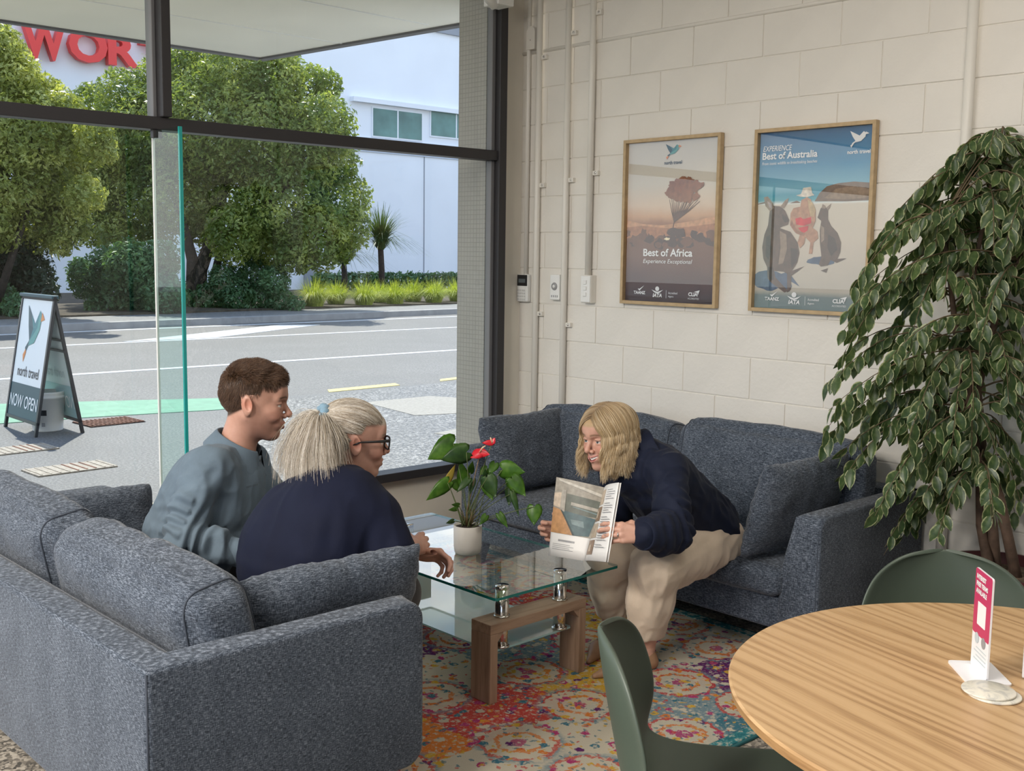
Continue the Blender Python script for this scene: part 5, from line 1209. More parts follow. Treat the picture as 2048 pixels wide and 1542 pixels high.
def cloth(name, col, var=.14, rough=.85, weave=900, sheen=.2):
    nb = NB(name); v = nb.coord(); n = nb.noise(v, weave, 1); b = nb.noise(v, 14, 3)
    nb.bsdf(nb.ramp(nb.math('ADD', nb.math('MULTIPLY', n, .5), nb.math('MULTIPLY', b, .5)), [(.35, tuple(x*(1-var) for x in col)), (.65, tuple(min(1, x*(1+var)) for x in col))]), rough, spec=.2, Sheen_Weight=sheen); nb.bump(n, .35, .0008); return nb.m
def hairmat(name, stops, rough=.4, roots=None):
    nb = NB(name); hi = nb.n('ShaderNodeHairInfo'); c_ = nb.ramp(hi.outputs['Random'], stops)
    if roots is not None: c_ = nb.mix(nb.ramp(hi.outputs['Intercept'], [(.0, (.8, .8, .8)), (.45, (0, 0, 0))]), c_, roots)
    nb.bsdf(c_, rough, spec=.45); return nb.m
def strands(name, paths, rad, mat, parent):
    paths = np.asarray(paths, np.float32); n, k, _ = paths.shape
    hc = bpy.data.hair_curves.new(name); hc.add_curves([k]*n); hc.points.foreach_set('position', paths.ravel())
    rr = (rad*np.linspace(1, .45, k)[None, :]*np.ones((n, 1))).astype(np.float32)
    at_ = hc.attributes.get('radius') or hc.attributes.new('radius', 'FLOAT', 'POINT'); at_.data.foreach_set('value', rr.ravel())
    hc.materials.append(mat); o = bpy.data.objects.new(name, hc); COL.objects.link(o); o.parent = parent; return o
def head_frame(pos, fwd, pitch=0.0, roll=0.0, scale=1.0):
    f_ = Vector((fwd[0], fwd[1], 0)).normalized(); l_ = Vector((0, 0, 1)).cross(f_); m = Matrix.Identity(4)
    for i in range(3): m[i][0] = f_[i]; m[i][1] = l_[i]; m[i][2] = (0, 0, 1)[i]
    m = m @ Matrix.Rotation(-pitch, 4, 'Y') @ Matrix.Rotation(roll, 4, 'X'); return Matrix.Translation(pos) @ m @ Matrix.Scale(scale, 4)
def xf(m, P):
    M_ = np.array(m); return np.asarray(P)@M_[:3, :3].T+M_[:3, 3]
def head(neck_local, skin, lip, brow, iris, hairline=None, scalp=None, stubble=0.0, smile=0, female=False, gaze=(1, 0, 0), wrinkle=0.0, rosy=.5):
    F = Field((-.14, -.105, -.22), (.135, .105, .135), .0022); jw = .86 if female else 1.0
    F.ell((-.015, 0, .034), (.098, .077, .084), .01); F.ell((.020, 0, -.028), (.073, .062*jw, .088 if not female else .084), .03)
    for s in (-1, 1):
        F.cone((-.008, s*.052*jw, -.040), (.058, s*.014, -.097), .021, .019, .025); F.ell((.058, s*.038, -.020), (.028, .022, .022), .02)
        if smile: F.ell((.070, s*.036, -.036), (.018, .016, .014), .014)
    F.ell((.070, 0, -.098), (.022, .024*jw, .018), .015)
    for s in (-1, 1):
        F.cone((.072, s*.040, .020), (.087, s*.004, .022), .009 if not female else .007, .010, .014)
    F.ell((.080, 0, .050), (.018, .045, .03), .03)
    for s in (-1, 1): F.ell((.095, s*.031, .004), (.013, .020, .011), .012, sub=True)
    F.cone((.086, 0, .014), (.112, 0, -.024), .0068, .0095, .010); F.ell((.1135, 0, -.029), .0105 if not female else .0095, .006)
    for s in (-1, 1): F.ell((.101, s*.0125, -.034), .0078, .006); F.ell((.108, s*.006, -.0415), .0034, .003, sub=True)
    F.ell((.080, 0, -.063), (.021, .031, .021), .014)
    cx_, cz_, cw = (.0785, -.0515, .0285) if smile == 2 else (.085, -.0610, .0245) if smile else (.0875, -.0645, .0225)
    for s in (-1, 1):
        F.cone((.0985, 0, -.0575), (cx_, s*cw, cz_), .0052, .0028, .004); F.cone((.0965, 0, -.0715), (cx_, s*cw*.95, cz_-.001), .0064, .0028, .004)
    if smile == 2:
        for s in (-1, 1): F.cone((.1025, 0, -.0655), (.098, s*.013, -.0620), .0062, .0056, .0015, True); F.cone((.098, s*.013, -.0620), (.086, s*.0260, -.0535), .0056, .0018, .0015, True)
    else: F.ell((.106, 0, -.0645), (.016, .022, .0011), .002, sub=True)
    for s in (-1, 1):
        F.ell((.0752, s*.031, .0015), .0128, .0006)
        F.ell((.0765, s*.031, .0085), (.0140, .0175, .0062), .003); F.ell((.0755, s*.031, -.0085 if not smile else -.0072), (.0135, .0165, .0058), .003)
        rt_ = np.array(Matrix.Rotation(R(s*22), 3, 'Z') @ Matrix.Rotation(R(-14), 3, 'Y'))
        F.ell((-.014, s*.079, -.004), (.0195, .0075, .032), .006, rt_); F.ell((-.009, s*.087, -.001), (.0105, .0065, .019), .004, rt_, True); F.ell((-.009, s*.076, -.031), (.009, .006, .009), .006)
    nl = arr(neck_local); top = arr((-.025, 0, -.055)); F.cone(top, nl, .052 if not female else .047, .062 if not female else .056, .028)
    V, Q = F.mesh(); V = relax(V, Q, 1, .35)
    n = len(V); col = np.tile(arr(skin), (n, 1)); x, y, z = V.T; ay = np.abs(y)
    def blend(m, c_): col[:] = col*(1-m[:, None])+arr(c_)*m[:, None]
    ck = np.exp(-(((x-.075)/.03)**2+((ay-.042)/.02)**2+((z+.030)/.022)**2)); blend(np.clip(ck*rosy, 0, 1), arr(skin)*arr((1.0, .72, .68)))
    blend(np.clip(np.exp(-(((x-.113)/.014)**2+(y/.013)**2+((z+.03)/.013)**2))*.35, 0, 1), arr(skin)*arr((1, .72, .68)))
    blend(sstep(.071, .080, ay)*sstep(-.045, -.02, z)*sstep(.03, .0, np.abs(z))*(np.abs(x+.012) < .026)*.6, arr(skin)*arr((1, .66, .58)))
    if stubble:
        b = sstep(-.038, -.062, z)*sstep(-.02, .02, x)*sstep(.3, -.1, z)*(1-np.exp(-(((ay)/.02)**2+((z+.064)/.009)**2)))*sstep(-.155, -.11, z); blend(b*stubble, arr(skin)*arr((.48, .40, .38)))
    uz = -.0565+(.0062*(ay/.0285)**2 if smile == 2 else 0); lz = -.0715+(.018*(ay/.0285)**2 if smile == 2 else 0); um = np.exp(-(((z-uz)/.0042)**2+(np.maximum(ay-.021, 0)/.005)**2))*(x > .074); lm = np.exp(-(((z-lz)/.005)**2+(np.maximum(ay-.018, 0)/.006)**2))*(x > .074); blend(np.clip(um+lm, 0, 1)*.85, lip)
    if smile == 2:                                  # teeth line the upper part of the open smile, dark below
        ax_ = [arr((.1025, 0, -.0655)), arr((.098, .013, -.0620)), arr((.086, .0260, -.0535))]; rr_ = (.0062, .0056, .0018); Vm = np.c_[x, ay, z]; inm = np.zeros(n, bool); cz2 = np.zeros(n)
        for a, b, r0, r1 in ((ax_[0], ax_[1], rr_[0], rr_[1]), (ax_[1], ax_[2], rr_[1], rr_[2])):
            t = np.clip(((Vm-a)@(b-a))/((b-a)@(b-a)), 0, 1); dd = np.linalg.norm(Vm-a-t[:, None]*(b-a), axis=1); h_ = (dd < (r0+(r1-r0)*t)*1.16) & (x < a[0]+t*(b-a)[0]-.0012); inm |= h_; cz2 = np.where(h_, z-(a[2]+t*(b-a)[2]), cz2)
        blend((inm & (cz2 > -.0026)).astype(float), (.84, .81, .77)); blend((inm & (cz2 <= -.0026)).astype(float), (.16, .035, .03))
    for s in (-1, 1):
        e = V-arr((.0752, s*.031, .0015)); r_ = np.linalg.norm(e, axis=1); on = (r_ < .0136) & (e[:, 0] > .004) & (np.abs(e[:, 2]) < .0062); g = arr(gaze)/np.linalg.norm(gaze); an_ = np.arccos(np.clip((e@g)/np.maximum(r_, 1e-6), -1, 1))
        blend(on.astype(float), (.70, .67, .64)); blend((on & (an_ < .46)).astype(float), iris); blend((on & (an_ < .22)).astype(float), (.01, .01, .01))
        lid = (np.abs(e[:, 2]-.0058) < .0018) & (r_ < .0165) & (e[:, 0] > .004); blend(lid*.55, (.05, .03, .025))
        bz_ = .0265-.06*np.maximum(ay-.030, 0)**1.0*.6+.003*np.sin(np.clip((ay-.012)/.036, 0, 1)*math.pi)
        bm_ = np.exp(-((z-bz_)/.0032)**2)*sstep(.010, .015, s*y)*sstep(.052, .044, s*y)*(x > .05); blend(np.clip(bm_*1.1, 0, .85), brow)
    if scalp is not None: blend(hairline(V), scalp)
    return V, Q, col
def hand(curl, spread=1.0, thumb=(.6, .5), mirror=False, scale=1.0, res=.0022):
    """origin wrist, +x fingers, +y thumb side, +z back of the hand; curl = radians per joint for four fingers"""
    F = Field((-.07, -.07, -.11), (.20, .09, .05), res)
    F.cone((-.028, 0, 0), (.0, 0, 0), .025, .024, .01); F.cone((-.028, .008, 0), (.005, .008, 0), .021, .021, .012)
    kn = [(.086, .027, .002), (.090, .008, .005), (.085, -.011, .003), (.076, -.028, -.003)]; LN = [(.043, .026, .021), (.048, .030, .022), (.044, .028, .021), (.034, .021, .019)]; RD = [.0095, .0098, .0092, .0082]
    for i in range(4): F.cone((.008, (.012, .004, -.006, -.014)[i], 0), kn[i], .0145, .0118, .012)
    F.ell((.035, .018, -.010), (.030, .016, .013), .012); F.ell((.035, -.016, -.010), (.032, .014, .012), .012)
    for i in range(4):
        p = arr(kn[i]); a = 0.0; sy = (.10, .02, -.05, -.13)[i]*spread; c_ = curl[i] if hasattr(curl[i], '__len__') else (curl[i], curl[i]*1.15, curl[i]*.75)
        for j in range(3):
            a += c_[j]; d_ = arr((math.cos(a)*math.cos(sy), math.sin(sy), -math.sin(a))); q = p+d_*LN[i][j]; r0 = RD[i]*(1-.10*j); F.cone(p, q, r0, r0*.88, .0045 if j else .007); p = q
    t0 = arr((.016, .024, -.006)); th, fl = thumb; d1 = arr((math.cos(th)*.9, math.sin(th), -.35)); d1 /= np.linalg.norm(d1); t1 = t0+d1*.040; d2 = arr((math.cos(th-fl), math.sin(th-fl), -.25-.2*fl)); d2 /= np.linalg.norm(d2); t2 = t1+d2*.031; d3 = arr((math.cos(th-fl*1.6), math.sin(th-fl*1.6), -.2-.3*fl)); d3 /= np.linalg.norm(d3); t3 = t2+d3*.024
    F.cone(t0, t1, .0150, .0112, .012); F.cone(t1, t2, .0108, .0098, .004); F.cone(t2, t3, .0098, .0078, .003)
    F.cone((.030, .022, -.006), t1*.6+arr((.05, .026, -.004))*.4, .013, .011, .010)
    V, Q = F.mesh(); V = V*scale
    if mirror: V = V*arr((1, -1, 1)); Q = Q[:, ::-1]
    return V, Q
def hand_frame(wrist, fingers, back):
    x = Vector(fingers).normalized(); z = Vector(back); z = (z-x*z.dot(x)).normalized(); y = z.cross(x); m = Matrix.Identity(4)
    for i in range(3): m[i][0] = x[i]; m[i][1] = y[i]; m[i][2] = z[i]; m[i][3] = wrist[i]
    return m
def skin_tone(V, skin, seed=1):
    n = vnoise(V, 40, seed)*.06+1; return np.clip(arr(skin)[None]*n[:, None], 0, 1)
def join(parts):
    V, Q, C_ = [], [], []; k = 0
    for v_, q, c_ in parts: V.append(v_); Q.append(q+k); C_.append(c_); k += len(v_)
    return np.concatenate(V), np.concatenate(Q), np.concatenate(C_)
def loft(F, st, fwd, off=0.0, k=.05, sub=4):
    """torso from stations (centre, fore-aft radius, side radius, half height)"""
    f_ = Vector((fwd[0], fwd[1], 0)).normalized(); l_ = Vector((0, 0, 1)).cross(f_)
    for i in range(len(st)-1):
        for j in range(sub+(i == len(st)-2)):
            t = j/sub; c_ = arr(st[i][0])*(1-t)+arr(st[i+1][0])*t; fa = st[i][1]*(1-t)+st[i+1][1]*t+off; la = st[i][2]*(1-t)+st[i+1][2]*t+off
            ax = Vector(arr(st[i+1][0])-arr(st[i][0])).normalized(); ff = (f_-ax*f_.dot(ax)).normalized(); ll = ax.cross(ff); rot = np.array([[ff[r_], ll[r_], ax[r_]] for r_ in range(3)]); F.ell(c_, (fa, la, min(fa, la)*.75), k, rot)
def person(name, loc, label, V, Q, C_):
    me = np_mesh(name, V-arr(loc), Q, C_); o = link(name, me, m_skin); o.location = loc; return tag(o, label, 'person')
def sit(V, side):
    """flatten what rests on the seat: side 1 = sofa seen from behind, side 2 = wall sofa"""
    t = np.clip((V[:, 0]-1.84)/.10, 0, 1) if side == 1 else np.clip((3.50-V[:, 0])/.10, 0, 1)
    zf = .374-t*.09; on = (t < 1) & (V[:, 2] < zf+.05) & (V[:, 2] > .20); V = V.copy(); z = V[on, 2]; lim = zf[on]
    V[on, 2] = np.where(z < lim, lim+.012*(z-lim)/.1, z); return V
def wear(name, V, Q, mat, parent): me = np_mesh(name, V-arr(parent.location), Q); return link(name, me, mat, parent)
def rot_to(a, b):
    return Vector(a).rotation_difference(Vector(b)).to_matrix()
def ring_band(name, c_, axis, r_, h_, t_, mat, parent, n=28, flare=0.0):
    """short sleeve end / cuff: hollow band"""
    ax = Vector(axis).normalized(); q = Vector((0, 0, 1)).rotation_difference(ax); bm = bmesh.new(); bm_lathe(bm, [(r_-t_, 0), (r_, 0), (r_+flare, h_), (r_-t_+flare, h_), (r_-t_, 0)], n)
    bmesh.ops.remove_doubles(bm, verts=bm.verts, dist=1e-5); bmesh.ops.transform(bm, matrix=Matrix.Translation(Vector(c_)-parent.location) @ q.to_matrix().to_4x4(), verts=bm.verts); return obj(name, bm, mat, parent, True)

# ---------------------------------------------------------------- the man in the blue-grey shirt
SK_M, SK_W, SK_B = (.53, .295, .22), (.53, .30, .23), (.60, .345, .26)
m_shirt = cloth('shirt_blue_grey', (.125, .170, .215), sheen=.08); m_trs = cloth('trousers_charcoal', (.055, .053, .055)); m_navy = cloth('navy_jersey', (.0055, .008, .024), rough=.8, sheen=.02); m_navy2 = cloth('navy_linen', (.008, .012, .030), rough=.7, sheen=.04); m_beige = cloth('beige_linen', (.66, .54, .42), .10)
fM = Vector((.66, -.75, 0)); lM = Vector((0, 0, 1)).cross(fM)
mst = [(up(383, 1115, 3.990), .155, .185), (up(402, 1062, 3.970), .162, .186), (up(421, 1008, 3.950), .150, .188), (up(440, 962, 3.940), .130, .190), (up(456, 934, 3.940), .072, .160)]
neckM = up(474, 886, 3.940); Rsh, Relb, Rwr = up(420, 938, 3.780), up(366, 1070, 3.680), up(484, 1106, 3.710); Lsh, Lelb, Lwr = up(500, 925, 4.110), up(572, 1040, 4.090), up(640, 1108, 3.870)
pelM = mst[0][0]; tdir = Vector((.93, -.36, 0)); tl = Vector((.36, .93, 0)); hipR, hipL = pelM-tl*.09+Vector((.02, 0, -.02)), pelM+tl*.09+Vector((.02, 0, -.02)); kneeR, kneeL = hipR+tdir*.40, hipL+tdir*.40; kneeR.z = kneeL.z = .50
ankR, ankL = Vector((kneeR.x+.06, kneeR.y, .10)), Vector((kneeL.x+.06, kneeL.y, .10))
HM = head_frame(up(509, 803, 3.925), (.80, -.60), R(-7), 0, 1.10)
F = Field((1.35, 2.9, .0), (2.6, 4.0, 1.0), .011)
loft(F, mst, fM, -.016); F.cone(neckM-Vector((0, 0, .05)), neckM, .055, .055, .03); F.chain([Rsh, Relb, Rwr], [.05, .042, .03]); F.chain([Lsh, Lelb, Lwr], [.05, .042, .03]); F.chain([hipR, kneeR, ankR], [.075, .052, .038]); F.chain([hipL, kneeL, ankL], [.075, .052, .038])
for a in (ankR, ankL): F.cone((a.x, a.y, .05), (a.x+.14, a.y-.03, .035), .035, .03)
Vb, Qb = F.mesh()
nlM = np.linalg.inv(np.array(HM))@np.array([*neckM, 1])
def hl_man(V):
    x, y, z = V.T; ay = np.abs(y); lim = np.where(x > .03, .062+.25*(x-.03)*0, np.where(x > -.01, .062-(.03-x)*1.6, -.005-(-.01-x)*.75)); lim = np.maximum(lim, -.062); return sstep(lim-.006, lim+.006, z)*(1-((ay > .074) & (np.abs(x+.012) < .028) & (z < .03)))
Vh, Qh, Ch = head(nlM[:3]+arr((0, 0, -.03)), SK_M, (.50, .20, .16), (.075, .04, .022), (.10, .12, .12), hl_man, (.07, .038, .022), .45, 1, False, (1, .05, -.05))
hv, hq = hand((1.1, 1.15, 1.2, 1.2), .5, (.3, .5)); hm = hand_frame(Rwr+ (Rwr-Relb).normalized()*.02, Rwr-Relb, (0, 0, 1)); hv = xf(hm, hv)
hv2, hq2 = hand((1.1, 1.15, 1.2, 1.2), .5, (.3, .5), True); hm2 = hand_frame(Lwr, Lwr-Lelb, (0, 0, 1)); hv2 = xf(hm2, hv2)
V, Q, C_ = join([(Vb, Qb, skin_tone(Vb, SK_M)), (xf(HM, Vh), Qh, Ch), (hv, hq, skin_tone(hv, SK_M)), (hv2, hq2, skin_tone(hv2, SK_M))])
V = sit(V, 1); man = person('person', (pelM.x, pelM.y, 0), 'person in a blue-grey collared shirt and charcoal trousers seated in profile', V, Q, C_)
def fold_arm(V, N, a, b, c_, seed, amp=.006):
    """creases gathered around the bend b of an arm a-b-c and along both halves"""
    a, b, c_ = arr(a), arr(b), arr(c_); u1 = (b-a)/np.linalg.norm(b-a); u2 = (c_-b)/np.linalg.norm(c_-b); r_ = np.linalg.norm(V-b, axis=1)
    t1 = (V-a)@u1; t2 = (V-b)@u2; w = vnoise(V, 9, seed)
    s_ = np.where(t2 > 0, t2, t1-np.linalg.norm(b-a)); return amp*(np.exp(-(r_/.13)**2)*np.sin(s_*150+w*4.0)*.9+.7*ridge(aniso(V, u2+u1, .5, 1), 15, seed+1)*np.exp(-(r_/.30)**2))
F = Field((1.35, 2.9, .36), (2.55, 4.0, 1.0), .0058)
loft(F, mst, fM, .0, .05); F.chain([mst[-1][0]-Vector((0, 0, .0)), Rsh], [.060, .064], .05); F.chain([mst[-1][0], Lsh], [.060, .064], .05); F.cone(neckM-Vector((0, 0, .10)), neckM-Vector((0, 0, .062)), .085, .058, .03)
F.chain([Rsh, Relb.lerp(Rsh, .45), Relb], [.070, .062, .056], .02); F.chain([Relb, Rwr.lerp(Relb, .5), Rwr], [.055, .052, .040], .02); F.chain([Lsh, Lelb, Lwr], [.068, .056, .040], .02)
F.cut(Rwr+(Rwr-Relb).normalized()*.01, Rwr-Relb) if False else None
V, Q = F.mesh(); N = normals(V, Q)
dsp = fold_arm(V, N, Rsh, Relb, Rwr, 4, .0105)+fold_arm(V, N, Lsh, Lelb, Lwr, 5)
tor = np.exp(-(np.abs((V-arr(mst[1][0]))@arr(fM))/.3)**2); dsp = dsp+.010*ridge(aniso(V, (.35, -.5, .8), .4, 1), 12, 7)*tor+.007*ridge(aniso(V, (.7, -.6, -.35), .45, 1), 17, 8)*sstep(.75, .5, V[:, 2])+.003*vnoise(V, 8, 9)
dsp = dsp+.0032*ridge(aniso(V, (.5, -.45, .7), .3, 1), 26, 10); V = V+N*dsp[:, None]
shirt = wear('shirt', sit(V, 1), Q, m_shirt, man)
# collar: stand and folded leaf around the neck
def collar(name, base, axis, fwd, r_, mat, parent, leaf=.045, stand=.032, open_=.35, lift=.0):
    ax = Vector(axis).normalized(); f_ = Vector(fwd); f_ = (f_-ax*f_.dot(ax)).normalized(); l_ = ax.cross(f_); V, Fc = [], []; n = 40; rows = 7
    for i in range(n+1):
        a = open_+(2*math.pi-2*open_)*i/n; fr = abs(math.cos(a/2))**3; pt = max(0, 1-min(abs(i), abs(n-i))/5)     # fr: how far to the front
        d_ = f_*math.cos(a)+l_*math.sin(a); drop = leaf*(1+.55*pt)
        for (rr, zz) in ((r_, -.012), (r_-.002, stand*.6), (r_+.001, stand), (r_+.008, stand+.001), (r_+.020, stand-drop*.40), (r_+.034+.008*pt, stand-drop*.80), (r_+.040+.012*pt, stand-drop)):
            V.append(Vector(base)+d_*rr+f_*(.012*fr)+ax*(zz-.028*fr+lift)-parent.location)
    for i in range(n):
        for j in range(rows-1): a = i*rows+j; Fc.append((a, a+1, a+rows+1, a+rows))
    o = pyobj(name, V, Fc, mat, parent, True); s_ = o.modifiers.new('solid', 'SOLIDIFY'); s_.thickness = .0025; b_ = o.modifiers.new('sub', 'SUBSURF'); b_.levels = 1; b_.render_levels = 1; return o
axM = (Vector(xf(HM, [(-.025, 0, -.06)])[0])-neckM).normalized()
collar('collar', neckM-axM*.006, axM, fM, .074, m_shirt, man, leaf=.062, stand=.036, open_=.30)
dw = (Rwr-Relb).normalized(); ring_band('cuff', Rwr-dw*.050, dw, .0435, .072, .004, m_shirt, man, 28, .002)
m_btn = simple('shirt_button', (.05, .06, .075), .4)
pf = [neckM+Vector(fM)*.07-Vector((0, 0, .045)), mst[3][0]+Vector(fM)*.128, mst[2][0]+Vector(fM)*.150, mst[1][0]+Vector(fM)*.162]
pk = bmesh.new(); vs0 = []
for i, p in enumerate([pf[0].lerp(pf[1], t) for t in (0, .5)]+[pf[1].lerp(pf[2], t) for t in (0, .5)]+[pf[2].lerp(pf[3], t) for t in (0, .5, 1)]): vs0.append([pk.verts.new(p+lM*s*.016+fM*.008-man.location) for s in (-1, 0, 1)])
for a, b in zip(vs0, vs0[1:]):
    for k in range(2): pk.faces.new((a[k], a[k+1], b[k+1], b[k]))
o = obj('placket', pk, m_shirt, man, True); s_ = o.modifiers.new('solid', 'SOLIDIFY'); s_.thickness = .006
for t in (.15, .75): p = pf[0].lerp(pf[1], t)+fM*.014-man.location; b_ = lathe('button', [(0, .002), (.005, .002), (.0055, 0)], m_btn, o, 12); b_.matrix_local = Matrix.Translation(p) @ Vector((0, 0, 1)).rotation_difference(fM).to_matrix().to_4x4()
# chest lettering on the shirt
cp_ = mst[3][0]-lM*.085+fM*.105; nrm = (fM*.8-lM*.45).normalized(); text('chest_lettering', 'north travel', .02, frame_mtx(cp_+nrm*.030-man.location, lM*.85+fM*.4, (0, 0, 1)), m_btn, man, width=.055)
F = Field((1.5, 2.9, .05), (2.6, 4.0, .72), .009)
F.chain([hipR, kneeR, ankR], [.098, .072, .058], .03); F.chain([hipL, kneeL, ankL], [.098, .072, .058], .03); F.ell(pelM-Vector((0, 0, .01)), (.15, .18, .12), .04); F.cut((0, 0, .085), (0, 0, -1))
V, Q = F.mesh(); N = normals(V, Q); V = V+N*(.005*ridge(aniso(V, (.3, 1, .2), .6, 1), 13, 3)+.003*vnoise(V, 9, 2))[:, None]; wear('trousers', sit(V, 1), Q, m_trs, man)
m_shoe = simple('black_leather', (.02, .018, .017), .4)
for a in (ankR, ankL):
    F = Field((a.x-.10, a.y-.08, .0), (a.x+.24, a.y+.08, .13), .006); F.cone((a.x-.02, a.y, .055), (a.x+.03, a.y, .075), .045, .04, .02); F.cone((a.x, a.y, .045), (a.x+.16, a.y-.01, .035), .045, .036, .03); F.cut((0, 0, .013), (0, 0, -1)); V, Q = F.mesh(); wear('shoe', V, Q, m_shoe, man)
# short brown hair, combed forward and up
def scalp_points(n, fn, seed):
    rg_ = np.random.default_rng(seed); d_ = rg_.normal(size=(n*6, 3)); d_ /= np.linalg.norm(d_, axis=1)[:, None]; P = arr((-.015, 0, .034))+d_*arr((.098, .077, .084)); N_ = d_/arr((.098, .077, .084)); N_ /= np.linalg.norm(N_, axis=1)[:, None]
    ok = rg_.random(len(P)) < fn(P); return P[ok][:n], N_[ok][:n], rg_
P, N_, rg_ = scalp_points(26000, hl_man, 5); P = P+N_*(.010*sstep(.02, .07, P[:, 0]))[:, None]; topk = sstep(.05, .10, P[:, 2])[:, None]
fl = arr((.55, 0, .1))*topk+arr((-.15, 0, -.75))*(1-topk); dirn = N_*(.55+.55*topk)+fl+rg_.normal(size=P.shape)*.22; clump = np.stack([vnoise(P, 70, s) for s in (1, 2, 3)], 1)*.55; dirn = dirn+clump
dirn /= np.linalg.norm(dirn, axis=1)[:, None]; Ln = (.014+.022*topk[:, 0]*(1+.3*rg_.random(len(P))))[:, None]
T = np.linspace(0, 1, 6)[None, :, None]; paths = P[:, None]-N_[:, None]*.002+dirn[:, None]*Ln[:, None]*T+fl[:, None]*Ln[:, None]*.45*T**2-N_[:, None]*Ln[:, None]*.35*T**2
m_hairM = hairmat('hair_brown', [(0, (.045, .022, .012)), (.5, (.10, .052, .028)), (1, (.19, .105, .058))])
strands('hair', xf(HM, paths.reshape(-1, 3)).reshape(paths.shape)-arr(man.location), .00042, m_hairM, man)

# ---------------------------------------------------------------- the older woman in navy
fW = Vector((.97, -.24, 0)); lW = Vector((0, 0, 1)).cross(fW)
wst = [(up(606, 1165, 3.480), .185, .235), (up(626, 1115, 3.470), .195, .240), (up(650, 1065, 3.470), .178, .228), (up(668, 1034, 3.490), .142, .210), (up(682, 1010, 3.520), .078, .160)]
neckW = up(692, 950, 3.545); Rs, Re, Rw = up(748, 1040, 3.380), up(782, 1110, 3.330), up(826, 1094, 3.47); Ls, Le, Lw = up(616, 990, 3.670), up(700, 1120, 3.730), up(840, 1102, 3.60)
pelW = wst[0][0]; HW = head_frame(up(706, 880, 3.574), (.90, -.33), R(-6), R(0), 1.03)
hR, hL = pelW-lW*.10+fW*.03-Vector((0, 0, .03)), pelW+lW*.10+fW*.03-Vector((0, 0, .03)); kR, kL = hR+fW*.30+Vector((0, .10, .0)), hL+fW*.32+Vector((0, .04, 0)); kR.z = kL.z = .44; aR, aL = Vector((kR.x-.10, kR.y+.02, .1)), Vector((kL.x-.08, kL.y, .1))
F = Field((1.4, 2.4, 0), (2.6, 3.5, 1.0), .011); loft(F, wst, fW, -.02); F.cone(neckW-Vector((0, 0, .05)), neckW, .055, .052, .03); F.chain([Rs, Re, Rw], [.055, .046, .030]); F.chain([Ls, Le, Lw], [.055, .046, .030]); F.chain([hR, kR, aR], [.085, .06, .042]); F.chain([hL, kL, aL], [.085, .06, .042])
for a in (aR, aL): F.cone((a.x, a.y, .05), (a.x+.13, a.y, .035), .033, .028)
Vb, Qb = F.mesh()
F = Field(tuple(np.minimum(arr(Re), arr(Rw))-.07), tuple(np.maximum(arr(Re), arr(Rw))+.07), .004); F.chain([Re, Re.lerp(Rw, .4), Rw], [.046, .040, .0265], .01); Va, Qa = F.mesh()
nlW = np.linalg.inv(np.array(HW))@np.array([*neckW, 1])
def hl_old(V):
    x, y, z = V.T; lim = np.where(x > .02, .058, np.where(x > -.03, .058-(.02-x)*1.5, -.02-(-.03-x)*.6)); lim = np.maximum(lim, -.06); return sstep(lim-.006, lim+.006, z)*(1-((np.abs(y) > .074) & (np.abs(x+.012) < .028) & (z < .03)))
Vh, Qh, Ch = head(nlW[:3]+arr((0, 0, -.03)), SK_W, (.48, .21, .17), (.25, .19, .14), (.12, .13, .13), hl_old, (.42, .36, .29), 0, 1, True, (1, 0, 0), rosy=.7)
hd1 = (Rw-Re).normalized(); h1, q1 = hand((.22, .26, .3, .36), .5, (1.0, .0), False, .93); h1 = xf(hand_frame(Rw, Vector((.80, .42, -.06)), Vector((.30, -.75, .55))), h1)
h2, q2 = hand((.6, .65, .7, .75), .6, (1.0, .2), True, .93); h2 = xf(hand_frame(Lw-Vector((.02, 0, 0)), Vector((.72, -.69, -.12)), Vector((.45, .45, .75))), h2)
V, Q, C_ = join([(Vb, Qb, skin_tone(Vb, SK_W)), (Va, Qa, skin_tone(Va, SK_W)), (xf(HW, Vh), Qh, Ch), (h1, q1, skin_tone(h1, SK_W)), (h2, q2, skin_tone(h2, SK_W))])
V = sit(V, 1); wom = person('person', (pelW.x, pelW.y, 0), 'person in a plain navy top and black glasses seated with hands together', V, Q, C_)
F = Field((1.4, 2.4, .36), (2.5, 3.5, 1.0), .006); loft(F, wst, fW, .0, .06); sh_ = wst[-1][0]
F.chain([sh_, Rs], [.072, .072], .06); F.chain([sh_, Ls], [.072, .072], .06); F.cone(neckW-Vector((0, 0, .11)), neckW-Vector((0, 0, .082)), .095, .066, .04); F.chain([Rs, Re.lerp(Rs, .4), Re], [.078, .070, .064], .03); F.chain([Ls, Le], [.082, .072], .03); F.chain([Re, Re.lerp(Rw, .28)], [.063, .056], .02)
V, Q = F.mesh(); N = normals(V, Q)
dsp = .0045*vnoise(aniso(V, (.3, .4, .9), .4, 1), 16, 31)+.0055*ridge(aniso(V, arr(Re)-arr(Rs), .5, 1), 13, 33)*np.exp(-(np.linalg.norm(V-arr(Rs.lerp(Re, .4)), axis=1)/.16)**2)+.004*vnoise(V, 6, 34)+.004*np.sin(V[:, 2]*95+3*vnoise(V, 6, 35))*sstep(.68, .56, V[:, 2])*.6
dsp = dsp+.0028*ridge(aniso(V, (.35, .3, .8), .28, 1), 22, 36); V = V+N*dsp[:, None]; wear('navy_top', sit(V, 1), Q, m_navy, wom)
axW = (Vector(xf(HW, [(-.025, 0, -.06)])[0])-neckW).normalized(); ring_band('neckband', neckW-axW*.066, axW, .074, .016, .005, m_navy, wom, 36, -.003)
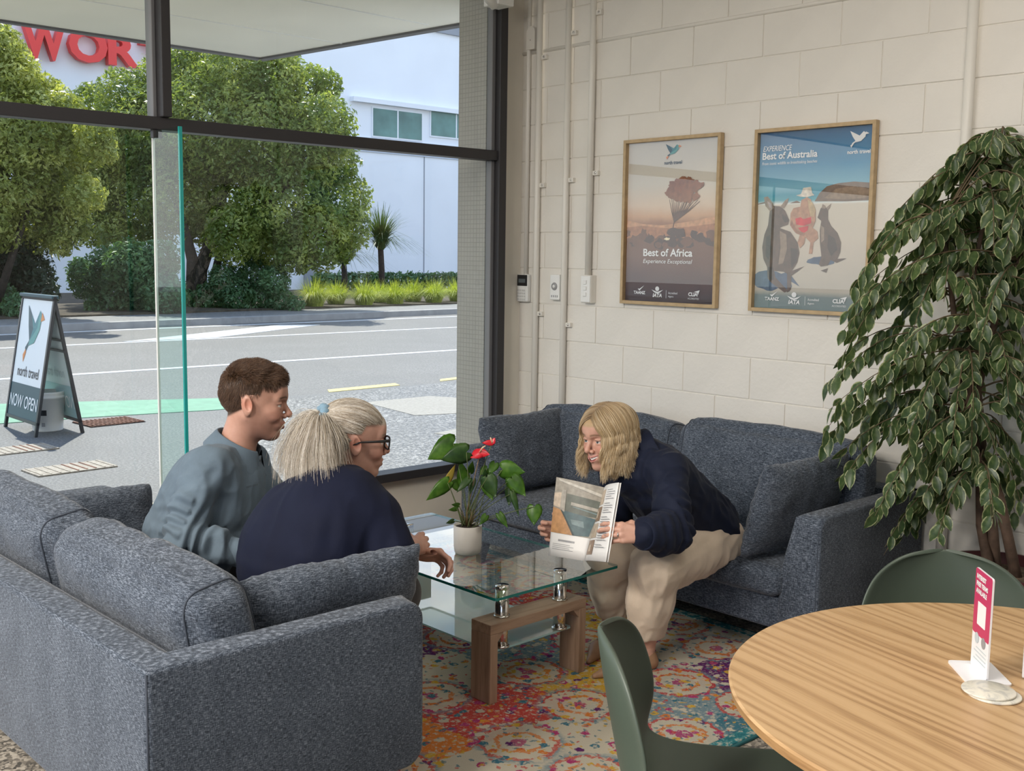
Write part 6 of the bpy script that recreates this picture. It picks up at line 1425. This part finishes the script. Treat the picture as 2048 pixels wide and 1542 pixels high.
F = Field((1.5, 2.4, .05), (2.6, 3.4, .75), .009); F.chain([hR, kR, aR], [.115, .085, .07], .03); F.chain([hL, kL, aL], [.115, .085, .07], .03); F.ell(pelW-Vector((0, 0, .02)), (.17, .21, .11), .04); F.cut((0, 0, .09), (0, 0, -1)); V, Q = F.mesh(); wear('trousers', sit(V, 1), Q, m_trs, wom)
for a in (aR, aL):
    F = Field((a.x-.10, a.y-.08, .0), (a.x+.24, a.y+.08, .13), .006); F.cone((a.x-.02, a.y, .055), (a.x+.02, a.y, .07), .043, .038, .02); F.cone((a.x, a.y, .042), (a.x+.14, a.y, .033), .042, .034, .03); F.cut((0, 0, .013), (0, 0, -1)); V, Q = F.mesh(); wear('shoe', V, Q, m_shoe, wom)
# glasses
gl = empty('glasses'); gl.parent = wom; gl.matrix_local = Matrix.Translation(-wom.location) @ HW
for s in (-1, 1):
    rim = [(.103-.012*abs((yy-.0)/.06)**2, s*(.033+yy*1.0), .002+zz) for yy, zz in [(.026*math.copysign(abs(math.cos(a))**.6, math.cos(a)), .020*math.copysign(abs(math.sin(a))**.6, math.sin(a))) for a in np.linspace(0, 2*math.pi, 25)]]
    tube('rim', rim, .0028, m_black, gl, 8, False); tube('temple_arm', [(.097, s*.061, .012), (.06, s*.076, .010), (.0, s*.084, .006), (-.022, s*.082, -.004)], [.0050, .0042, .003, .0022], m_black, gl, 8)
    pyobj('lens', [(p[0], p[1], p[2]) for p in rim[:-1]], [tuple(range(24))], glass_mat('spectacle_lens', (.97, .97, .97)) if 'spectacle_lens' not in MATS else MATS['spectacle_lens'], gl)
tube('bridge', [(.103, -.009, .006), (.106, 0, .008), (.103, .009, .006)], .0022, m_black, gl, 8)
# hair drawn back to a scrunchie, loose tail falling over the neck
E0, ER = arr((-.015, 0, .034)), arr((.098, .077, .084)); TIE = arr((-.108, .0, .066))
P, N_, rg_ = scalp_points(15000, hl_old, 8); k = 12; T = np.linspace(0, 1, k)
D0_ = (P-E0)/ER; D1 = (TIE-E0)/ER; D1 = D1/np.linalg.norm(D1)
W_ = D0_[:, None]*(1-T)[None, :, None]+(D1+rg_.normal(size=P.shape)*.09)[:, None]*T[None, :, None]; W_ /= np.linalg.norm(W_, axis=2)[:, :, None]
lift = (1.035+.06*np.sin(T*math.pi)[None, :]*(1+.7*vnoise(P*arr((.3, 1, 1)), 60, 3)[:, None])+.03*rg_.random((len(P), 1)))+(.09*sstep(.01, .07, P[:, 0]))[:, None]*(1-T)[None, :]**2
paths = E0+W_*ER*lift[:, :, None]; m_hairW = hairmat('hair_grey', [(0, (.22, .17, .12)), (.35, (.46, .39, .30)), (.7, (.66, .60, .52)), (1, (.82, .79, .74))])
strands('hair', xf(HW, paths.reshape(-1, 3)).reshape(paths.shape)-arr(wom.location), .00042, m_hairW, wom)
n = 15000; rg_ = np.random.default_rng(9); a = rg_.random(n)*2*math.pi; rr = np.sqrt(rg_.random(n)); base = xf(HW, (TIE+np.c_[np.full(n, -.004), .014*rr*np.cos(a), .016*rr*np.sin(a)])); bk_d = arr(-fW); sd = arr(lW)
cl = np.floor(rg_.random(n)*150); crg = np.random.default_rng(4).normal(size=(150, 3))
spread = (bk_d*(.030+.030*crg[cl.astype(int), 0][:, None])+sd*(.062*crg[cl.astype(int), 1])[:, None]+rg_.normal(size=(n, 3))*.017); Lh = .158+.055*rg_.random(n)+.02*crg[cl.astype(int), 2]; k = 16; T = np.linspace(0, 1, k)
wv_ = .015*np.sin(T[None, :]*9.5+cl[:, None]*1.7)*T[None, :]
paths = base[:, None]+spread[:, None]*(1.25*T**.55-.25*T)[None, :, None]+np.array([0, 0, 1.0])[None, None]*(.022*np.sin(np.minimum(T*3.2, math.pi))-T**1.35*1.0)[None, :, None]*np.where(T < .0, 0, 1)[None, :, None]*Lh[:, None, None]+sd[None, None]*wv_[:, :, None]
strands('hair_tail', paths-arr(wom.location), .00042, m_hairW, wom)
m_scr = cloth('scrunchie_blue', (.20, .32, .42)); bm = bmesh.new(); ring = []
nseg, nt = 40, 10
for i in range(nseg):
    a = 2*math.pi*i/nseg; rr = .010+.0022*math.sin(a*11)
    ring.append([bm.verts.new(Vector((.010*0+rr*math.sin(b)*1.0, (.021+rr*math.cos(b))*math.cos(a), (.021+rr*math.cos(b))*math.sin(a)))) for b in np.linspace(0, 2*math.pi, nt, endpoint=False)])
for i in range(nseg):
    for j in range(nt): bm.faces.new((ring[i][j], ring[(i+1) % nseg][j], ring[(i+1) % nseg][(j+1) % nt], ring[i][(j+1) % nt]))
o = obj('scrunchie', bm, m_scr, wom, True); o.matrix_local = Matrix.Translation(-wom.location) @ HW @ Matrix.Translation(Vector(TIE)+Vector((-.004, 0, .002))) @ Matrix.Rotation(R(25), 4, 'Y') @ Matrix.Scale(1.4, 4)

# ---------------------------------------------------------------- the blonde woman on the wall sofa
fB = Vector((-.985, .17, 0)); lB = Vector((0, 0, 1)).cross(fB)
bst = [(up(1398, 1072, 4.52), .150, .185), (up(1378, 1038, 4.46), .145, .175), (up(1347, 1000, 4.38), .130, .170), (up(1315, 962, 4.29), .120, .175), (up(1290, 928, 4.24), .080, .150)]
neckB = up(1262, 905, 4.22); Ls, Le, Lw = up(1336, 940, 4.11), up(1350, 1058, 3.96), up(1290, 1070, 3.83); Rs, Re, Rw = up(1232, 935, 4.40), up(1232, 1050, 4.38), up(1160, 1066, 4.14)
HB_ = head_frame(up(1216, 872, 4.18), (-.93, .06), R(-9), R(3), 1.0)
pelB = bst[0][0]; hL, hR = pelB+lB*.10-Vector((0, 0, .0)), pelB-lB*.10; kL, kR = up(1312, 1136, 4.06), up(1216, 1122, 4.27)
tL, eL, tR, eR = pz(1195, 1346, .03), pz(1292, 1326, .03), pz(1180, 1316, .03), pz(1222, 1278, .03)
aL, aR = Vector((eL.x+.01, eL.y+.01, .095)), Vector((eR.x, eR.y, .095))
F = Field((2.7, 2.2, 0), (4.05, 3.25, 1.0), .011); loft(F, bst, fB, -.018); F.cone(neckB-Vector((0, 0, .05)), neckB, .05, .05, .03); F.chain([Ls, Le, Lw], [.046, .038, .026]); F.chain([Rs, Re, Rw], [.046, .038, .026]); F.chain([hL, kL, aL], [.080, .055, .036]); F.chain([hR, kR, aR], [.080, .055, .036]); Vb, Qb = F.mesh()
feet = []
for a, t, e_ in ((aL, tL, eL), (aR, tR, eR)):
    lo_ = np.minimum.reduce([arr(a), arr(t), arr(e_)])-.06; hi_ = np.maximum.reduce([arr(a), arr(t), arr(e_)])+arr((.06, .06, .12)); F = Field(lo_, hi_, .0045); F.cone((a.x, a.y, a.z+.09), a, .036, .031, .02); F.cone(a, (e_.x, e_.y, .045), .031, .026, .02); m_ = Vector(e_).lerp(Vector(t), .55); F.cone((a.x, a.y, .06), (m_.x, m_.y, .038), .026, .018, .02); v_, q_ = F.mesh(); feet.append((v_, q_, skin_tone(v_, SK_B)))
nlB = np.linalg.inv(np.array(HB_))@np.array([*neckB, 1])
def hl_bl(V):
    x, y, z = V.T; lim = np.where(x > .02, .060, .060-(.02-x)*1.7); lim = np.maximum(lim, -.06); return sstep(lim-.006, lim+.006, z)
Vh, Qh, Ch = head(nlB[:3]+arr((0, 0, -.03)), SK_B, (.58, .20, .18), (.22, .13, .075), (.10, .14, .16), hl_bl, (.45, .31, .17), 0, 2, True, (1, .12, .05), rosy=.75)
RT = Vector(CM[:, 0]); FW = Vector(CM[:, 2]); UP = -Vector(CM[:, 1])
hl1, ql1 = hand(((.25, .55, .45), (.28, .6, .45), (.32, .62, .5), (.4, .7, .5)), .7, (.55, .9), True, .96); hl1 = xf(hand_frame(Lw, -RT*1.0+UP*.12-FW*.06, -FW*.85+UP*.35), hl1)
hr1, qr1 = hand(((.15, 1.35, .9), (.15, 1.4, .9), (.2, 1.4, .9), (.25, 1.4, .9)), .5, (.75, .3), False, .96)
Rw2 = up(1150, 1066, 4.125); hr1 = xf(hand_frame(Rw2, -RT+UP*.10, FW), hr1)
V, Q, C_ = join([(Vb, Qb, skin_tone(Vb, SK_B)), (xf(HB_, Vh), Qh, Ch), (hl1, ql1, skin_tone(hl1, SK_B)), (hr1, qr1, skin_tone(hr1, SK_B))]+feet)
V = sit(V, 2); bl = person('person', (pelB.x, pelB.y, 0), 'person in navy shirt and beige trousers leaning forward, holding up a magazine', V, Q, C_)
F = Field((2.75, 2.15, .40), (3.95, 3.2, 1.0), .0058); loft(F, bst, fB, .0, .05); sh_ = bst[-1][0]
F.chain([sh_, Ls], [.072, .064], .05); F.chain([sh_, Rs], [.072, .064], .05); F.cone(neckB-Vector((0, 0, .08)), neckB-Vector((0, 0, .03)), .08, .058, .04); F.chain([Ls, Le.lerp(Ls, .45), Le], [.066, .062, .060], .02); F.chain([Le, Le.lerp(Lw, .5), Lw-(Lw-Le)*.08], [.060, .060, .052], .02); F.chain([Rs, Re, Rw], [.064, .056, .040], .02)
F.cone(Le+Vector((0, 0, -.02)), Le.lerp(Lw, .55)+Vector((.01, 0, -.055)), .045, .030, .03)
V, Q = F.mesh(); N = normals(V, Q); dsp = fold_arm(V, N, Ls, Le, Lw, 41, .007)+.0055*ridge(aniso(V, arr(bst[0][0])-arr(bst[3][0]), .5, 1), 11, 42)+.0035*ridge(aniso(V, (.3, .8, -.5), .5, 1), 19, 43)+.003*vnoise(V, 9, 44)
dsp = dsp+.0035*ridge(aniso(V, (.8, -.2, -.5), .3, 1), 28, 45); V = V+N*dsp[:, None]; wear('navy_shirt', sit(V, 2), Q, m_navy2, bl)
axB = (Vector(xf(HB_, [(-.025, 0, -.06)])[0])-neckB).normalized(); collar('collar', neckB-axB*.02, axB, fB, .062, m_navy2, bl, leaf=.05, open_=.5)
dw = (Lw-Le).normalized(); ring_band('cuff', Lw-dw*.030, dw, .050, .045, .006, m_navy2, bl, 28, .002)
m_tan = simple('tan_leather', (.30, .17, .095), .5, var=.12, vscale=18)
F = Field((2.9, 2.15, .08), (4.05, 3.25, .78), .0065); F.ell(pelB-Vector((0, 0, .005)), (.165, .185, .125), .04)
for h_, k_, a, hem in ((hL, kL, aL, pz(1292, 1272, .13)), (hR, kR, aR, pz(1208, 1262, .13))):
    e_ = Vector((a.x+.0, a.y, .15)); F.chain([h_, k_], [.108, .088], .04); F.chain([k_, k_.lerp(e_, .5), e_], [.088, .080, .066], .035)
F.cut((0, 0, .132), (0, 0, -1)); V, Q = F.mesh(); N = normals(V, Q)
vert = sstep(.46, .36, V[:, 2]); dsp = .008*ridge(aniso(V, (0, 0, 1), .18, 1), 14, 51)*vert+.006*ridge(aniso(V, (1, .1, .25), .4, 1), 12, 52)*(1-vert)+.004*vnoise(V, 8, 53); dsp = dsp+.0045*ridge(aniso(V, (.12, .0, 1), .22, 1), 30, 54)*vert+.004*ridge(aniso(V, (1, .1, .3), .25, 1), 27, 55)*(1-vert); V = V+N*dsp[:, None]; wear('trousers', sit(V, 2), Q, m_beige, bl)
for a, t, e_ in ((aL, tL, eL), (aR, tR, eR)):
    t_, h2 = Vector(t), Vector(e_); dr = (t_-h2).normalized(); tip = t_+dr*.012; back = h2-dr*.012; lo_ = np.minimum(arr(tip), arr(back))-.06; hi_ = np.maximum(arr(tip), arr(back))+.06; lo_[2] = -.01; hi_[2] = .11; F = Field(lo_, hi_, .0042)
    F.cone((back.x, back.y, .040), (back.x, back.y, .055), .034, .029, .01); m_ = back.lerp(tip, .6); F.cone((back.x, back.y, .032), (m_.x, m_.y, .030), .034, .038, .015); F.cone((m_.x, m_.y, .030), (tip.x, tip.y, .020), .036, .011, .015)
    F.cone((a.x, a.y, .13), (back.lerp(tip, .30).x, back.lerp(tip, .30).y, .062), .030, .022, .008, True); F.cone((a.x, a.y, .085), (back.lerp(tip, .48).x, back.lerp(tip, .48).y, .068), .026, .022, .008, True); F.cut((0, 0, .013), (0, 0, -1)); V, Q = F.mesh(); wear('flat_shoe', V, Q, m_tan, bl)
rp = Vector(xf(hand_frame(Lw, -RT*1.0+UP*.12-FW*.06, -FW*.85+UP*.35), [(.096*.96, .011*.96, .002)])[0]); o = ring_band('finger_ring', rp, -RT*.95+FW*.2, .0103, .004, .0015, m_chrome, bl, 20)
# wavy blonde hair, parted in the middle
rg_ = np.random.default_rng(12); n = 24000; sgn = np.where(rg_.random(n) < .5, 1.0, -1.0); al = R(38)+(math.pi-R(38))*rg_.random(n)**.9; cl = (al*7+sgn*11+rg_.normal(size=n)*.35); ci = np.round(cl*2.2)
k = 18; T = np.linspace(0, 1, k); p0 = np.c_[.062-.15*((al-R(38))/(math.pi-R(38)))**.8, sgn*.004+rg_.normal(size=n)*.003, np.full(n, 0)]; p0[:, 2] = .034+.084*np.sqrt(np.clip(1-((p0[:, 0]+.015)/.098)**2, .02, 1))
D0_ = (p0-E0)/ER; D0_ /= np.linalg.norm(D0_, axis=1)[:, None]; D1 = np.c_[np.cos(al), sgn*np.sin(al), np.full(n, -.12)]; D1 /= np.linalg.norm(D1, axis=1)[:, None]
lay = rg_.random(n); TT = np.clip(T/.52, 0, 1); W_ = D0_[:, None]*(1-TT)[None, :, None]+D1[:, None]*TT[None, :, None]; W_ /= np.linalg.norm(W_, axis=2)[:, :, None]
out_ = 1.04+(.05+.17*lay)[:, None]*np.sin(np.minimum(TT*1.9, math.pi/2))[None, :]*(1+.12*np.sin(ci*1.3))[:, None]; L_ = E0+W_*ER*out_[:, :, None]; Wp = xf(HB_, L_.reshape(-1, 3)).reshape(n, k, 3)
fallT = np.clip((T-.52)/.48, 0, 1); ph = ci*2.1; fl_len = .122+.034*rg_.random(n)**2+.020*np.sin(ci*3.7); outw = (Wp[:, -1]-arr(HB_.translation)); outw[:, 2] = 0; outw /= np.linalg.norm(outw, axis=1)[:, None]
wave = .015*np.sin(fallT[None, :]*7.5+ph[:, None])*fallT[None, :]**.5
tang = np.cross(outw, [0, 0, 1.0]); Wp = Wp+np.array([0, 0, -1.0])*(fallT[None, :]*fl_len[:, None])[:, :, None]+outw[:, None]*wave[:, :, None]+tang[:, None]*(.008*np.sin(fallT*6+1.0)[None, :]*np.sin(ph)[:, None])[:, :, None]+(rg_.normal(size=(n, 1, 3))*.0035)*fallT[None, :, None]+arr(fB)*.004
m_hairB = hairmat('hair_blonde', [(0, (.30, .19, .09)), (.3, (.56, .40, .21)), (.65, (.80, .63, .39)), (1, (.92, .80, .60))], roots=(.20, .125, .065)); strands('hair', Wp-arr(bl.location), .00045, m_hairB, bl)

# ================================================================ the magazine she holds
m_page = simple('page_paper', (.80, .79, .77), .35); sp_t, sp_b = up(1209, 975, 4.0), up(1169, 1122, 3.96); lf_t, lf_b = up(1113, 954, 4.06), up(1097, 1111, 4.03); rt_t, rt_b = up(1238, 965, 3.84), up(1212, 1124, 3.80)
mgc = (sp_b+lf_b)/2; mag = empty('magazine', tuple(mgc), 0, 'open travel magazine showing a pool photograph, held above the glass table', 'magazine')
def page(name, a_t, a_b, b_t, b_b, bulge, mat, off=0.0, thick=.0012):
    """sheet from spine (a) to edge (b)"""
    n, m_ = 14, 8; V, Fc = [], []; nr = (b_t-a_t).cross(a_b-a_t).normalized(); nr = nr if nr.dot(Vector((-.68, -.72, .1))) > 0 else -nr
    for i in range(n+1):
        u = i/n
        for j in range(m_+1):
            v_ = j/m_; p = (a_b.lerp(a_t, v_)).lerp(b_b.lerp(b_t, v_), u); V.append(p+nr*(bulge*math.sin(u*math.pi)*(1-.3*u)+off)-mgc)
    for i in range(n):
        for j in range(m_): a = i*(m_+1)+j; Fc.append((a, a+1, a+m_+2, a+m_+1))
    o = pyobj(name, V, Fc, mat, mag, True)
    if thick: s_ = o.modifiers.new('solid', 'SOLIDIFY'); s_.thickness = thick; s_.offset = -1 if nr.dot(Vector((0, 0, 1))) > 9 else 0
    def at(u, v_, lift=.0012): p = (a_b.lerp(a_t, v_)).lerp(b_b.lerp(b_t, v_), u); return p+nr*(bulge*math.sin(u*math.pi)*(1-.3*u)+off+lift)-mgc
    return o, at
pl_, atL = page('left_page', sp_t, sp_b, lf_t, lf_b, .010, m_page); pr_, atR = page('right_page', sp_t, sp_b, rt_t, rt_b, .012, m_page)
page('under_page', sp_t+FW*.004, sp_b+FW*.004, rt_t+RT*.004, rt_b+RT*.004, .006, m_page, -.004); page('cover', sp_t+FW*.006, sp_b+FW*.006, lf_t+FW*.006, lf_b+FW*.006, .006, m_page, -.005)
def pprint(parent, at, name, polys):
    """printed areas following the bend of the page; polygons in u (spine->edge), v (bottom->top)"""
    V, Fc, MI, mats = [], [], [], []
    for i, ((u0, v0), (u1, v1), (u2, v2), (u3, v3), m_) in enumerate(polys):
        if m_ not in mats: mats.append(m_)
        n = 14; k = len(V)
        for a in range(n+1):
            for b in range(5):
                t, s = a/n, b/4; u = (u0+(u1-u0)*t)*(1-s)+(u3+(u2-u3)*t)*s; w = (v0+(v1-v0)*t)*(1-s)+(v3+(v2-v3)*t)*s; V.append(at(u, w, .0014+.0003*i))
        for a in range(n):
            for b in range(4): q = k+a*5+b; Fc.append((q, q+1, q+6, q+5)); MI.append(mats.index(m_))
    me = bpy.data.meshes.new(name); me.from_pydata(V, [], Fc); me.polygons.foreach_set('material_index', MI); me.update(); return link(name, me, mats, parent, True)
fm_ = flatmat; G1 = fm_('pool_ceiling', (.30, .27, .22)); G2 = fm_('pool_window', (.10, .11, .085)); G3 = fm_('pool_water', (.055, .105, .115)); G4 = fm_('pool_deck', (.46, .24, .10)); G5 = fm_('pool_wall', (.36, .33, .28)); G6 = fm_('pool_highlight', (.16, .23, .235)); G7 = fm_('pool_beam', (.48, .45, .39)); G8 = fm_('ink_grey', (.30, .30, .31)); G9 = fm_('photo_brown', (.26, .17, .11)); G10 = fm_('photo_cream', (.52, .42, .32)); G11 = fm_('pool_dark', (.045, .055, .05))
# u = 0 at the spine, 1 at the outer edge: the picture is mirrored in u
pprint(pl_, atL, 'pool_photograph', [((.0, .30), (1, .30), (1, 1), (0, 1), G1), ((.0, .58), (.75, .56), (.72, .82), (0, .80), G2), ((.0, .66), (.6, .68), (.6, .72), (0, .70), G5), ((.0, .62), (.55, .66), (.55, .67), (0, .635), G6), ((.05, .32), (.42, .30), (.80, .60), (.0, .56), G3), ((.42, .30), (1.0, .30), (1.0, .62), (.80, .60), G4), ((.2, .42), (.5, .44), (.55, .50), (.25, .50), G6), ((.72, .58), (.84, .60), (.84, .86), (.74, .86), G5), ((.84, .62), (1, .64), (1, .80), (.84, .82), G10), ((.0, .86), (.9, .96), (.95, .99), (.0, .90), G7), ((.40, .30), (.44, .30), (.82, .60), (.79, .60), G11)])
pprint(pl_, atL, 'page_text', [((.35, .20), (.78, .20), (.78, .225), (.35, .225), G8)]+[((.45-.1*(i % 2), .16-.022*i), (.92, .16-.022*i), (.92, .166-.022*i), (.45-.1*(i % 2), .166-.022*i), G8) for i in range(4)])
pprint(pr_, atR, 'small_photographs', [((.06, .74), (.42, .74), (.42, .94), (.06, .94), G10), ((.06, .52), (.42, .52), (.42, .71), (.06, .71), G9), ((.06, .30), (.42, .30), (.42, .49), (.06, .49), G10), ((.06, .08), (.42, .08), (.42, .27), (.06, .27), G9), ((.12, .56), (.3, .56), (.26, .66), (.14, .66), G10), ((.15, .12), (.30, .12), (.28, .22), (.16, .2), G10)])
pprint(pr_, atR, 'page_text', [((.52, .92-.03*i), (.90-.12*((i*7) % 3 == 0), .92-.03*i), (.90-.12*((i*7) % 3 == 0), .928-.03*i), (.52, .928-.03*i), G8) for i in range(26) if i % 6 != 5])
